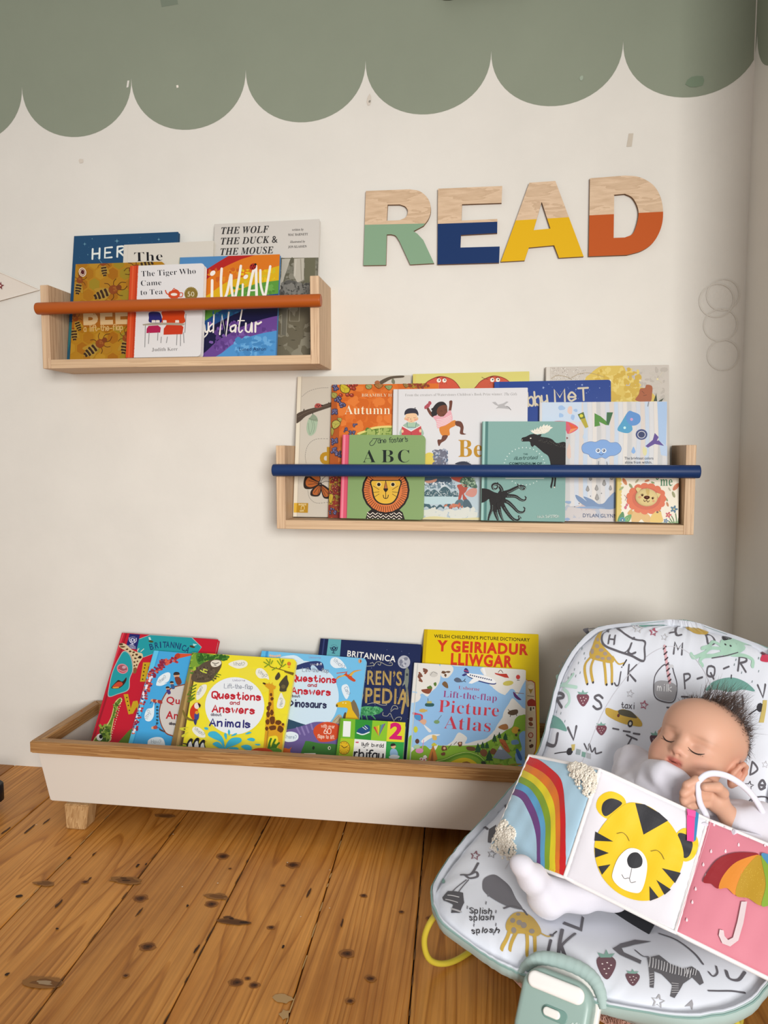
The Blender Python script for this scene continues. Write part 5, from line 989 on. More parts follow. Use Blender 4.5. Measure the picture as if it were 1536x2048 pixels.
def art(a):
    speck(a, 150, 150, 1450, 1250, 30, 120, ['efe02e', 'ebdc3e'])
    a.p([(255, 60), (330, 70), (120, 1330), (-60, 1330), (-20, 1150), (180, 380)], '8d7040'); a.p([(265, 60), (320, 65), (215, 420), (190, 380)], '7d8a48'); a.p([(285, 60), (300, 60), (95, 1200), (60, 1200)], 'b39458'); a.p([(322, 72), (338, 74), (135, 1200), (112, 1200)], '5f4a28')
    speck(a, 250, 80, 420, 260, 50, 22, ['5a8a2c', '3f6f24', 'a8c23a', '7aa034']); a.b([(320, 70), (520, 85), (700, 100), (640, 160), (560, 140), (450, 150), (340, 200)], '4a7f2c'); speck(a, 340, 90, 660, 150, 30, 20, ['6fa03a', '2f5f20'])
    a.blobs([(640, 130, 24, 10), (680, 115, 22, 10), (250, 240, 26, 12), (260, 300, 26, 12)], '4a7f2c')
    for i in range(5): a.ll([[(232+i*(-6), 480+i*40), (310-i*6, 440+i*38)]], 14, '5f7a24')
    a.ll([[(215, 635), (270, 575)], [(225, 640), (290, 600)], [(205, 560), (240, 510)]], 12, '5f7a24')
    a.b([(250, 360), (290, 280), (380, 190), (480, 150), (570, 140), (610, 170), (600, 240), (540, 330), (470, 400), (360, 415), (280, 400)], '5b4d3c'); a.b([(480, 180), (520, 150), (590, 155), (605, 190), (560, 225), (500, 225)], 'e6dfce'); a.ll([[(500, 180), (540, 190), (575, 180)], [(520, 205), (545, 210)]], 8, '3a3026'); speck(a, 300, 230, 560, 390, 40, 12, ['6a5b48', '4c4032']); a.ll([[(360, 270), (395, 290), (400, 255)], [(400, 255), (440, 270)], [(395, 290), (430, 300)]], 14, 'c9d04a')
    a.ll([[(540, 310), (600, 325)], [(530, 330), (580, 350)], [(500, 370), (515, 400)]], 10, '5f7a24')
    bubble(a, [(690, 195), (760, 160), (860, 148), (915, 180), (900, 225), (820, 250), (750, 235)], 'What?', 752, 214, 40, 0, 130, '8a8f94', 'eceadb')
    bubble(a, [(1012, 290), (1030, 250), (1090, 250), (1150, 310), (1170, 380), (1130, 365), (1060, 365), (1020, 325)], 'Why?', 1035, 300, 40, 30, 115, '8a8f94', 'eceadb')
    bubble(a, [(310, 600), (320, 520), (370, 450), (430, 440), (430, 500), (390, 570), (330, 620)], 'When?', 345, 565, 36, -65, 110, '8a8f94', 'eceadb')
    bubble(a, [(1262, 700), (1275, 620), (1312, 535), (1340, 590), (1362, 640), (1340, 710), (1290, 722)], 'How?', 1325, 695, 36, -84, 95, '8a8f94', 'eceadb')
    bubble(a, [(262, 970), (290, 935), (350, 950), (405, 1000), (415, 1060), (350, 1060), (290, 1020)], 'Which?', 285, 970, 36, 35, 130, '8a8f94', 'eceadb')
    a.e(765, 690, 350, 338, 'e9edf0', 0, 48); qa(a, 0, 0, 'Animals', '2d2a72')
    # parrot, penguins, splash
    a.b([(160, 740), (190, 800), (240, 840), (300, 860), (290, 875), (220, 860), (170, 820), (150, 760)], '7a6a2c')
    a.b([(240, 800), (240, 740), (265, 690), (310, 650), (355, 665), (350, 700), (325, 720), (340, 780), (320, 840), (270, 850)], 'cc3a1c'); a.e(318, 690, 30, 38, 'ecdcd0'); a.b([(330, 660), (365, 680), (350, 715), (340, 690)], '2c2420'); a.b([(290, 790), (340, 770), (340, 840), (300, 870)], '3f4a8a'); a.e(318, 770, 20, 20, 'e0a02c'); a.b([(285, 850), (320, 860), (305, 920), (285, 890)], '3a3a6a')
    for x, y, s in ((240, 1135, 1), (315, 1130, 1.05), (385, 1150, 1)): a.b([(x-45*s, y+50*s), (x-30*s, y-20*s), (x+5*s, y-60*s), (x+35*s, y-45*s), (x+25*s, y-10*s), (x+35*s, y+50*s)], '1e1e24'); a.b([(x-22*s, y+52*s), (x-18*s, y), (x+8*s, y-25*s), (x+20*s, y+10*s), (x+22*s, y+52*s)], 'ecebe6'); a.p([(x+28*s, y-45*s), (x+55*s, y-40*s), (x+28*s, y-35*s)], 'c9842c')
    a.L([(160, 1135), (215, 1145)], 12, '1e1e24')
    b_ = '3fb4d2'
    for q in ([(452, 1040), (470, 1000), (540, 995), (610, 1050), (640, 1120), (645, 1210), (600, 1120), (520, 1080)], [(505, 1140), (560, 1115), (610, 1150), (635, 1210), (560, 1180)], [(650, 1200), (680, 1120), (740, 1070), (830, 1070), (845, 1110), (780, 1150), (700, 1180)], [(680, 1220), (720, 1180), (800, 1185), (800, 1225)], [(640, 1040), (655, 1010), (675, 1040), (665, 1090)], [(685, 1000), (697, 970), (712, 1000), (700, 1045)], [(720, 1050), (760, 1020), (795, 1015), (770, 1040)], [(890, 1025), (930, 1000), (965, 1005), (930, 1025)], [(910, 1090), (960, 1068), (1005, 1085), (985, 1110)], [(840, 1170), (900, 1150), (960, 1170), (960, 1215), (900, 1210)], [(1000, 1145), (1050, 1140), (1070, 1150), (1040, 1160)], [(405, 950), (440, 945), (455, 970), (420, 972)]): a.b(q, b_)
    # giraffe
    g, d = 'd99c1e', '6a3a10'
    a.b([(1110, 430), (1170, 430), (1215, 440), (1250, 480), (1200, 505), (1150, 480)], g); a.e(1115, 428, 20, 10, '3a2410', 20); a.ll([[(1178, 440), (1172, 418)], [(1205, 440), (1212, 420)]], 8, g); a.ll([[(1215, 470), (1248, 462)]], 12, g)
    a.b([(1175, 490), (1220, 490), (1225, 700), (1245, 850), (1320, 890), (1355, 920), (1335, 1000), (1320, 1250), (1280, 1250), (1275, 1060), (1190, 1050), (1160, 1080), (1145, 1230), (1105, 1230), (1125, 1000), (1135, 850), (1165, 700)], g)
    a.blobs([(1195, 560, 16, 20), (1205, 610, 20, 22), (1180, 670, 20, 26), (1165, 720, 22, 34), (1160, 790, 24, 40), (1205, 770, 22, 34), (1155, 880, 26, 34), (1210, 860, 34, 48), (1280, 890, 36, 28), (1215, 950, 44, 32), (1305, 965, 36, 44), (1145, 960, 22, 26), (1335, 910, 16, 16)], d, 9, .15); a.p([(1150, 985), (1170, 985), (1140, 1230), (1125, 1230)], 'b58420')
    a.ll([[(1160, 1200), (1180, 1120), (1195, 1080)], [(1200, 1200), (1220, 1140), (1245, 1090)], [(1240, 1200), (1260, 1160), (1290, 1130)], [(1185, 1200), (1175, 1150)], [(1220, 1200), (1240, 1150)]], 22, '3f6f1c'); a.b([(1130, 1245), (1200, 1190), (1300, 1200), (1330, 1260)], '5a8a2c')
    a.b([(955, 1240), (1010, 1195), (1120, 1190), (1200, 1215), (1210, 1260)], 'c9441c')
    # bats on a branch
    a.ll([[(1460, 315), (1380, 285), (1280, 255), (1190, 230), (1170, 180)], [(1290, 258), (1320, 220), (1330, 150)]], 9, '6f5a1c'); a.p([(1465, 300), (1350, 275), (1355, 295), (1455, 332)], '6f5a1c')
    a.ll([[(1180, 215), (1110, 175)], [(1170, 200), (1120, 235)], [(1175, 190), (1140, 145)], [(1180, 180), (1185, 140)], [(1195, 195), (1215, 160)], [(1310, 215), (1270, 160)], [(1325, 200), (1345, 150)], [(1320, 190), (1300, 140)], [(1330, 230), (1370, 200)], [(1260, 240), (1210, 270)]], 12, '7f9a24')
    a.b([(1300, 470), (1290, 440), (1320, 390), (1380, 330), (1390, 380), (1405, 430), (1380, 490), (1370, 520), (1300, 520)], '4a4230'); a.b([(1245, 350), (1285, 295), (1305, 340), (1280, 380), (1250, 385)], '4a4230'); a.e(1340, 465, 26, 24, '6a5d3a')
    a.e(1408, 195, 20, 24, 'd95a2c'); a.L([(1408, 172), (1408, 218)], 5, 'e8c43a'); a.r(1395, 232, 1420, 240, 'd95a2c')
    a.b([(120, 950), (220, 945), (160, 965), (210, 985), (140, 980)], 'cfca3a'); a.b([(140, 1040), (220, 1000), (160, 1060)], 'cfca3a'); a.p([(90, 1160), (200, 1160), (190, 1200), (60, 1200)], '6a9a2c')
book('anim', 'picture_book', 'yellow lift the flap book with a sloth and giraffe, front of the trough', G_T, (-.7167, .0064, -.243, .088, 33, 1.4, .2603, .3027, .012), SA, [(384.7, 1304.9), (592.8, 1318.6), (549.2, 1588.4), (324.4, 1567)], art, 'board', 'ecdc30', '8d7a44', edge='efe88a')
SD = (500, 1290, 6.4)
def art(a):
    a.p([(140, 60), (240, 70), (100, 1600), (-200, 1600)], '5ab6e8'); a.p([(205, 70), (235, 75), (60, 1300), (20, 1300)], '3f94d0')
    a.b([(400, 200), (590, 200), (780, 215), (930, 300), (1060, 400), (1130, 600), (1120, 780), (1050, 950), (900, 1060), (600, 1100), (200, 1100), (250, 500)], 'cfe4f2'); a.b([(380, 160), (560, 130), (660, 180), (680, 210), (560, 190)], 'd6e8f4'); a.dots([(260+i*30, 145-abs(i-2)*5) for i in range(5)], 16, 'd9b8a4')
    a.b([(560, 280), (700, 225), (840, 205), (920, 225), (945, 290), (920, 335), (880, 325), (840, 280), (800, 255), (775, 285), (780, 320), (700, 300), (560, 320)], '2c3a6e'); a.b([(780, 290), (800, 255), (840, 280), (860, 325), (810, 330)], 'b8d4ea'); a.e(862, 248, 11, 17, 'dfe8f0', 20); a.e(908, 240, 9, 13, 'dfe8f0')
    bubble(a, [(1025, 220), (1045, 170), (1110, 160), (1180, 210), (1235, 300), (1180, 290), (1090, 295), (1040, 260)], 'Which?', 1062, 205, 46, 38, 165, '7a8fa4', 'e2edf4')
    bubble(a, [(1170, 560), (1185, 515), (1240, 505), (1270, 560), (1270, 630), (1235, 695), (1195, 640)], 'Can?', 1205, 550, 44, 66, 100, '7a8fa4', 'e2edf4')
    a.h('Usborne', 755, 168, 22, 4.5, '8f9cc4', 2, width=150)
    a.b([(1085, 455), (1130, 400), (1200, 380), (1290, 290), (1240, 350), (1260, 380), (1330, 330), (1430, 320), (1340, 350), (1300, 400), (1350, 450), (1330, 470), (1270, 440), (1225, 400), (1150, 415)], 'c94a24'); a.b([(1090, 452), (1135, 405), (1205, 385), (1220, 398), (1150, 412)], 'dcb24a'); a.b([(1270, 385), (1330, 335), (1425, 322), (1340, 348), (1300, 395)], 'dcb24a'); a.L([(1110, 362), (1200, 350), (1240, 345)], 9, 'c94a24')
    qa(a, 30, -140, 'Dinosaurs', '2c2f52', 1.0)
    a.b([(1100, 765), (1130, 735), (1220, 715), (1290, 730), (1330, 830), (1400, 940), (1340, 1000), (1210, 960), (1250, 820), (1160, 800), (1120, 795)], 'e0b41c'); a.e(1112, 778, 12, 18, '5a4a1c'); a.dots([(1225, 745), (1190, 742)], 9, 'f0e09a'); a.p([(1290, 740), (1330, 700), (1360, 750), (1390, 830), (1400, 900), (1390, 950), (1310, 830)], '7a6a50'); a.b([(1190, 930), (1210, 870), (1230, 870), (1215, 950)], '5a4a34')
    a.b([(1050, 1000), (1080, 940), (1140, 890), (1180, 930), (1160, 1040), (1080, 1060)], 'b8a888'); a.ll([[(1070, 980), (1140, 910)], [(1090, 1020), (1160, 940)]], 5, '7a6a58')
    a.p([(300, 930), (480, 945), (640, 1000), (720, 1025), (600, 1080), (300, 1120)], '2c4a64'); a.b([(380, 1130), (560, 1070), (720, 1020), (850, 985), (1050, 1000), (1180, 1060), (1200, 1450), (380, 1450)], '6a5a94'); a.ll([[(780, 1010), (800, 1080)], [(720, 1040), (750, 1120)], [(660, 1050), (700, 1150)], [(600, 1060), (640, 1140)]], 22, '8a7ab0')
    a.b([(810, 1110), (840, 1040), (940, 990), (1060, 995), (1150, 1050), (1130, 1180), (1050, 1230), (900, 1240), (840, 1180)], 'cf4a24'); a.h('with over', 912, 1058, 46, 7, 'f0c8b4', 4, width=170); a.h('60', 945, 1135, 66, 9, 'f6dccc', 2, width=80); a.h('flaps to lift', 865, 1190, 46, 7, 'f0c8b4', 4, width=210)
    bubble(a, [(420, 1200), (440, 1130), (530, 1110), (610, 1140), (615, 1200), (560, 1235), (470, 1240)], 'Where?', 440, 1198, 46, 2, 155, '7a8fa4', 'e2edf4')
    a.b([(680, 1450), (700, 1260), (740, 1230), (900, 1260), (1080, 1270), (1130, 1300), (1140, 1450)], '3f7a34'); a.e(812, 1318, 16, 24, '20301c', 10); a.e(1015, 1320, 20, 24, 'c9d4b0', 10); a.e(1018, 1320, 9, 12, '20301c'); a.r(690, 1385, 840, 1400, 'ece8dc')
    a.b([(400, 1380), (430, 1320), (500, 1330), (535, 1305), (515, 1350), (510, 1400), (400, 1400)], 'd9692c'); a.e(1408, 208, 22, 26, 'd9a87a'); a.p([(1408, 184), (1430, 208), (1408, 234)], 'a8583c')
book('dino', 'picture_book', 'pale blue lift the flap book with dinosaurs, right behind the yellow giraffe book', G_T, (-.5515, .009, -.226, .088, 33, 2, .2574, .3066, .011), SD, [(524.1, 1301.4), (733.2, 1317.1), (698.5, 1591.1), (472.2, 1567.3)], art, 'board', '74bfe8', '5ab6e8', edge='bfe4f4')
SE = (640, 1270, 6.982)
def art(a):
    a.p([(20, 40), (130, 50), (60, 700), (-60, 700)], '16204a'); a.p([(60, 50), (80, 50), (0, 700), (-20, 700)], '34406e')
    a.p([(130, 55), (310, 66), (290, 300), (100, 290)], '5fa8b0'); a.e(207, 185, 26, 25, '1c3050'); a.e(207, 185, 12, 12, '5fa8b0'); a.ll([[(155, 175), (170, 210), (200, 225)], [(258, 170), (245, 212), (210, 225)], [(172, 175), (185, 205)], [(242, 172), (230, 205)], [(205, 210), (195, 250)], [(180, 252), (220, 254)]], 10, '1c3050'); a.dots([(168+i*15, 150-12*math.sin(i*.6)) for i in range(6)], 4, '1c3050')
    a.t('BRITANNICA', 392, 300, 82, 'eceae4', 'H', 7, 690)
    a.e(1200, 385, 88, 92, 'b4b6c0'); a.blobs([(1160, 380, 26, 30), (1230, 340, 30, 22), (1180, 440, 22, 18), (1220, 410, 18, 16), (1150, 420, 14, 16)], '7d8090'); a.blobs([(1200, 430, 12, 10), (1190, 350, 12, 10)], 'd6d6da')
    y = 'b5985a'
    a.t('CHILDREN\u2019S', 90, 668, 190, y, 'H', 2.4, 1075); a.t('ENCYCLOPEDIA', -420, 905, 205, y, 'H', 2.4, 1680)
    a.rib([[(640+i*70, 500), (640+i*70, 660)] for i in range(8)], 5, '7a6230'); a.rib([[(640+i*72, 740), (640+i*72, 930)] for i in range(8)], 5, '7a6230')
    a.l([(1240, 800), (1210, 900), (1170, 1100)], 34, y); a.l([(1240, 760), (1250, 900), (1255, 1000)], 30, y)
    a.b([(560, 1060), (600, 1010), (700, 1000), (790, 1015), (800, 1000), (880, 1030), (900, 1060), (850, 1100), (760, 1125), (640, 1130), (570, 1110)], '4a9a62'); speck(a, 590, 1020, 860, 1110, 30, 16, ['6ab87a', '34804c']); a.ll([[(660, 1125), (680, 1190)], [(740, 1120), (790, 1180)], [(590, 1110), (600, 1180)]], 18, '4a9a62')
    a.ll([[(680, 970), (780, 955), (880, 985), (950, 985), (940, 960)], [(1010, 1080), (1060, 1040), (1110, 1040), (1090, 1000), (1040, 1000), (1010, 1060)], [(900, 1090), (900, 1130), (960, 1140), (1000, 1100), (1030, 1160), (1060, 1220)], [(1060, 1200), (1100, 1160), (1160, 1160), (1150, 1200)], [(770, 440), (810, 385), (870, 385), (860, 430), (830, 410)], [(880, 390), (960, 430), (1030, 430), (1030, 395), (990, 400)], [(640, 440), (700, 440), (770, 430), (760, 395), (720, 400)]], 8, 'a8a698')
    a.p([(1245, 450), (1272, 500), (1265, 660), (1250, 760), (1225, 760), (1205, 660), (1215, 500)], '7d8478'); a.p([(1205, 640), (1175, 725), (1215, 690)], '8a9084'); a.r(1228, 545, 1258, 580, '3a4048'); a.p([(1225, 740), (1255, 740), (1245, 1000), (1232, 1000)], '6d7468')
    a.dots([(350+rnd.random()*950, 210+rnd.random()*1200) for _ in range(50)], 4, '8f9abf')
book('ency', 'picture_book', 'navy hardback with gold capitals and a moon, behind the dinosaur book in the trough', G_T, (-.4109, .0074, -.210, .088, 33, 1.4, .2462, .3401, .014), SE, [(643.4, 1276.9), (848, 1290.4), (822.3, 1592.5), (598.6, 1570.5)], art, 'hard', '1b2752', '16204a', edge='d8d4c8')
S5 = (620, 1240, 3.072)
def art(a):
    a.p([(700, 55), (718, 58), (640, 1100), (620, 1100)], 'c9a808')
    r = 'd2381c'
    a.t('WELSH CHILDREN\u2019S PICTURE DICTIONARY', 757, 108, 20, '2c2810', 'H', 2.4, 593); a.t('Y GEIRIADUR', 775, 188, 62, r, 'k', 2.6, 565); a.t('LLIWGAR', 860, 272, 66, r, 'k', 2.6, 382)
    a.b([(1310, 400), (1340, 372), (1375, 380), (1385, 430), (1388, 800), (1300, 800)], 'a83020'); a.b([(1314, 404), (1341, 377), (1371, 384), (1380, 432), (1383, 800), (1300, 800)], 'dcc9a8'); a.p([(1340, 420), (1372, 418), (1355, 455)], 'a8842c'); a.e(1356, 412, 18, 14, 'e9dcc4'); a.L([(1335, 466), (1375, 470)], 3, '3a3018'); a.b([(1335, 500), (1360, 485), (1385, 500), (1385, 530), (1340, 530)], 'a8341c'); a.r(1342, 530, 1382, 560, 'e0d4b8'); a.r(1350, 536, 1360, 558, '4a3a24'); a.r(1368, 536, 1376, 548, '4a3a24')
    a.blobs([(1355, 610, 14, 12), (1355, 640, 14, 12)], '8a4a24'); a.e(1355, 708, 16, 18, 'a8341c'); a.e(1355, 708, 11, 13, 'd9b49a'); a.blobs([(1358, 775, 14, 12), (1352, 742, 8, 6)], '5a3a24'); a.L([(1340, 660), (1374, 663)], 3, '3a3018')
book('welsh', 'picture_book', 'tall bright yellow dictionary with red capitals, rightmost at the back of the trough', G_T, (-.1546, .0028, -.211, .088, 33, .6, .2682, .3772, .008), S5, [(848.1, 1258.5), (1077, 1268.7), (1080.5, 1610.1), (826.3, 1590.4)], art, 'hard', 'e3c60c', 'd8ba08', edge='e4d9b0')
def art(a):
    a.p([(180, 595), (280, 605), (275, 725), (170, 720)], '7ab82c'); a.p([(280, 605), (385, 612), (375, 735), (275, 725)], '2f8f34'); a.p([(385, 612), (480, 618), (470, 742), (375, 735)], '8cc22c'); a.p([(480, 618), (600, 625), (590, 748), (470, 742)], 'dcd42c')
    a.p([(170, 720), (275, 727), (262, 860), (155, 850)], 'a8c428'); a.p([(275, 727), (470, 742), (462, 880), (262, 860)], 'e9e6e2'); a.p([(470, 742), (590, 748), (575, 900), (462, 880)], '2f9a44'); a.p([(150, 845), (580, 870), (560, 1130), (120, 1100)], '7ab82c')
    a.t('1', 202, 712, 96, 'eef0ea', 'S', 3, 46); a.t('2', 487, 722, 92, 'd4186a', 'k', 4, 78)
    a.b([(288, 682), (300, 665), (330, 650), (345, 640), (368, 650), (366, 680), (330, 695), (300, 692)], '1f4a7a'); a.l([(290, 690), (325, 700), (365, 686)], 7, 'e6ecea'); a.ll([[(325, 655), (345, 670)], [(338, 648), (355, 664)]], 4, 'e6ecea')
    for k, c in enumerate(('c9343c', 'd9a02c', 'd8d02c', '5a9a4a', '4a7ab0', '7a4a8a')): a.p([(424, 712), (390+k*13, 655-k*4), (401+k*13, 651-k*4)], c)
    a.e(210, 782, 38, 42, '8a5a14'); a.e(210, 782, 34, 38, 'e0b41c'); a.L([(210, 782), (194, 768)], 4, '3a2a14'); a.L([(210, 782), (230, 774)], 4, '3a2a14'); a.dots([(210+28*math.cos(q), 782+31*math.sin(q)) for q in [k*math.pi/6 for k in range(12)]], 2.5, '6a4a14')
    a.blobs([(286, 748, 5, 5), (296, 748, 5, 5)], 'c93a54'); a.h('llyfr bwrdd', 315, 770, 22, 3.6, '26242a', 4, .18, width=138); a.h('rhifau', 272, 842, 52, 9, '1c1a20', 4, .18, width=178)
    a.e(513, 772, 15, 15, 'd9a884'); a.b([(497, 772), (500, 757), (520, 755), (530, 770), (524, 768)], '26201e'); a.b([(495, 830), (498, 792), (530, 792), (540, 830)], '8fb4d4'); a.b([(485, 838), (510, 824), (550, 832), (540, 848), (500, 848)], 'd6dce0')
    a.p([(190, 600), (205, 600), (145, 1090), (130, 1090)], '6aa428')
book('rhif', 'picture_book', 'small green board book with numbers 1 and 2 and a clock, front of the trough', G_T, (-.3297, .0018, -.2465, .088, 33, .7, .1475, .1698, .013), S5, [(681.8, 1435.5), (811.2, 1443.9), (799.1, 1605.4), (663.4, 1594.4)], art, 'board', '7ab82c', '6aa428', edge='d8d8c4')
SP = (800, 1310, 5.297)
def art(a):
    a.b([(420, 90), (600, 120), (880, 130), (960, 320), (1100, 420), (1190, 350), (1240, 470), (1160, 560), (1100, 640), (1030, 740), (960, 850), (880, 920), (700, 950), (600, 960), (430, 960), (250, 1010), (150, 1000), (80, 800), (110, 560), (180, 480), (300, 420), (390, 330), (420, 230)], '93bde4'); a.p([(100, 520), (420, 240), (900, 330), (1160, 470), (1000, 800), (600, 900), (100, 980)], '93bde4'); a.p([(90, 380), (180, 390), (120, 900), (60, 900)], 'a9cdea')
    w = 'e4e0d8'
    a.b([(440, 90), (540, 110), (565, 160), (530, 220), (490, 245), (440, 230), (425, 160)], w); a.b([(180, 80), (405, 95), (425, 250), (385, 340), (330, 390), (290, 440), (240, 410), (170, 380), (165, 200)], w); a.b([(120, 400), (215, 430), (190, 490), (110, 500)], w)
    a.b([(860, 140), (1100, 130), (1345, 170), (1345, 270), (1310, 290), (1290, 340), (1240, 390), (1190, 360), (1140, 380), (1105, 425), (1010, 350), (950, 320), (900, 230)], w)
    a.b([(1345, 280), (1310, 300), (1260, 400), (1220, 450), (1210, 520), (1300, 560), (1350, 550)], '93bde4'); a.b([(1190, 460), (1240, 500), (1300, 570), (1270, 620), (1220, 680), (1200, 770), (1150, 800), (1000, 900), (900, 940), (700, 960), (600, 970), (480, 975), (560, 910), (610, 830), (650, 830), (710, 880), (690, 940), (800, 910), (900, 890), (950, 850), (1040, 760), (1080, 680), (1100, 600), (1150, 520)], w)
    a.b([(1350, 700), (1280, 640), (1220, 680), (1190, 760), (1120, 800), (1050, 850), (960, 900), (850, 950), (700, 960), (560, 960), (420, 960), (360, 940), (320, 1000), (260, 960), (150, 1000), (80, 1100), (80, 1250), (700, 1280), (1350, 1300)], '7fa82c'); speck(a, 1000, 850, 1330, 1180, 30, 40, ['6a9424', '8fb43c']); a.b([(90, 880), (130, 880), (100, 1120), (60, 1120)], '8cbc3a')
    a.b([(1260, 850), (1340, 830), (1350, 1180), (1250, 1170), (1220, 1050), (1290, 1000)], '7fa4d0'); a.b([(1180, 910), (1240, 900), (1260, 940), (1190, 950)], '6a8ab0'); a.b([(400, 950), (370, 1010), (330, 990)], w)
    # title
    a.t('Usborne', 618, 362, 36, 'b03a58', 's', 5, 225); a.t('Lift-the-flap', 455, 446, 70, '9a3f78', 's', 4.5, 570); a.t('Picture', 405, 604, 132, 'c83c4c', 's', 4.5, 640); a.t('Atlas', 462, 778, 138, 'c83c4c', 's', 4.5, 495)
    # aeroplane
    a.b([(690, 190), (760, 200), (880, 220), (980, 260), (1018, 300), (990, 315), (900, 300), (800, 270), (720, 230)], '2c3a7a'); a.b([(690, 190), (760, 198), (880, 215), (980, 252), (1015, 290), (985, 303), (900, 288), (800, 258), (720, 222)], 'f0f0f0'); a.p([(865, 135), (895, 140), (915, 215), (890, 212)], 'f0f0f0'); a.p([(770, 250), (860, 262), (760, 305), (725, 300)], 'f0f0f0'); a.b([(690, 140), (715, 150), (730, 195), (690, 190), (675, 170)], '3a3a7a'); a.L([(680, 165), (722, 175)], 8, 'c84a5a'); a.b([(655, 215), (690, 195), (710, 205), (680, 225)], '3a3a7a')
    a.dots([(745+i*22, 214+i*5.2) for i in range(11)], 8, '3a4468')
    # ship, lifeboat, animals, trees
    a.p([(1000, 190), (1060, 200), (1130, 200), (1155, 245), (1110, 240), (1010, 205)], 'b83a2c'); a.ll([[(1040, 185), (1065, 160), (1090, 190)]], 6, '6a4a3a'); a.b([(1200, 390), (1250, 440), (1285, 475), (1250, 475), (1210, 440)], '5a2f6a'); a.L([(1210, 400), (1310, 410)], 6, '8a6a5a'); a.e(1145, 300, 56, 26, 'c9bc5a', -8); a.e(1250, 235, 22, 24, 'c9403c'); a.r(1238, 266, 1266, 272, '4a3a3a')
    a.b([(570, 265), (600, 240), (640, 255), (650, 285), (600, 290)], '5a6478'); a.ll([[(650, 285), (675, 275), (690, 255)], [(675, 275), (695, 285)]], 8, '4a5a6a'); a.b([(445, 310), (470, 280), (500, 300), (510, 350), (480, 345)], '7a5a3a'); a.e(355, 205, 44, 30, 'd0ccc4'); a.l([(320, 215), (350, 180), (395, 200)], 4, '7a7a78')
    a.ll([[(250, 150), (285, 165), (265, 195)], [(205, 190), (230, 225)], [(195, 230), (230, 280)]], 20, '8a4a34'); a.blobs([(265, 165, 26, 18), (210, 215, 20, 22), (215, 268, 18, 14)], '7a5040'); a.b([(225, 370), (280, 360), (340, 350), (310, 410), (250, 400)], '8a4a34'); a.blobs([(315, 345, 26, 18), (370, 310, 14, 24)], '5a7a34'); a.blobs([(460, 185, 26, 14), (505, 180, 30, 10), (480, 215, 14, 18)], '6a4a34')
    a.b([(265, 520), (290, 510), (355, 515), (350, 545), (275, 545)], '2f5a5a'); a.L([(295, 460), (298, 515)], 5, '4a4a3a'); a.r(285, 490, 335, 512, 'b8b46a'); a.e(240, 590, 38, 20, 'c9a85a'); a.p([(270, 590), (288, 575), (288, 605)], 'c9a85a'); a.e(388, 710, 30, 20, '7a9a6a'); a.L([(400, 690), (438, 640)], 4, '5a6a5a')
    a.b([(135, 610), (190, 620), (240, 640), (230, 700), (180, 690), (150, 660)], 'c9485a'); a.b([(150, 640), (215, 640), (220, 690), (170, 685)], '4a90c4'); a.b([(210, 700), (250, 680), (280, 700), (260, 740), (220, 720)], 'd9a88a'); a.b([(250, 740), (320, 790), (330, 815), (300, 815)], 'e0e0e0'); a.e(165, 790, 22, 34, 'c9c83a')
    a.b([(225, 910), (300, 850), (400, 840), (420, 850), (330, 880), (250, 930)], 'e8e6e0'); a.b([(340, 850), (385, 860), (385, 900), (350, 900)], 'd9b46a'); a.b([(330, 960), (360, 930), (390, 960)], 'c9c03a'); a.b([(295, 1130), (340, 980), (360, 980), (395, 1130)], 'b5702c'); a.b([(320, 1130), (345, 1020), (350, 1130)], '8a4f20'); a.e(205, 1015, 42, 28, 'd98ab4'); a.l([(235, 1000), (245, 940), (250, 900)], 7, 'd98ab4'); a.e(182, 915, 22, 26, '5a3a2c'); a.b([(150, 960), (200, 950), (205, 990), (150, 990)], 'a8c49a')
    a.blobs([(245, 1105, 44, 18), (265, 1080, 20, 16)], 'e8dcd8'); a.dots([(225, 1105), (255, 1112), (280, 1100)], 9, 'c94a5a')
    a.blobs([(470, 990, 34, 28), (458, 1050, 22, 22), (635, 945, 24, 30)], '6a3f24'); a.dots([(470, 988), (635, 938)], 14, 'd9a884'); a.ll([[(510, 990), (545, 945)], [(570, 950), (600, 920)]], 5, '4a3a2c'); a.b([(700, 980), (730, 970), (790, 980), (790, 1015), (720, 1010)], '6a4424')
    for x, y, s in ((825, 985, 1.4), (875, 955, 1), (920, 955, 1), (1000, 880, 1.1), (1052, 850, .9), (1115, 865, 1.1), (945, 1065, 1.6)): a.p([(x, y-38*s), (x+22*s, y+16*s), (x-22*s, y+16*s)], '1f4a24'); a.p([(x, y-10*s), (x+26*s, y+34*s), (x-26*s, y+34*s)], '24502a'); a.L([(x, y+30*s), (x, y+48*s)], 6, '4a3420')
    a.blobs([(885, 1035, 40, 40), (990, 1025, 40, 34)], '7a4a28', 10, .15); a.p([(980, 1090), (1060, 960), (1120, 1020), (1190, 1090), (1090, 1110)], '8a94a4'); a.p([(1060, 960), (1085, 1005), (1040, 1000)], 'd6dadc'); a.b([(1050, 900), (1100, 900), (1140, 960), (1165, 1030), (1120, 1020), (1080, 960)], 'b5602c'); a.ll([[(1070, 930), (1090, 950)], [(1100, 960), (1125, 985)]], 5, '6a3418')
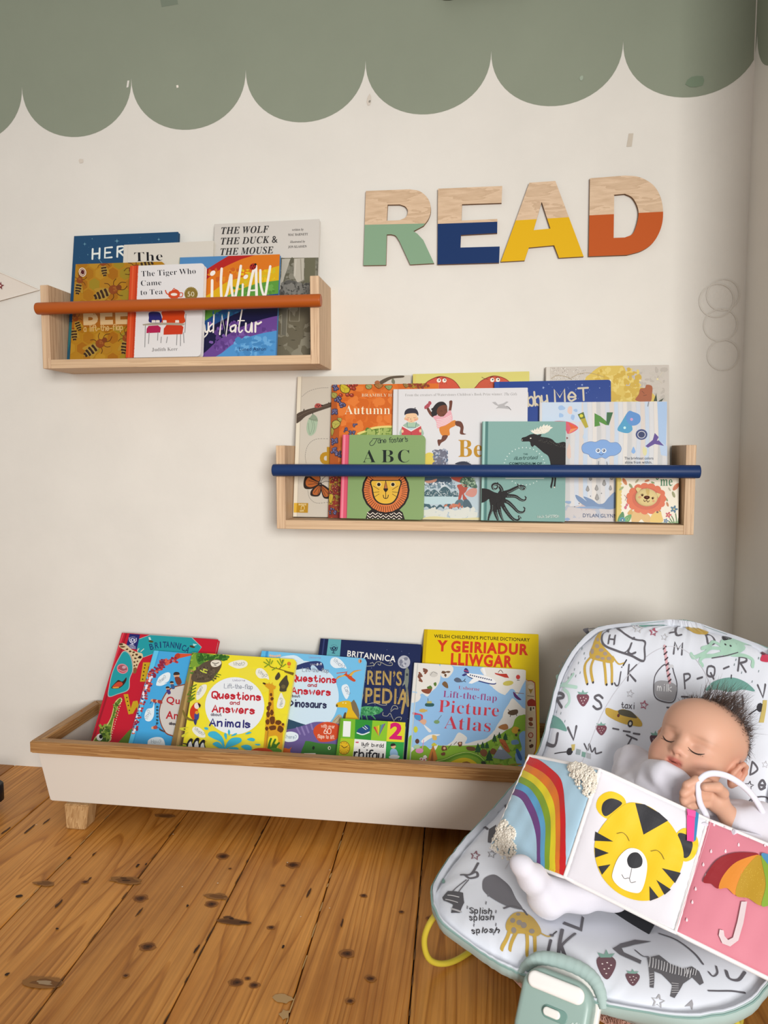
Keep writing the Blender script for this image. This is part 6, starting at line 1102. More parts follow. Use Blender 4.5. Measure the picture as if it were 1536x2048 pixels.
    a.b([(1040, 770), (1080, 740), (1130, 735), (1145, 780), (1100, 795)], 'a8703c'); a.b([(1180, 800), (1210, 760), (1260, 780), (1240, 830), (1200, 830)], 'c99a2c'); a.dots([(1230, 850), (1260, 800)], 14, '4a3a24'); a.b([(1140, 620), (1170, 590), (1240, 580), (1245, 620), (1190, 640)], '5a4430'); a.ll([[(1165, 600), (1145, 580)], [(1175, 630), (1165, 655)], [(1230, 625), (1235, 645)]], 6, '4a3424'); a.b([(1225, 1010), (1250, 1000), (1290, 1090), (1280, 1120), (1250, 1090)], '2f5a94')
    a.l([(390, 1130), (480, 1110), (600, 1060), (720, 1040), (830, 1075), (900, 1140)], 34, '5a8a1c'); a.l([(390, 1125), (480, 1103), (600, 1052), (720, 1032), (830, 1067), (890, 1120)], 6, 'b8cc6a'); a.b([(540, 1150), (600, 1105), (680, 1090), (760, 1110), (800, 1160)], 'dcbc1c'); a.blobs([(700, 1145, 40, 16)], '9a6a24'); a.b([(860, 1130), (900, 1130), (905, 1165), (870, 1165)], '2f3a24'); a.l([(1010, 1180), (1060, 1160), (1110, 1180), (1200, 1160), (1280, 1160)], 14, '9a8a2c')
    a.p([(185, 90), (192, 90), (110, 1130), (100, 1130)], 'c4c8c4')
book('atlas', 'picture_book', 'blue and green map picture book with an aeroplane, front right of the trough', G_T, (-.1757, .0058, -.229, .088, 33, 1.3, .2553, .2962, .013), SP, [(829.2, 1325.5), (1051.6, 1339.6), (1048.6, 1616), (807, 1594)], art, 'board', 'e4e0d8', 'cfd8dc', edge='e8e6e0')
# ================================================================== BABY BOUNCER
SO, SD_, SE_ = np.array([.08197, -.79631]), np.array([.49370, .86963]), np.array([.91059, -.41330])
_T = np.array([0, .08, .2, .35, .5, .65, .8, .92, 1.0])
_TAB = np.array([[0, .031, .104, .209, .303, .387, .470, .543, .580], [.136, .144, .151, .166, .208, .287, .396, .483, .512], [.122, .188, .232, .243, .222, .189, .196, .166, .052]])
def _slopes(y):
    h = np.diff(_T); dl = np.diff(y)/h; m = np.zeros(len(y)); m[0] = dl[0]; m[-1] = dl[-1]
    for i in range(1, len(y)-1): m[i] = 0 if dl[i-1]*dl[i] <= 0 else 2*dl[i-1]*dl[i]/(dl[i-1]+dl[i])
    return m
_M = [_slopes(r) for r in _TAB]
def _tab(t):
    """profile values (length, height, half width) at t and their slopes"""
    t = min(max(t, 0.0), 1.0); i = min(max(int(np.searchsorted(_T, t, 'right'))-1, 0), len(_T)-2); h = _T[i+1]-_T[i]; x = (t-_T[i])/h; o = []
    for y, m in zip(_TAB, _M):
        a, b, c, d = y[i], y[i+1], m[i]*h, m[i+1]*h
        o.append((float((2*x**3-3*x*x+1)*a+(x**3-2*x*x+x)*c+(-2*x**3+3*x*x)*b+(x**3-x*x)*d), float(((6*x*x-6*x)*a+(3*x*x-4*x+1)*c+(-6*x*x+6*x)*b+(3*x*x-2*x)*d)/h)))
    return o
def srad(t, s): return (abs(s)**6+abs(2*t-1)**6)**(1/6)
def loc3(l, m, z): return (SO[0]+SD_[0]*l+SE_[0]*m, SO[1]+SD_[1]*l+SE_[1]*m, z)
def seat(t, s, h=0.0, raw=False):
    """point on the padded seat: t foot->head, s across -1..1, h above the fabric"""
    (l, dl), (z, dz), (w, dw) = _tab(t)
    k = math.hypot(dl, dz) or 1; ct, st = dl/k, dz/k
    n = (-SD_[0]*st, -SD_[1]*st, ct)
    if not raw:
        q = min(max((srad(t, s)-.66)/.34, 0), 1)
        win = max(0.0, min(1, (t-.12)/.2))*max(0.0, min(1, (.97-t)/.2))
        h = h+.022*math.sqrt(max(0, 1-q*q))-.022-.030*(1-s*s)**2*win*(1-q)+.006*(1-q)
        h += .0022*math.sin(9*t+5*s)*math.sin(7*s+3*t)*(1-q)
    p = loc3(l, w*s, z)
    return (p[0]+n[0]*h, p[1]+n[1]*h, p[2]+n[2]*h)
# printed motifs: (kind, coordinates along/across the seat in tenths of a millimetre, colour, pen width)
SEAT_ART = [["b",[-1800,5735,-2125,6015,-1766,5754,-1591,5575,-1511,5492,-1320,5406,-1108,5318,-1050,5259,-1132,5231,-1395,5240,-1509,5258,-1595,5320,-1635,5437,-1736,5612],"c4a24a"],
["l",[-1525,5278,-1564,5157,-1403,4935],"c4a24a",44],
["l",[-1444,5262,-1424,5137,-1304,4970],"c4a24a",43],
["l",[-1244,5259,-1143,5128,-1062,4977],"c4a24a",41],
["l",[-1112,5275,-1026,5146,-967,5004],"c4a24a",40],
["l",[-1108,5318,-957,5246,-863,5270],"c4a24a",19],
["L",[-863,5240,-839,5309],"3a383c",22],
["d",[-1393,4925,-1297,4960,-1051,4971,-960,4995],"3a383c",18],
["d",[-2139,5874],"3a383c",47],
["b",[-1578,5531,-1565,5502,-1598,5502,-1647,5530,-1664,5561,-1630,5561],"a39284"],
["b",[-1478,5430,-1476,5403,-1521,5401,-1568,5426,-1572,5454,-1528,5456],"a39284"],
["b",[-1520,5350,-1511,5318,-1548,5316,-1595,5347,-1607,5381,-1570,5383],"a39284"],
["b",[-1340,5381,-1348,5359,-1396,5355,-1438,5374,-1431,5396,-1384,5400],"a39284"],
["b",[-1339,5288,-1350,5268,-1397,5264,-1434,5280,-1424,5300,-1378,5304],"a39284"],
["b",[-1234,5342,-1240,5320,-1279,5316,-1314,5334,-1308,5356,-1270,5360],"a39284"],
["b",[-1119,5291,-1128,5270,-1169,5265,-1201,5281,-1193,5302,-1153,5307],"a39284"],
["b",[-1240,5277,-1249,5259,-1289,5255,-1319,5269,-1310,5286,-1272,5290],"a39284"],
["l",[-1585,5709,-1817,5920,-982,5628,-649,5599,-582,5494,-517,5336,-780,5373,-1081,5398,-1348,5439,-1502,5519,-1607,5641,-1585,5709],"5f5c62",28],
["g","H",[-1319,5478,199,0,-102,145],"5f5c62",26],
["l",[-875,5537,-864,5470,-860,5412,-796,5390,-724,5420],"5f5c62",31],
["l",[-955,5381,-894,5416,-866,5493],"5f5c62",16],
["d",[-889,5617],"5f5c62",28],
["g","e",[-1876,6034,617,-230,-270,199],"5f5c62",169],
["g","o",[-2175,5728,433,-136,-432,169],"5f5c62",38],
["d",[-2273,5821],"5f5c62",34],
["l",[-210,5832,-126,5931,-350,6240,-95,5879,-24,5805,63,5833],"5f5c62",49],
["g","O",[631,5693,229,-7,79,245],"5f5c62",40],
["g","M",[4,5482,245,8,-29,176],"5f5c62",31],
["g","P",[308,5107,168,25,-53,153],"5f5c62",23],
["L",[501,5230,590,5253],"5f5c62",23],
["g","Q",[669,5269,197,-2,5,120],"5f5c62",25],
["L",[960,5372,1054,5407],"5f5c62",22],
["g","R",[1210,5372,214,0,43,181],"5f5c62",28],
["g","j",[-928,5042,243,12,-26,170],"5f5c62",21],
["g","K",[-712,5082,215,20,-54,179],"5f5c62",28],
["g","R",[-2031,4617,372,-60,-8,168],"5f5c62",43],
["g","S",[-1198,4637,227,16,-18,176],"5f5c62",31],
["g","U",[-2024,4103,438,-98,-9,188],"5f5c62",51],
["g","V",[-1495,4174,240,63,-81,156],"5f5c62",38],
["l",[-1219,4181,-1129,4112,-1130,4199,-1053,4106,-1015,4167,-977,4100,-886,4135],"5f5c62",22],
["L",[-537,4425,-343,4399],"5f5c62",21],
["L",[-444,4402,-500,4265],"5f5c62",25],
["g","U",[1206,4931,205,19,-37,152],"5f5c62",29],
["g","V",[1561,5106,195,36,-23,135],"5f5c62",26],
["g","D",[1665,4226,151,11,-11,149],"5f5c62",23],
["g","e",[1829,4090,176,37,-19,149],"5f5c62",29],
["l",[1687,3858,1765,3956,1961,4032,2038,3939],"5f5c62",19],
["g","H",[1746,3843,101,13,16,89],"5f5c62",19],
["L",[-788,4459,-685,4464],"5f5c62",21],
["L",[-605,4463,-488,4470],"5f5c62",21],
["L",[-429,4464,-316,4470],"5f5c62",21],
["L",[58,4851,197,4859],"5f5c62",21],
["L",[271,5010,381,5019],"5f5c62",20],
["L",[-1604,6130,-1715,6047,-950,5870,-924,5815,-828,5738,-928,5781,-955,5745,-1030,5822,-1606,5990,-1152,5894,-1604,6130],"c9c7c8",17],
["L",[-726,5917,-589,5836,-511,5823,-528,5782,-480,5721,-549,5757,-586,5729,-611,5789,-714,5841,-646,5841,-726,5917],"a8586a",24],
["L",[-306,5800,-262,5745,-206,5737,-239,5706,-218,5660,-267,5686,-307,5665,-306,5710,-359,5747,-305,5748,-306,5800],"c0bec0",14],
["L",[-620,4980,-602,4950,-556,4948,-591,4926,-581,4893,-620,4910,-659,4891,-648,4924,-683,4945,-638,4949,-620,4980],"b4b2b6",12],
["L",[-346,4882,-327,4849,-276,4845,-316,4823,-306,4789,-349,4807,-393,4789,-380,4823,-417,4846,-366,4849,-346,4882],"b0687a",17],
["L",[1687,4152,1705,4119,1750,4119,1716,4092,1726,4056,1688,4074,1649,4051,1660,4089,1624,4112,1670,4117,1687,4152],"5f5c62",13],
["L",[-2221,6181,-2178,6130,-2400,6122,-2147,6088,-1510,5682,-2191,6065,-2450,6038,-2221,6094,-2450,6134,-2013,6134,-2221,6181],"5f5c62",38],
["L",[1845,4421,1859,4397,1892,4398,1868,4378,1877,4353,1847,4364,1819,4348,1825,4375,1799,4391,1833,4395,1845,4421],"c0bec0",8],
["b",[-1450,6252,-1300,6303,-1400,6355,-1200,6356,-1074,6014,-1040,5924,-1450,6008],"78a89c"],
["b",[120,6243,800,6337,1250,6213,849,5972,526,5909,283,5998],"c4a24a"],
["b",[671,5114,797,5218,1100,5284,1346,5252,1493,5169,1297,5167,1088,5122,866,5134],"6f9e94"],
["L",[1099,5311,1095,5274],"3a383c",16],
["b",[-2090,4485,-1882,4459,-1719,4401,-1583,4287,-1777,4295,-2067,4335],"6f9e94"],
["b",[1016,5838,1714,6050,1359,5877,1201,5680,1090,5551,939,5546,898,5668],"a9cdb9"],
["l",[924,5568,771,5520,587,5496,519,5430,570,5385],"a9cdb9",53],
["l",[897,5640,705,5621,583,5540,404,5473,335,5510],"a9cdb9",54],
["l",[1112,5613,1329,5731,1468,5873,2450,6076],"a9cdb9",147],
["l",[1137,5567,1348,5580,1486,5540,1469,5453],"a9cdb9",53],
["l",[963,5676,778,5748,672,5659,545,5608],"a9cdb9",62],
["b",[1247,5958,1952,6111,1255,5877,1036,5829],"3a383c"],
["d",[1012,5730,1113,5713],"3a383c",21],
["l",[742,5486,1014,5542,1235,5616],"5f5c62",16],
["l",[-160,5308,-226,5237,-253,5152,-208,4988,-103,4921,112,4918,176,4995,157,5142,80,5250,15,5326,-107,5333,-160,5308],"5f5c62",16],
["b",[-224,5118,-54,5155,151,5123,163,5013,107,4937,-93,4938,-194,4999],"a5a4a8"],
["g","milk",[-162,5031,113,8,-15,73],"e8e8ea",14],
["b",[-61,5328,24,5346,48,5315,-42,5298],"c8c8cc"],
["l",[-210,5566,-118,5410,-41,5265,30,5146],"d9a8ae",41],
["L",[-209,5523,-174,5560],"4a3a40",26],
["L",[-165,5453,-130,5487],"4a3a40",24],
["L",[-126,5387,-91,5419],"4a3a40",22],
["L",[-90,5325,-54,5355],"4a3a40",22],
["L",[-56,5265,-20,5295],"4a3a40",21],
["L",[-24,5206,11,5235],"4a3a40",21],
["L",[6,5149,42,5178],"4a3a40",20],
["b",[-979,4668,-935,4691,-785,4684,-684,4724,-508,4704,-341,4629,-317,4568,-462,4553,-632,4549,-806,4567,-945,4603],"c4a24a"],
["b",[-748,4702,-571,4724,-442,4674,-448,4649,-717,4646],"5a5648"],
["d",[-516,4570],"3a383c",47],
["d",[-516,4570],"c8c4b8",23],
["d",[-741,4631],"6a3a34",23],
["g","taxi",[-720,4732,92,12,-14,68],"5f5c62",14],
["b",[-1538,4750,-1468,4792,-1377,4800,-1311,4773,-1314,4708,-1371,4635,-1462,4667],"7a4a56"],
["p",[-1498,4774,-1546,4806,-1460,4802,-1450,4841,-1409,4809,-1340,4828,-1374,4791],"7fa79a"],
["d",[-1460,4732,-1407,4749,-1357,4738,-1426,4700,-1378,4712,-1394,4673],"e8dcd8",8],
["b",[-1085,4427,-1026,4463,-950,4473,-895,4454,-899,4401,-949,4341,-1026,4364],"7a4a56"],
["p",[-1051,4447,-1088,4470,-1019,4472,-1008,4503,-976,4479,-918,4497,-948,4466],"7fa79a"],
["d",[-1022,4416,-977,4431,-935,4424,-995,4391,-953,4402,-968,4370],"e8dcd8",6],
["b",[-133,4464,-76,4504,2,4509,60,4480,61,4417,14,4348,-67,4383],"5f4650"],
["p",[-100,4487,-140,4518,-69,4513,-61,4551,-26,4519,33,4535,4,4500],"7fa79a"],
["d",[-68,4446,-23,4461,21,4448,-37,4414,4,4424,-8,4386],"e8dcd8",6],
["b",[1644,5590,1902,5887,1946,5780,1810,5586,1687,5547],"c43a54"],
["b",[1730,5726,2258,5913,2293,5902,1916,5762,1730,5667],"5a3038"],
["L",[-1692,3952,-1449,4017],"3a383c",15],
["d",[-1429,4026],"3a383c",56],
["p",[-1437,4124,-1372,4144,-1356,4067,-1393,4042],"c9b46a"],
["p",[-1329,4091,-1247,4092,-1238,4021,-1315,4014],"9aa6a8"],
["p",[-1220,4075,-1152,4077,-1138,4009,-1204,4010],"7fa79a"],
["p",[-1138,4078,-1058,4079,-1037,4009,-1114,4008],"b4b6ba"],
["L",[1449,4893,1599,5010],"3a383c",15],
["d",[1596,4998],"3a383c",55],
["p",[1626,5088,1687,5097,1689,4832,1619,4821],"c9b46a"],
["l",[-2117,5017,-2028,4935,-1845,4891,-1731,5029],"b4d4c6",47],
["l",[-2026,4889,-1797,4868,-1585,4859],"b4d4c6",46],
["l",[-1853,4824,-1716,4762,-1660,4659,-1706,4592],"b4d4c6",42],
["L",[-2082,5452,-2065,5425],"7a8a8c",12],
["L",[-1860,5407,-1836,5377],"7a8a8c",16],
["L",[-2018,5373,-2005,5348],"7a8a8c",13],
["L",[-1635,5262,-1626,5238],"7a8a8c",11],
["L",[-2175,5386,-2159,5361],"7a8a8c",11],
["L",[-2153,5293,-2141,5269],"7a8a8c",11],
["L",[-1974,5288,-1963,5264],"7a8a8c",14],
["L",[-1722,5193,-1713,5170],"7a8a8c",11],
["L",[-1984,5175,-1947,5137],"7a8a8c",14],
["L",[-1745,5106,-1740,5082],"7a8a8c",11],
["L",[-2127,5204,-2119,5181],"7a8a8c",11],
["L",[-1599,5069,-1595,5045],"7a8a8c",11],
["L",[-1774,5039,-1770,5015],"7a8a8c",11],
["L",[-2019,5105,-2014,5081],"7a8a8c",13],
["L",[-2158,5157,-2151,5133],"7a8a8c",11],
["L",[-1713,5328,-1700,5303],"7a8a8c",12],
["L",[-1664,5021,-1661,4996],"7a8a8c",11],
["L",[-1821,4994,-1819,4969],"7a8a8c",12],
["L",[-2095,5514,-2074,5485],"7a8a8c",12],
["L",[-1995,5008,-1992,4984],"7a8a8c",13],
["L",[-1785,4513,-1788,4490],"7a8a8c",11],
["L",[-1662,4417,-1664,4393],"7a8a8c",10],
["L",[-1913,4534,-1916,4510],"7a8a8c",12],
["L",[1191,5517,1179,5492],"7a8a8c",10],
["L",[1279,5365,1270,5344],"7a8a8c",9],
["L",[1453,5281,1444,5261],"7a8a8c",9],
["L",[1573,5417,1562,5394],"7a8a8c",9],
["L",[1156,5450,1147,5427],"7a8a8c",10],
["L",[1617,5597,1599,5567],"7a8a8c",11],
["b",[-815,812,-767,1039,-664,1140,-510,1086,-342,863,-374,721,-555,676,-708,604,-800,646],"c4a24a"],
["l",[-737,672,-782,456,-916,252],"c4a24a",52],
["l",[-638,677,-692,452,-743,304],"c4a24a",52],
["l",[-508,743,-448,521,-437,324],"c4a24a",50],
["l",[-402,761,-345,573,-300,384],"c4a24a",49],
["l",[-379,835,-245,802,-191,863],"c4a24a",27],
["l",[-195,848,-180,989],"3a383c",20],
["b",[-712,874,-716,816,-750,796,-777,832,-773,891,-742,912],"94897e"],
["b",[-618,886,-621,825,-656,801,-686,837,-682,898,-650,923],"94897e"],
["b",[-548,870,-549,800,-587,775,-620,817,-618,887,-584,915],"94897e"],
["b",[-651,691,-660,637,-697,620,-724,657,-714,711,-680,728],"94897e"],
["b",[-416,807,-420,752,-455,731,-484,759,-479,815,-448,840],"94897e"],
["b",[-696,1058,-698,1016,-722,995,-744,1015,-741,1056,-719,1078],"94897e"],
["L",[-170,749,-122,417],"5f5c62",40],
["d",[-198,858],"5f5c62",31],
["L",[-141,1077,37,456],"5f5c62",46],
["L",[25,1075,-6,696],"5f5c62",37],
["L",[-13,714,193,441],"5f5c62",46],
["b",[483,684,506,808,579,855,673,794,742,635,767,449,635,508],"6a4a52"],
["p",[499,749,423,825,502,840,466,961,539,875,578,951,592,831],"7fa79a"],
["d",[573,661,608,712,667,697,638,594,674,632,699,536],"e8dcd8",11],
["b",[896,631,915,698,969,724,1029,700,1069,617,1082,512,998,537],"6a4a52"],
["p",[907,669,860,701,915,713,898,767,943,731,974,769,976,713],"7fa79a"],
["d",[957,623,981,654,1020,648,1000,587,1024,611,1040,557],"e8dcd8",8],
["b",[414,369,476,379,536,313,486,310],"6a4a52"],
["p",[799,1459,627,1408,528,1221,509,1033,629,959,906,911,878,987,642,1042,579,1126,668,1298],"5f5c62"],
["p",[899,1074,983,1197,1156,1082,1306,1074,1354,1177,1443,1148,1564,1009,1557,950,1440,1004,1442,848,1538,597,1486,595,1382,757,1187,852,1101,857,1278,598,1241,584,1055,835],"605e62"],
["L",[921,1107,1013,905],"d2d0d2",10],
["L",[957,1101,1049,909],"d2d0d2",10],
["L",[992,1096,1079,910],"d2d0d2",9],
["L",[1026,1091,1113,913],"d2d0d2",9],
["L",[1061,1087,1145,916],"d2d0d2",9],
["L",[1094,1083,1171,915],"d2d0d2",9],
["L",[1128,1081,1201,919],"d2d0d2",9],
["L",[1161,1079,1238,928],"d2d0d2",9],
["L",[1193,1078,1263,929],"d2d0d2",9],
["L",[1224,1078,1292,934],"d2d0d2",9],
["L",[1256,1079,1327,946],"d2d0d2",9],
["L",[1286,1080,1351,948],"d2d0d2",9],
["L",[1317,1082,1381,958],"d2d0d2",8],
["L",[1346,1085,1406,962],"d2d0d2",8],
["L",[1376,1088,1434,971],"d2d0d2",8],
["L",[1328,1103,1366,1008],"d2d0d2",7],
["L",[1097,783,1118,815],"d2d0d2",8],
["L",[1355,786,1411,815],"d2d0d2",7],
["L",[1349,1114,1387,1018],"d2d0d2",7],
["L",[1126,740,1146,772],"d2d0d2",8],
["L",[1381,751,1433,784],"d2d0d2",7],
["L",[1370,1126,1407,1028],"d2d0d2",7],
["L",[1153,701,1175,731],"d2d0d2",8],
["L",[1406,718,1456,754],"d2d0d2",7],
["L",[1391,1137,1428,1039],"d2d0d2",7],
["L",[1182,662,1203,692],"d2d0d2",7],
["L",[1432,686,1479,725],"d2d0d2",7],
["L",[1412,1148,1449,1049],"d2d0d2",7],
["L",[1211,623,1232,654],"d2d0d2",7],
["L",[1458,654,1502,696],"d2d0d2",7],
["l",[897,1104,842,1086,716,1172],"5f5c62",17],
["p",[-76,1560,-38,1535,70,1186,-199,1226,-198,1298,11,1268],"5f5c62"],
["l",[816,1658,1038,1591,1289,1423,1430,1290],"5f5c62",22],
["L",[1659,941,1889,1214],"5f5c62",22],
["l",[1519,1205,1579,1170,1594,1252,1549,1345],"5f5c62",19],
["l",[1651,1349,1715,1262,1786,1317,1804,1460],"5f5c62",31],
["L",[1398,540,1457,484,1501,498,1506,439,1576,381,1512,397,1518,346,1460,415,1390,445,1426,469,1398,540],"a9a7aa",15],
["p",[1690,563,1649,711,1700,668,1757,591,1706,617],"9a989c"],
["b",[-1334,1325,-1390,1510,-1312,1660,-1174,1634,-1028,1549,-877,1373,-714,1194,-902,1119,-1103,1157,-1257,1232],"6c6a70"],
["l",[-1598,1773,-1588,1513,-1714,1459],"5f5c62",35],
["l",[-1588,1513,-1539,1588,-1487,1509,-1566,1427,-1647,1458],"5f5c62",34],
["L",[-1595,1378,-1712,1040],"5f5c62",16],
["L",[-1567,1390,-1609,1040],"5f5c62",15],
["p",[-1837,950,-1773,1080,-1537,1089,-1481,900,-1540,693,-1690,657,-1647,812,-1812,885],"4f4d52"],
["L",[-1754,991,-1579,980],"c8c6c8",19],
["L",[-1778,904,-1581,869],"c8c6c8",15],
["L",[-1666,729,-1521,717],"b0aeb0",31],
["L",[-1750,2025,-1706,1956,-1654,1950,-1675,1903,-1641,1835,-1696,1871,-1726,1836,-1739,1906,-1798,1960,-1746,1958,-1750,2025],"8a5a64",20],
["L",[-1547,2123,-1512,2069,-1470,2072,-1488,2027,-1461,1971,-1505,1995,-1529,1957,-1539,2018,-1585,2054,-1544,2064,-1547,2123],"9a989c",15],
["g","Splish",[-1378,728,88,31,-10,108],"3a383c",15],
["g","splash",[-1380,600,95,35,-2,103],"3a383c",15],
["g","splosh",[-1394,372,124,43,30,101],"3a383c",16],
["b",[-2012,1455,-1920,1345,-1890,1258,-1945,1302],"7fa79a"],
["p",[-2070,1892,-2032,2005,-2019,1959,-2038,1803],"7a4a56"],
["p",[-2115,2881,-1972,2951,-2017,2901],"5f5c62"],
["p",[-1836,2529,-1787,2629,-1629,2443,-1605,2249,-1683,2249],"605e62"],
["L",[-2077,2662,-1859,2529],"5f5c62",31],
["l",[-2023,3116,-1816,2931],"5f5c62",26],
["L",[-1423,854,-1425,805],"7a7a80",15],
["L",[-1348,794,-1351,745],"7a7a80",15],
["L",[-1210,1233,-1196,1178],"7a7a80",16],
["L",[-1006,939,-1001,887],"7a7a80",15],
["L",[-958,685,-960,640],"7a7a80",15],
["L",[-1012,814,-1010,764],"7a7a80",15],
["L",[-1309,564,-1321,517],"7a7a80",16],
["L",[-982,519,-990,474],"7a7a80",15],
["L",[-1182,1056,-1175,1003],"7a7a80",15],
["L",[-1000,552,-1007,506],"7a7a80",15],
["l",[-923,1042,-843,1170,-714,1194,-624,1111],"5f5c62",31]]
M_SEAT = mat('printed_cotton', .8, vcol=True, spec=.25, sheen=.15, bump=(700, .1, .0004))
M_TEALF = mat('teal_cotton', .85, 'a6bab5', .15, sheen=.1, bump=(500, .2, .0006))
bn = empty('baby_bouncer', (.17, -.62, 0)); tag(bn, 'white baby bouncer seat printed with letters and animals, teal edging', 'baby bouncer')
bo = Vector(bn.location)
def bl(p): return (p[0]-bo.x, p[1]-bo.y, p[2]-bo.z)
def ringpt(r, a):
    c, d = math.cos(a), math.sin(a); k = (abs(c)**6+abs(d)**6)**(1/6)
    return (d/k*r+1)/2, c/k*r     # t, s
def gather(a): return .5*math.sin(46*a)+.35*math.sin(71*a+1.3)+.25*math.sin(23*a+.4)
_seat0 = seat
def seat(t, s, h=0.0, raw=False):
    """seat surface with the gathers that run in from the elasticated edge"""
    if not raw:
        q = min(max((srad(t, s)-.6)/.4, 0), 1); a = math.atan2(2*t-1, s); h += .0016*gather(a)*q*q
    return _seat0(t, s, h, raw)
NA = 220
mb = MB(); rs = [0.0]+[k/28 for k in range(1, 29)]
V = [bl(seat(.5, 0))]; F = []
for r in rs[1:]:
    for k in range(NA): t, s = ringpt(r, 2*math.pi*k/NA); V.append(bl(seat(t, s)))
def wallpt(r, an, hh, out):
    t, s = ringpt(r, an); p = Vector(seat(t, s, hh, True)); t2, s2 = ringpt(r*.96, an); d = Vector(seat(t, s, 0, True))-Vector(seat(t2, s2, 0, True))
    return bl(p+d.normalized()*(out+.0012*gather(an*1.7)))
for hh, out in ((-.004, .0025), (-.009, .004)): V += [wallpt(1, 2*math.pi*k/NA, hh, out) for k in range(NA)]
for k in range(NA): F.append([0, 1+k, 1+(k+1) % NA])
for j in range(len(rs)):
    for k in range(NA): a_, b_ = 1+j*NA, 1+(j+1)*NA; F.append([a_+k, b_+k, b_+(k+1) % NA, a_+(k+1) % NA])
mb.add(V, F, 'dde0e8', 0, True)
a = Art(mb, lambda U, W, k: bl(seat(W/6200, U/2000, k)), h0=7e-4, dz=1.6e-5, sub=70)
def pairs(q): return [(q[i], q[i+1]) for i in range(0, len(q), 2)]
boxes = []
for op in SEAT_ART:      # each motif is printed over the ones it overlaps
    k = op[0]
    if k == 'g':
        st, _ = glyphs(op[1]); ax, ay, e1, e2, u1, u2 = op[2]; q_ = [(ax+x*e1+y*u1, ay+x*e2+y*u2) for g in st for x, y in g]
    else: q_ = pairs(op[1])
    b4 = (min(p[0] for p in q_)-30, min(p[1] for p in q_)-30, max(p[0] for p in q_)+30, max(p[1] for p in q_)+30)
    lev = 1+max([l_ for l_, o4 in boxes if o4[0] < b4[2] and o4[2] > b4[0] and o4[1] < b4[3] and o4[3] > b4[1]] or [0]); boxes.append((lev, b4)); a.k = 6e-4+5e-5*lev
    if k == 'g':
        st, _ = glyphs(op[1]); ax, ay, e1, e2, u1, u2 = op[2]
        a.rib([[(ax+x*e1+y*u1, ay+x*e2+y*u2) for x, y in g] for g in st], op[4], op[3])
    elif k == 'd': a.dots(pairs(op[1]), op[3], op[2])
    elif k == 'b': a.b(pairs(op[1]), op[2])
    elif k == 'p': a.p(pairs(op[1]), op[2])
    elif k == 'l': a.l(pairs(op[1]), op[3], op[2])
    else: a.L(pairs(op[1]), op[3], op[2])
# stitched outline of the inner cushion
q = [(.30, -.62), (.45, -.66), (.6, -.60), (.75, -.50), (.86, -.28), (.90, 0), (.86, .30), (.75, .52), (.6, .62), (.45, .68), (.30, .64)]
a.l([(s*2000, t*6200) for t, s in q], 9, 'cfcdd2', n=14)
mb.build('seat_pad', M_SEAT, bn)
mb = MB(); V = []; F = []
prof = [(1.0, -.007, .004), (1.0, -.0085, .0062), (1.0, -.017, .0078), (1.0, -.027, .005), (.975, -.036, 0), (.92, -.044, 0), (.8, -.068, 0), (.6, -.084, 0), (.3, -.088, 0)]
for r, hh, out in prof:
    for k in range(NA):
        V.append(wallpt(r, 2*math.pi*k/NA, hh, out))
for j in range(len(prof)-1):
    for k in range(NA): F.append([j*NA+k, (j+1)*NA+k, (j+1)*NA+(k+1) % NA, j*NA+(k+1) % NA])
F.append([(len(prof)-1)*NA+k for k in range(NA)][::-1])
mb.add(V, F, 'fff', 0, True); mb.build('edge_trim', M_TEALF, bn)
mb = MB(); mb.tube([Vector(wallpt(1, 2*math.pi*k/NA, -.0085, .0066)) for k in range(NA)], .0011, '86a59e', 6, closed=True); mb.build('edge_seam', mat('seam', .8, vcol=True), bn)
# wire frame
M_WIRE = mat('frame_enamel', .35, 'c5b23a', .5)
for sg in (-1, 1):
    q = [(.13, .19, .125), (.095, .205, .118), (.075, .222, .095), (.070, .232, .06), (.080, .228, .024), (.11, .214, .0065), (.16, .20, .005), (.28, .185, .005), (.40, .175, .005), (.455, .172, .018), (.475, .17, .07), (.47, .165, .16), (.465, .16, .27), (.455, .15, .325)]
    mb = MB(); mb.tube([bl(loc3(l, m*sg, z)) for l, m, z in cr_spline(q, 6)], .0048, 'fff', 12); o = mb.build('frame_leg', M_WIRE, bn); o['label'] = 'yellow wire frame leg'
    if sg > 0:
        mb = MB(); mb.tube([bl(loc3(l, m, z)) for l, m, z in cr_spline([(.079, .219, .103), (.073, .227, .078)], 2)], .0075, 'd9d6cf', 14); mb.build('sleeve', mat('white_plastic', .35, vcol=True, spec=.5), o)
mb = MB(); mb.tube([bl(loc3(l, m, z)) for l, m, z in cr_spline([(.13, -.19, .125), (.115, -.1, .112), (.11, 0, .11), (.115, .1, .112), (.13, .19, .125)], 8)], .0048, 'fff', 12); mb.build('cross_bar', M_WIRE, bn)
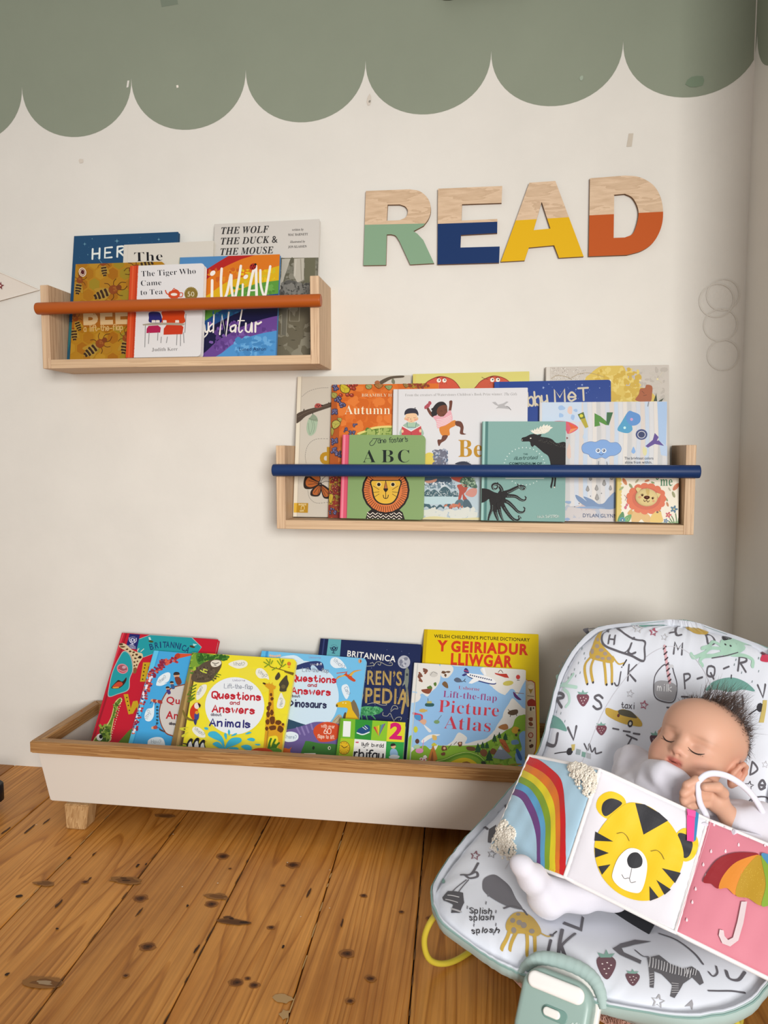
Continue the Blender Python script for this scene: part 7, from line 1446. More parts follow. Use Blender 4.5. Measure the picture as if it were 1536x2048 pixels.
# vibration unit hanging at the foot edge
dv, ev, zv = Vector((SD_[0], SD_[1], 0)).normalized(), Vector((SE_[0], SE_[1], 0)).normalized(), Vector((0, 0, 1))
UN = (-dv*math.cos(.62)+zv*math.sin(.62)).normalized(); UA = ev; UB = UN.cross(UA).normalized()
UO = Vector(loc3(-.022, .024, .110))
def un(x, y, z): return Vector(bl(UO+UA*x+UB*y+UN*z))
def slabu(name, w, h, r, z0, z1, c, m, par, cx=0, cy=0, bev=.003):
    pts = []
    for sx, sy, a0 in ((1, -1, -90), (1, 1, 0), (-1, 1, 90), (-1, -1, 180)):
        for k in range(7): an = math.radians(a0+k*15); pts.append((cx+sx*(w/2-r)+r*math.cos(an), cy+sy*(h/2-r)+r*math.sin(an)))
    bm = bmesh.new(); f = bm.faces.new([bm.verts.new(un(x, y, z0)) for x, y in pts]); g = bmesh.ops.extrude_face_region(bm, geom=[f])
    for v in g['geom']:
        if isinstance(v, bmesh.types.BMVert): v.co += UN*(z1-z0)
    bmesh.ops.recalc_face_normals(bm, faces=list(bm.faces)); bmesh.ops.bevel(bm, geom=[e_ for e_ in bm.edges if e_.calc_face_angle(0) > .8], offset=bev, segments=3, affect='EDGES', profile=.6)
    mm = MB(); mm.bm(bm, c, 0, None, True); o = mm.build(name, m, par)
    return o
MP = mat('white_plastic', .35, vcol=True, spec=.5)
un_o = slabu('control_unit', .092, .096, .026, -.012, .016, '92aaa2', MP, bn, 0, -.006, .008); un_o['label'] = 'teal plastic control box'
slabu('back_plate', .100, .108, .032, -.018, -.009, 'e4e0da', MP, un_o, 0, -.002, .003)
slabu('push_bar', .074, .020, .009, .014, .0225, 'eceae6', MP, un_o, 0, .026, .004)
slabu('switch_recess', .034, .015, .0073, .0145, .0168, '6f9188', MP, un_o, .004, -.003, .001)
slabu('slide_switch', .022, .010, .0048, .016, .0208, 'e6e4de', MP, un_o, .001, -.003, .002)
slabu('switch_recess', .034, .015, .0073, .0145, .0168, '6f9188', MP, un_o, .012, -.034, .001)
slabu('slide_switch', .022, .010, .0048, .016, .0208, 'e6e4de', MP, un_o, .012, -.034, .002)
mb = MB(); a = Art(mb, lambda u, v, k: tuple(un(u, v, .0163+k)), h0=1e-4)
a.f = lambda p: (p[0], -p[1])
a.h('off', .027, .008, .0055, .0008, 'd5e2dc', 0); 
mb.build('marking', MP, un_o)
mb = MB(); q = cr_spline([(-.060, .024), (-.050, .040), (-.036, .051), (-.012, .056), (.015, .056), (.034, .051), (.046, .040), (.054, .022)], 7)
mb.tube([un(x, y, -.010) for x, y in q], [.003+.0065*math.sin(math.pi*(i+.5)/len(q))**.4+.0003*math.sin(i*2.1) for i in range(len(q))], 'fff', 10); mb.build('unit_cover', M_TEALF, bn)['label'] = 'teal gathered fabric hood over the control box'
# harness: teal webbing by the shoulder, dark crotch strap
def strap(name, pts, w, c, th=.0012):
    P_ = [Vector(seat(t, s, h)) for t, s, h in cr_spline(pts, 6)]; mm = MB()
    V = []; F = []
    for i, p in enumerate(P_):
        d = (P_[min(i+1, len(P_)-1)]-P_[max(i-1, 0)]).normalized(); n = Vector((-.3, -.6, .74)); sd = d.cross(n).normalized()*w/2; n2 = sd.cross(d).normalized()*th/2
        for q in (p+sd+n2, p-sd+n2, p-sd-n2, p+sd-n2): V.append(bl(q))
    for i in range(len(P_)-1):
        for k in range(4): F.append([i*4+k, i*4+(k+1) % 4, (i+1)*4+(k+1) % 4, (i+1)*4+k])
    F += [[0, 1, 2, 3], [len(V)-1, len(V)-2, len(V)-3, len(V)-4]]
    mm.add(V, F, c); o = mm.build(name, mat('webbing', .8, vcol=True, bump=(900, .4, .0008)), bn); return o
strap('harness_strap', [(.588, .79, .004), (.600, .85, .004), (.616, .915, .003), (.632, .98, .002)], .022, '9fc0b6')['label'] = 'teal webbing strap'
strap('crotch_strap', [(.318, .03, .0009), (.302, .13, .0009), (.285, .23, .0009), (.262, .36, .0009)], .030, '2c2d31')['label'] = 'dark grey crotch strap'
# ---- pink blanket rumpled on the floor beneath
bk = empty('fluffy_blanket', (.06, -.60, 0)); tag(bk, 'dusty pink fluffy blanket rumpled on the floor under the bouncer', 'blanket')
mb = MB(); n1, n2 = 44, 30; V = []; F = []; rb = random.Random(11)
def blk(u, v):
    e = max(0, min(1, 6*min(u, 1-u, v, 1-v)))
    z = (.008+.022*(.5+.5*math.sin(9*u+4*v))*(.6+.4*math.sin(13*v-3*u))+.012*math.sin(17*u+1)*math.sin(11*v))*e**.5+.003
    p = loc3(.118+.03*max(0, 1-3*u)+.12*v+.008*math.sin(14*u), -.176+.34*u, max(.002, z)); return Vector((p[0]-bk.location.x, p[1]-bk.location.y, p[2]))
for i in range(n1+1):
    for j in range(n2+1): V.append(blk(i/n1, j/n2))
for i in range(n1):
    for j in range(n2): k = i*(n2+1)+j; F.append([k, k+n2+1, k+n2+2, k+1])
mb.add(V, F, 'd2a08c', 0, True); mb.build('blanket_cloth', mat('pink_wool', 1, vcol=True, sheen=.4, bump=(300, .6, .002)), bk)
mb = MB()
for _ in range(2600):
    u, v = rb.random(), rb.random(); p = blk(u, v); d = Vector((rb.random()-.5, rb.random()-.5, .55+.5*rb.random())).normalized(); L_ = .007+.007*rb.random(); c = ('d9a894', 'cf9a86', 'e2b6a2', 'c48e7a')[rb.randrange(4)]
    s_ = d.orthogonal().normalized()*.0007; m_ = p+d*L_*.5+Vector((rb.random()-.5, rb.random()-.5, 0))*.004; t_ = p+d*L_+Vector((rb.random()-.5, rb.random()-.5, -.2))*.007
    s2 = d.cross(s_)
    mb.add([p+s_, p-s_*.5+s2*.87, p-s_*.5-s2*.87, m_+s_*.8, m_-s_*.4+s2*.7, m_-s_*.4-s2*.7, t_], [[0, 1, 4, 3], [1, 2, 5, 4], [2, 0, 3, 5], [3, 4, 6], [4, 5, 6], [5, 3, 6]], c, 0, True)
tag(mb.build('wool_pile', MATS['pink_wool'], bk), kind='stuff')

# ================================================================== CLOTH BOOK on the baby's lap
M_BOOKC = mat('book_satin', .55, vcol=True, spec=.35, sheen=.2, bump=(250, .12, .0006))
sb = empty('cloth_book', (.19, -.66, .17)); tag(sb, 'padded fold-out cloth book with rainbow, tiger and umbrella pages', 'cloth book')
so = Vector(sb.location)
pTL, pTR, pBR, pBL = (Vector(q) for q in ((.1695, -.6357, .3543), (.3155, -.6709, .3047), (.2535, -.7596, .1884), (.1156, -.689, .2119)))
rA, rB = Vector((.072, -.5258, .3241)), Vector((.0089, -.5857, .1906)); kA, kB = Vector((.4591, -.728, .2717)), Vector((.3971, -.8167, .1554))
def panel(TL, TR, BR, BL, col, pxf, art, lab, th=.0075):
    """padded square page; pxf = sheet corners TL TR BR BL of the artwork"""
    nn = (TR-TL).cross(TL-BL).normalized(); w, h = (TR-TL).length, (TL-BL).length
    def sf(u, v, k):
        a_, b_ = u/w, v/h; p = (BL*(1-a_)+BR*a_)*(1-b_)+(TL*(1-a_)+TR*a_)*b_
        e = max(0, 1-abs(2*a_-1)**5)*max(0, 1-abs(2*b_-1)**5)
        z = th*(.28+.72*e**.8)+.0007*math.sin(23*a_+9*b_)*math.sin(14*b_-6*a_)*e+.0009*math.sin(70*b_)*(1-e)*.5
        return tuple(p+nn*(z+k)-so)
    mb = MB(); N = 26; V = []; F = []
    for i in range(N+1):
        for j in range(N+1): V.append(sf(w*i/N, h*j/N, 0))
    for i in range(N):
        for j in range(N): k = i*(N+1)+j; F.append([k, k+N+1, k+N+2, k+1])
    nb = len(V); V += [tuple(Vector(sf(w*i/N, h*j/N, 0))*0+((BL*(1-i/N)+BR*i/N)*(1-j/N)+(TL*(1-i/N)+TR*i/N)*j/N)-nn*th*.5*max(0, 1-abs(2*i/N-1)**5)**.5*max(0, 1-abs(2*j/N-1)**5)**.5-so) for i in range(N+1) for j in range(N+1)]
    F2 = [[nb+q for q in f[::-1]] for f in F]
    rim = [i*(N+1) for i in range(N+1)]+[N*(N+1)+j for j in range(1, N+1)]+[i*(N+1)+N for i in range(N-1, -1, -1)]+[j for j in range(N-1, 0, -1)]
    F3 = [[rim[i], nb+rim[i], nb+rim[(i+1) % len(rim)], rim[(i+1) % len(rim)]] for i in range(len(rim))]
    mb.add(V, F, col, 0, True); mb.f += [f for f in F2+F3]; mb.c += [lin('e8e4e2')]*len(F2+F3); mb.m += [0]*len(F2+F3); mb.sm += [True]*len(F2+F3)
    a = Art(mb, sf, w, h, pxf, h0=3e-4, dz=1.5e-4, sub=.0055); art(a)
    o = mb.build('page_panel', M_BOOKC, sb); o['label'] = lab
    mb = MB(); q = [TL, TR, BR, BL]; loop = []
    for i in range(4): loop += [q[i].lerp(q[(i+1) % 4], k/10)+nn*th*.12-so for k in range(10)]
    mb.tube(loop, .0031, 'eae7e6', 8, closed=True); mb.build('piping', M_BOOKC, o)
    return sf, o
XT = lambda L_: [(860+x/2.272, 1560+y/2.272) for x, y in L_]
def art(a):      # rainbow page
    bands = [('c60f16', [(1040, 1500), (1063, 1515), (1081, 1521), (1106, 1538), (1126, 1556), (1133, 1575), (1137, 1605), (1138, 1653), (1137, 1700), (1130, 1790)]),
        ('d9741c', [(1030, 1518), (1055, 1528), (1090, 1545), (1112, 1565), (1124, 1590), (1128, 1640), (1126, 1700), (1117, 1790)]), ('dcc81c', [(1026, 1530), (1051, 1540), (1080, 1556), (1103, 1580), (1116, 1610), (1119, 1660), (1112, 1780)]),
        ('7f9f22', [(1022, 1544), (1048, 1553), (1075, 1568), (1095, 1592), (1107, 1625), (1109, 1670), (1099, 1770)]), ('5a9ec8', [(1020, 1556), (1045, 1565), (1068, 1578), (1085, 1602), (1096, 1635), (1098, 1680), (1090, 1760)]),
        ('6a3c7c', [(1015, 1570), (1038, 1577), (1058, 1586), (1073, 1608), (1087, 1645), (1088, 1690), (1082, 1755)]), ('a9cadd', [(1012, 1584), (1036, 1590), (1052, 1600), (1066, 1625), (1078, 1660), (1080, 1700), (1074, 1750)])]
    for c, q in bands: a.p(cr_spline(q, 4)+[(960, 1780), (960, 1500)], c)
sfr, pr = panel(rA, pTL, pBL, rB, 'a9cadd', [(1060, 1512), (1200, 1540), (1130, 1755), (982, 1697)], art, 'light blue rainbow page')
def art(a):      # tiger page
    y, k = 'e3be14', '26262b'
    a.b(XT([(822, 52), (880, 80), (890, 130), (850, 180), (790, 170), (755, 125), (770, 75)]), y); a.b(XT([(825, 84), (872, 104), (850, 130), (800, 165), (780, 140), (788, 102)]), k)
    a.b(XT([(1150, 220), (1195, 240), (1217, 290), (1195, 355), (1150, 372), (1120, 330), (1110, 260)]), y); a.b(XT([(1125, 245), (1170, 255), (1190, 295), (1175, 345), (1150, 355), (1135, 310)]), k)
    a.b(XT([(885, 112), (810, 175), (757, 255), (750, 340), (785, 440), (860, 515), (950, 548), (1040, 535), (1105, 470), (1146, 380), (1140, 295), (1090, 200), (1010, 130), (940, 105)]), y)
    a.p(XT([(932, 106), (975, 112), (1040, 150), (1080, 186), (970, 250)]), k)
    for q in ([(752, 234), (834, 280), (748, 276)], [(749, 306), (814, 332), (752, 352)], [(766, 392), (822, 384), (784, 430)], [(1052, 402), (1136, 424), (1110, 470)], [(1028, 455), (1092, 498), (1064, 522)], [(998, 483), (1038, 534), (1000, 549)]): a.p(XT(q), k)
    a.b(XT([(905, 312), (955, 322), (985, 370), (982, 440), (960, 505), (925, 512), (870, 490), (833, 450), (835, 410), (860, 350)]), 'eeeaea')
    a.b(XT([(897, 360), (915, 334), (945, 332), (965, 360), (960, 392), (930, 402), (905, 392)]), k); a.l(XT([(918, 400), (912, 432), (908, 448)]), .9, k); a.l(XT([(874, 430), (886, 448), (906, 446), (915, 466), (936, 462)]), .9, k)
    a.l(XT([(850, 244), (875, 240), (895, 256), (906, 278)]), 1.0, '6a5a1c'); a.l(XT([(1003, 325), (1030, 322), (1050, 338), (1062, 362)]), 1.0, '6a5a1c')
sft, pt_ = panel(pTL, pTR, pBR, pBL, 'dedbe1', [(1200, 1540), (1415, 1640), (1350, 1865), (1130, 1755)], art, 'white page with a yellow tiger face')
def art(a):      # umbrella page
    rr = random.Random(4)
    for x, y in [(1290, 205), (1340, 330), (1370, 230), (1400, 300), (1450, 260), (1520, 300), (1275, 330), (1250, 440), (1240, 390), (1205, 500), (1190, 560), (1165, 640), (1340, 215), (1490, 240), (1560, 280), (1600, 330)]: a.b(XT([(x, y-9), (x+5, y+3), (x, y+9), (x-5, y+3)]), 'ecd4da')
    a.p(XT([(1410, 560), (1436, 560), (1418, 660), (1396, 735), (1360, 762), (1325, 748), (1308, 712), (1312, 686), (1330, 690), (1334, 715), (1350, 733), (1372, 722), (1392, 650)]), 'd9c6c8')
    a.b(XT([(1238, 470), (1262, 420), (1310, 365), (1390, 338), (1490, 345), (1400, 380), (1340, 430), (1308, 500), (1275, 480)]), '8f1a22'); a.b(XT([(1308, 500), (1330, 440), (1390, 380), (1490, 348), (1440, 400), (1405, 460), (1385, 530), (1345, 500)]), 'd9862a')
    a.b(XT([(1385, 532), (1400, 460), (1440, 395), (1495, 350), (1520, 430), (1520, 500), (1500, 578), (1440, 545)]), 'b28a18'); a.dots(XT([(1405+rr.random()*100, 400+rr.random()*150) for _ in range(70)]), .7, 'd2ae3a'); a.b(XT([(1500, 578), (1520, 480), (1500, 350), (1560, 420), (1600, 520), (1590, 600), (1540, 580)]), '7f9f2a'); a.b(XT([(1500, 348), (1560, 360), (1640, 430), (1700, 560), (1640, 560), (1600, 600), (1580, 470)]), '4a86b0')
    a.l(XT([(1275, 190), (1240, 310), (1180, 490), (1110, 700)]), 1.2, 'e6a8b4')
sfk, pk = panel(pTR, kA, kB, pBR, 'd4808f', [(1415, 1640), (1664, 1745), (1612, 1996), (1350, 1865)], art, 'pink umbrella page')
# fleecy clouds, ribbon tag, hand loop
def fleece(sf, w, h, spots, par):
    mb = MB(); rr = random.Random(9)
    for (x, y, rx, ry) in spots:
        for _ in range(170):
            a_ = rr.random()*6.283; d = math.sqrt(rr.random()); u, v = (x+rx*d*math.cos(a_))*w, (y+ry*d*math.sin(a_))*h
            p = Vector(sf(u, v, .0008+.003*(1-d*d)+.001*rr.random())); r = .0015+.0011*rr.random(); bm = bmesh.new(); bmesh.ops.create_icosphere(bm, subdivisions=1, radius=r)
            for q in bm.verts: q.co = p+q.co*(1+.35*(rr.random()-.5))
            mb.bm(bm, ('e4dccd', 'ddd4c4', 'eae3d6')[rr.randrange(3)], 0, None, True)
    o = mb.build('cloud_patch', mat('fleece', 1, vcol=True, sheen=.5), par); o['label'] = 'cream fleecy cloud'
w_, h_ = (pTL-rA).length, (pTL-pBL).length
fleece(sfr, w_, h_, [(.78, .93, .12, .08), (.90, .88, .12, .11), (.97, .82, .07, .10), (.70, .96, .08, .05)], pr)
fleece(sfr, w_, h_, [(.12, .10, .13, .12), (.25, .05, .12, .10), (.08, .2, .10, .10), (.2, .18, .10, .08)], pr)
W2 = (pTR-pTL).length
mb = MB(); fq = homography([(1200, 1540), (1415, 1640), (1350, 1865), (1130, 1755)], [(0, .158), (W2, .158), (W2, 0), (0, 0)])
def rq(pts, k, c):
    q = [fq(p) for p in XT(pts)]; mb.add([Vector(sft(u, v, k)) for u, v in q]+[Vector(sft(u, v, k+.0012)) for u, v in q], [[3, 2, 1, 0], [4, 5, 6, 7], [0, 1, 5, 4], [1, 2, 6, 5], [2, 3, 7, 6], [3, 0, 4, 7]], c)
rq([(1165, 268), (1195, 274), (1206, 128), (1168, 119)], .003, 'e8418f'); rq([(1195, 274), (1206, 266), (1222, 142), (1204, 128)], .002, '2f7fae'); rq([(1170, 150), (1205, 158), (1207, 130), (1168, 120)], .0045, 'e0559a')
mb.build('ribbon_tag', mat('ribbon', .3, vcol=True, spec=.6), pt_)
# ================================================================== THE BABY
class SDF:
    """blended solid on a grid -> one smooth skin mesh"""
    def __init__(s, lo, hi, vox):
        s.lo = np.array(lo, float); s.vox = vox; s.n = np.ceil((np.array(hi)-s.lo)/vox).astype(int)+1
        s.D = np.full(s.n, .05, np.float32)
    def _reg(s, c0, c1, fn, k, sub=False):
        m = k+.012
        i0 = np.maximum(np.floor((np.array(c0)-m-s.lo)/s.vox).astype(int), 0); i1 = np.minimum(np.ceil((np.array(c1)+m-s.lo)/s.vox).astype(int)+1, s.n)
        if (i1 <= i0).any(): return
        ax = [s.lo[q]+s.vox*np.arange(i0[q], i1[q]) for q in range(3)]
        P = np.stack(np.meshgrid(*ax, indexing='ij'), -1); d = fn(P)
        sl = tuple(slice(i0[q], i1[q]) for q in range(3)); A = s.D[sl]
        if sub: d = -d; h = np.maximum(k-np.abs(A-d), 0)/k; s.D[sl] = np.maximum(A, d)+h*h*k/4
        else: h = np.maximum(k-np.abs(A-d), 0)/k; s.D[sl] = np.minimum(A, d)-h*h*k/4
    def cap(s, a, b, ra, rb, k=.006, sub=False):
        a, b = np.array(a, float), np.array(b, float); R = max(ra, rb); ab = b-a; L2 = max(ab@ab, 1e-12)
        def fn(P):
            t = np.clip(((P-a)@ab)/L2, 0, 1); return np.linalg.norm(P-a-t[..., None]*ab, axis=-1)-(ra+(rb-ra)*t)
        s._reg(np.minimum(a, b)-R, np.maximum(a, b)+R, fn, k, sub)
    def chain(s, pts, rs, k=.006):
        for i in range(len(pts)-1): s.cap(pts[i], pts[i+1], rs[i], rs[i+1], k)
    def ell(s, c, r, k=.006, B=None, sub=False):
        c, r = np.array(c, float), np.array(r, float); B_ = np.eye(3) if B is None else np.array(B)
        def fn(P):
            q = (P-c)@B_.T; k0 = np.linalg.norm(q/r, axis=-1); k1 = np.linalg.norm(q/(r*r), axis=-1)+1e-9; return k0*(k0-1)/k1
        R = r.max(); s._reg(c-R, c+R, fn, k, sub)
    def wrinkle(s, fn):
        ax = [s.lo[q]+s.vox*np.arange(s.n[q]) for q in range(3)]; P = np.stack(np.meshgrid(*ax, indexing='ij'), -1); s.D += fn(P).astype(np.float32)
    def at(s, p):
        i = np.clip(((np.array(p)-s.lo)/s.vox), 0, s.n-2); j = i.astype(int); f = i-j; v = 0
        for dx in (0, 1):
            for dy in (0, 1):
                for dz in (0, 1): v += s.D[j[0]+dx, j[1]+dy, j[2]+dz]*(f[0] if dx else 1-f[0])*(f[1] if dy else 1-f[1])*(f[2] if dz else 1-f[2])
        return v
    def mesh(s):
        D = s.D; S = D < 0; n = s.n
        cnt = np.zeros(n-1, np.int8)
        for dx in (0, 1):
            for dy in (0, 1):
                for dz in (0, 1): cnt += S[dx:n[0]-1+dx, dy:n[1]-1+dy, dz:n[2]-1+dz]
        act = np.argwhere((cnt > 0) & (cnt < 8)); cor = {}
        for dx in (0, 1):
            for dy in (0, 1):
                for dz in (0, 1): cor[dx, dy, dz] = D[act[:, 0]+dx, act[:, 1]+dy, act[:, 2]+dz].astype(float)
        acc = np.zeros((len(act), 3)); w = np.zeros(len(act))
        for a in cor:
            for q in range(3):
                if a[q] == 0:
                    b = list(a); b[q] = 1; b = tuple(b); va, vb = cor[a], cor[b]; m = (va < 0) != (vb < 0); t = np.where(m, va/np.where(m, va-vb, 1), 0)
                    p = np.tile(np.array(a, float), (len(act), 1)); p[:, q] = t; acc += p*m[:, None]; w += m
        V = s.lo+s.vox*(act+acc/w[:, None])
        idx = np.full(n-1, -1, np.int32); idx[tuple(act.T)] = np.arange(len(act)); F = []
        for q in range(3):
            o1, o2 = (q+1) % 3, (q+2) % 3; hi = n.copy()
            A = [slice(1, n[k]-1) for k in range(3)]; A[q] = slice(0, n[q]-1); Bs = list(A); Bs[q] = slice(1, n[q])
            sa, sb_ = S[tuple(A)], S[tuple(Bs)]; e = np.argwhere(sa != sb_); off = np.array([A[k].start for k in range(3)]); e = e+off; flip = S[tuple(e.T)]
            def cell(d1, d2):
                c = e.copy(); c[:, o1] -= d1; c[:, o2] -= d2; return idx[tuple(c.T)]
            Q = np.stack([cell(1, 1), cell(0, 1), cell(0, 0), cell(1, 0)], 1); Q[~flip] = Q[~flip][:, ::-1]; F.append(Q)
        return V, np.concatenate(F)
def skin_obj(name, V, F, m, parent, colors):
    me = bpy.data.meshes.new(name); me.from_pydata(V.tolist(), [], F.tolist()); o = link(name, me, parent, [m], True)
    at = me.color_attributes.new('Col', 'FLOAT_COLOR', 'POINT'); at.data.foreach_set('color', np.concatenate([colors, np.ones((len(V), 1))], 1).astype(np.float32).ravel())
    return o
HC = np.array([.3377, -.5346, .3562]); HL, HF, HU = np.array([.7384, -.6644, -.1159]), np.array([-.5486, -.6917, .4698]), np.array([.3922, .2832, .8752]); HS = .0107
def hw(x, f, u): return HC+HS*(HL*x+HF*f+HU*u)
HB = np.array([HL, HF, HU])
def st(t, s, h): return np.array(seat(t, s, h))
chest, belly, hip = st(.585, .27, .052), st(.50, .10, .058), st(.405, .0, .05)
shL, shR, neck = st(.56, .62, .042), st(.64, -.06, .045), hw(0, -1.2, -7.2)
elL = np.array([.405, -.625, .282]); HO = np.array([.3325, -.632, .3285])
hr, hu, ht = np.array([.98989, .14183, .00046]), np.array([-.01194, .08012, .99671]), np.array([.14133, -.98664, .08101])
def hm(x, y, z): return HO+(hr*x+hu*y+ht*z)*.00108
wrist = hm(27, -38, -4)
elR, haR = st(.655, -.17, .014), st(.57, -.02, .085)
knR, anR, toR = np.array([.183, -.664, .186]), np.array([.0925, -.680, .173]), np.array([.0565, -.700, .228])
knL, anL, toL = st(.36, .42, .045), st(.38, .24, .03), st(.375, .14, .05)
bd = SDF((.04, -.74, .15), (.47, -.42, .47), .0019)
bd.chain([hip, belly, chest, neck], [.050, .058, .055, .030], .02)
bd.chain([neck, hw(0, -1.5, -3.5)], [.028, .033], .012)
bd.chain([chest, shL, elL, wrist], [.04, .026, .021, .0145], .012); bd.chain([chest, shR, elR, haR], [.04, .026, .018, .014], .012); bd.ell(haR, (.02, .018, .014), .008)
bd.chain([hip, knR, anR], [.038, .022, .016], .012); bd.chain([anR, toR], [.017, .013], .008); bd.chain([hip, knL, anL, toL], [.04, .028, .018, .014], .012)
E_ = lambda c, r, k, sub=False: bd.ell(hw(*c), np.array(r)*HS, k*HS, HB, sub)
K_ = lambda a, b, ra, rb, k, sub=False: bd.cap(hw(*a), hw(*b), ra*HS, rb*HS, k*HS, sub)
E_((0, -1.4, 2.3), (5.7, 6.7, 5.3), .5); E_((0, 2.0, -1.6), (4.8, 4.5, 4.8), 2.0); E_((0, 2.4, 2.7), (4.9, 4.0, 3.7), 2.0)
for q in (-1, 1):
    E_((2.75*q, 3.5, -2.9), (2.35, 2.2, 2.3), 1.4); E_((2.5*q, 2.7, -4.3), (2.0, 2.0, 1.8), 1.4)
E_((0, 4.2, -5.2), (1.5, 1.35, 1.1), 1.3); E_((0, 3.2, -5.9), (2.4, 1.7, 1.1), 1.2); E_((0, 4.9, -3.5), (1.9, 1.2, 1.35), 1.1)
for q in (-1, 1): E_((2.2*q, 7.1, -.1), (1.5, 1.6, 1.1), 1.0, True)
K_((0, 5.55, .5), (0, 6.25, -1.5), .55, .7, .9); E_((0, 6.6, -1.75), (.78, .72, .68), .5)
for q in (-1, 1): E_((.82*q, 6.1, -1.95), (.52, .6, .48), .35); E_((.42*q, 6.75, -2.38), (.26, .3, .2), .2, True)
for q in (-1, 1): E_((2.15*q, 4.95, -.42), (1.22, .72, .78), .3); K_((1.2*q, 5.6, .95), (3.3*q, 4.7, .95), .3, .25, .8)
K_((-.95, 5.72, -3.25), (0, 6.12, -3.08), .22, .32, .35); K_((.95, 5.72, -3.25), (0, 6.12, -3.08), .22, .32, .35); K_((-.7, 5.75, -3.95), (.7, 5.75, -3.95), .3, .3, .35)
K_((-1.0, 6.15, -3.52), (1.0, 6.15, -3.52), .16, .16, .25, True)
for q in (-1, 1):
    E_((5.55*q, -.9, -1.2), (.7, 1.3, 1.8), .6)
    rim = [(a_, -.8+(b_+.8)*.82, -1.25+(c_+.8)*.8) for a_, b_, c_ in ((5.7, .5, -1.9), (5.95, .55, -.6), (6.25, .25, .7), (6.4, -.6, 1.4), (6.5, -1.6, 1.2), (6.5, -2.2, .2), (6.35, -2.15, -1.1), (6.05, -1.5, -2.3), (5.75, -.7, -3.0))]
    for i in range(len(rim)-1): a_, b_ = rim[i], rim[i+1]; K_((a_[0]*q, a_[1], a_[2]), (b_[0]*q, b_[1], b_[2]), .34, .34, .25)
    E_((6.5*q, -.7, -1.15), (.72, .7, .95), .35, True); E_((5.8*q, -.55, -2.75), (.48, .6, .55), .4); E_((5.75*q, .25, -1.35), (.33, .36, .42), .3)
# the gripping hand: palm, four curled fingers, thumb
bd.ell(hm(4, -6, 0), np.array([17, 20, 12])*.00108, .006, np.array([hr, hu, ht])); bd.cap(hm(8, -14, 0), wrist, .0135, .0145, .008)
for kn, pp, dd, tp in (((-8, 13, 4), (-27, 20, 11), (-40, 14, 12), (-42, 3, 6)), ((-10, 5, 5), (-31, 10, 12), (-44, 3, 12), (-43, -8, 5)), ((-10, -4, 4), (-31, -1, 12), (-43, -8, 10), (-40, -18, 4)), ((-9, -13, 2), (-27, -12, 9), (-37, -18, 7), (-34, -26, 2))):
    for a_, b_, ra, rb in ((kn, pp, 7.4, 6.6), (pp, dd, 6.5, 5.8), (dd, tp, 5.8, 4.8)): bd.cap(hm(*a_), hm(*b_), ra*.00108, rb*.00108, .0022)
for a_, b_, ra, rb in (((10, 2, 8), (-1, 13, 17), 8.5, 7.2), ((-1, 13, 17), (-20, 15, 22), 7, 5.6)): bd.cap(hm(*a_), hm(*b_), ra*.00108, rb*.00108, .003)
V, F = bd.mesh()
Lc = ((V-HC)@HB.T)/HS                      # head coordinates (left, forward, up) in cm-like units
def srgb(h): return np.array(lin(h)[:3])
C = np.tile(srgb('cf9f86'), (len(V), 1))
def blend(mask, h): global C; C = C*(1-mask[:, None])+srgb(h)*mask[:, None]
def gauss(c, r): return np.exp(-(((Lc-np.array(c))/np.array(r))**2).sum(1))
for q in (-1, 1): blend(.35*gauss((3.2*q, 4.8, -2.6), (1.6, 2, 1.5)), 'c9806e'); blend(.45*gauss((6*q, -1, -.8), (1.5, 2, 2.4)), 'c27a68')
blend(.3*gauss((0, 6.8, -2), (1, 1, .9)), 'c4806c')
blend(np.clip(1.35*np.exp(-(((np.abs(Lc[:, 0]))/1.15)**4))*np.exp(-(((Lc[:, 2]+3.52)/.62)**4))*(Lc[:, 1] > 5.1), 0, 1)*.8, 'b0584f')
for q in (-1, 1): blend(.5*gauss((2.3*q, 5.3, 1.15), (1.3, 1.5, .22)), '9a7258'); blend(.25*gauss((2.15*q, 5.5, -.4), (1.3, 1, .7)), 'b98674')
hairm = np.clip((Lc[:, 2]*.75-Lc[:, 1]*.55-2.9)/2.2, 0, 1)*(Lc[:, 2] > -3.2)
blend(hairm*.6, '5f4434')
M_SKIN = mat('baby_skin', .5, vcol=True, spec=.35, bump=(900, .05, .0003)); b_ = M_SKIN.node_tree.nodes['Principled BSDF']; b_.inputs['Subsurface Weight'].default_value = .12; b_.inputs['Subsurface Radius'].default_value = (.006, .002, .001); b_.inputs['Subsurface Scale'].default_value = 1
ro = V.mean(0); baby = skin_obj('person', V-hip, F, M_SKIN, None, C); baby.location = hip
tag(baby, 'person in white baby clothes lying back in the bouncer, one fist holding a loop', 'person')
def bp_(p): return Vector(np.array(p)-hip)
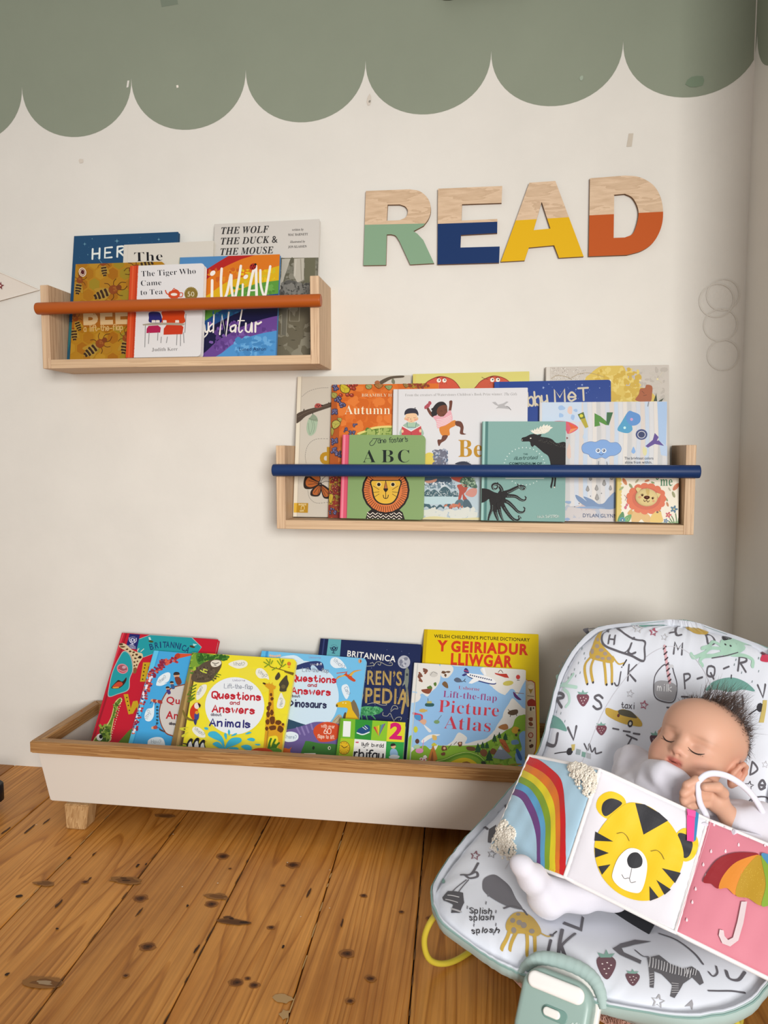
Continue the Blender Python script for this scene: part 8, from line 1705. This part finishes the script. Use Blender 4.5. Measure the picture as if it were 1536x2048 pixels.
# clothes
def cloth(name, build, lo, hi, vox, amp, c, seedv, lab=None, pat=None):
    S = SDF(lo, hi, vox); build(S)
    S.wrinkle(lambda P: amp*(np.sin(95*P[..., 0]+60*P[..., 2]+2.2*np.sin(55*P[..., 1]+seedv))+.7*np.sin(150*P[..., 2]-70*P[..., 1]+seedv+1.8*np.sin(48*P[..., 0]))))
    V, F = S.mesh(); C = np.tile(srgb(c), (len(V), 1))
    if pat: C = pat(V, C)
    o = skin_obj(name, V-hip, F, M_JERSEY, baby, C)
    if lab: o['label'] = lab
    return o
M_JERSEY = mat('cotton_jersey', .9, vcol=True, spec=.2, sheen=.3, bump=(1200, .15, .0004))
def b1(S):
    S.chain([hip, belly, chest], [.058, .066, .060], .02); S.chain([chest, neck*.55+chest*.45], [.058, .040], .015)
    S.chain([chest, shL, elL], [.048, .034, .0285], .012); S.chain([elL, elL*.22+wrist*.78], [.0285, .0215], .006)
    S.chain([chest, shR, elR, haR], [.046, .032, .024, .020], .012)
    S.chain([hip, knR, anR], [.046, .028, .0235], .012); S.chain([hip, knL, anL, toL], [.05, .037, .026, .021], .012)
    S.chain([anR, toR], [.0245, .0165], .010); S.ell(anR+np.array([.002, -.003, -.003]), (.026, .024, .021), .01); S.chain([toR+np.array([-.006, 0, .004]), toR+np.array([.010, .003, -.014])], [.0125, .0195], .008)
    q = hw(0, -.5, -6.6); S.chain([q, hw(0, .3, -7.6)], [.045, .05], .012)
    S.cap(hw(0, -1.3, -5.8), hw(0, .6, -3.6), .034, .036, .006, True)
def pat(V, C):
    d = np.linalg.norm((V-np.array([.2915, -.603, .312]))/np.array([.026, .05, .018]), axis=1); m = d < 1
    C[m] = srgb('d8b49c'); h = (np.sin(V[:, 0]*1500)*np.sin((V[:, 2]+V[:, 1]*.5)*1500) > .62) & m; C[h] = srgb('7a5a58'); return C
cloth('romper', b1, (.01, -.76, .12), (.49, -.40, .40), .0026, .0017, 'd8d5dd', .4, 'white cotton baby suit with footed legs', pat)
def b2(S):   # muslin tucked under the chin and over the far shoulder
    S.chain([hw(-5.2, 1.4, -6.6), hw(-3.2, 4.2, -6.0), hw(-1.0, 5.9, -5.75), hw(1.2, 5.6, -5.9), hw(3.6, 4.2, -6.2), hw(5.4, 1.6, -6.6)], [.014, .016, .0165, .016, .014, .012], .015); S.chain([hw(-1.5, 3.6, -7.6), hw(2.5, 3.2, -7.8)], [.026, .024], .02)
    S.ell(hw(-1.5, 3.0, -10.2), (.055, .032, .028), .02, HB)
cloth('muslin_bib', b2, (.17, -.68, .22), (.46, -.46, .36), .0022, .0015, 'dad7e0', 2.1, 'white muslin bib under the chin')
# eyelashes and mouth line follow the face surface
def surf(x, u, lift=0.0):
    f = 8.0
    while f > 2 and bd.at(hw(x, f, u)) > 0: f -= .03
    return hw(x, f+lift, u)
for q in (-1, 1):
    mb = MB(); pts = [bp_(surf(q*x, u, .02)) for x, u in ((1.05, -.72), (1.45, -.98), (1.95, -1.12), (2.5, -1.08), (2.95, -.86), (3.25, -.62))]
    mb.tube(cr_spline(pts, 4), [.0003+.0009*math.sin(math.pi*i/20) for i in range(21)], '2e211c', 6)
    for i in range(9):
        x = 1.35+i*.22; u = -1.1+.09*(x-2.1)**2; p = bp_(surf(q*x, u, .03)); d = Vector(HF*.8-HU*.55+HL*q*(x-2)*.45)
        mb.tube([p, p+d*.0016, p+d*.003+Vector(HU)*.0004], [.00028, .0002, .00006], '2e211c', 4)
    mb.build('eyelashes', mat('hair', .45, vcol=True, spec=.4), baby)
mb = MB(); mb.tube(cr_spline([bp_(surf(x, u, -.02)) for x, u in ((-1.0, -3.45), (-.5, -3.56), (0, -3.5), (.5, -3.56), (1.0, -3.45))], 4), [.0003+.0008*math.sin(math.pi*i/16) for i in range(17)], '5e2420', 6); mb.build('mouth_line', M_SKIN, baby)
# hair: fine dark strands, longest and wildest on the crown
me = baby.data; nv = len(me.vertices); no = np.zeros(nv*3); me.vertex_normals.foreach_get('vector', no); no = no.reshape(-1, 3)
V0 = np.zeros(nv*3); me.vertices.foreach_get('co', V0); V0 = V0.reshape(-1, 3)
cand = np.where((hairm > .12) & (np.linalg.norm(Lc, axis=1) < 9.5) & (np.abs(Lc[:, 0]) < 5.9))[0]
mb = MB(); rh = random.Random(21)
for _ in range(2000):
    i = cand[rh.randrange(len(cand))]; l, f, u = Lc[i]
    if rh.random() > .25+.75*hairm[i]: continue
    crown = max(0.0, 1-((l-.5)/3.4)**2)*(1 if u > 3.8 else .25)
    L_ = HS*((.7+.7*rh.random())+crown*(1.3+2.4*rh.random()) if hairm[i] > .45 else (.35+.5*rh.random()))
    nn = no[i]; back = -HF*.55+HU*(.5 if u > 4 else -.45)
    rc = random.Random(int(round(l/1.2)*97+round(f/1.2)*13+round(u/1.2))); cl = np.array([rc.gauss(0, .42) for _ in range(3)])      # strands fall into tufts
    d = nn*(.3+crown*.7)+back*.6+cl+np.array([rh.gauss(0, .17) for _ in range(3)]); d /= np.linalg.norm(d)
    p = V0[i]-nn*.0006; m_ = p+d*L_*.5+nn*.0006*rh.random(); e_ = p+d*L_+(back*.3+np.array([rh.gauss(0, .2), rh.gauss(0, .2), rh.gauss(0, .2)]))*L_*.45
    mb.tube([p, m_, e_], [.0003, .00022, .00006], ('33241d', '43312a', '574237')[rh.randrange(3)], 4, cap=False)
mb.build('hair', MATS['hair'], baby)['label'] = 'sparse dark brown hair standing up'
# the pad carries the body: anything that would sink into it is laid on its surface
from mathutils.bvhtree import BVHTree
pad = [o_ for o_ in bn.children if o_.name.startswith('seat_pad')][0]
nb_ = 1+(len(rs)+1)*NA
bv = BVHTree.FromPolygons([Vector(v_.co)+bo for v_ in pad.data.vertices[:nb_]], [tuple(p_.vertices) for p_ in pad.data.polygons if max(p_.vertices) < nb_])
for o_ in [baby]+[c_ for c_ in baby.children if c_.name.split('.')[0] in ('romper', 'muslin_bib', 'hair')]:
    for v_ in o_.data.vertices:
        w_3 = v_.co+Vector(hip); q_ = bv.find_nearest(w_3, .09)
        if q_[0] is None: continue
        n_ = q_[1] if q_[1].z > 0 else -q_[1]; d_ = (w_3-q_[0]).dot(n_)
        lim = .0046 if o_ is baby else .008 if o_.name.startswith('hair') else .0042
        if d_ < lim: v_.co = q_[0]+n_*(lim+.0004*d_/.09)-Vector(hip)
# the white loop sewn to the cloth book, held in the fist
HNX, HNY = hm(-36, 14, 12), hm(-24, 30, 14)
q = [Vector(sft(W2*.985, .158*.97, .002))+so, Vector(hm(-16, -26, 17)), Vector(hm(-25, -8, 19)), Vector(hm(-28, 8, 20)), Vector(hm(-24, 22, 15)), Vector(hm(-8, 30, 12)), Vector(hm(16, 26, 12)), Vector(hm(42, 8, 12)), Vector(hm(60, -18, 14)), Vector(hm(72, -48, 14)), Vector(hm(80, -62, 8)), Vector(sfk(.035, .158*.985, .002))+so]
mb = MB(); mb.tube([Vector(p)-so for p in cr_spline(q, 7)], .0046, 'dddbe6', 10, flat=.55); mb.build('hand_loop', M_BOOKC, sb)['label'] = 'white fabric hand loop'
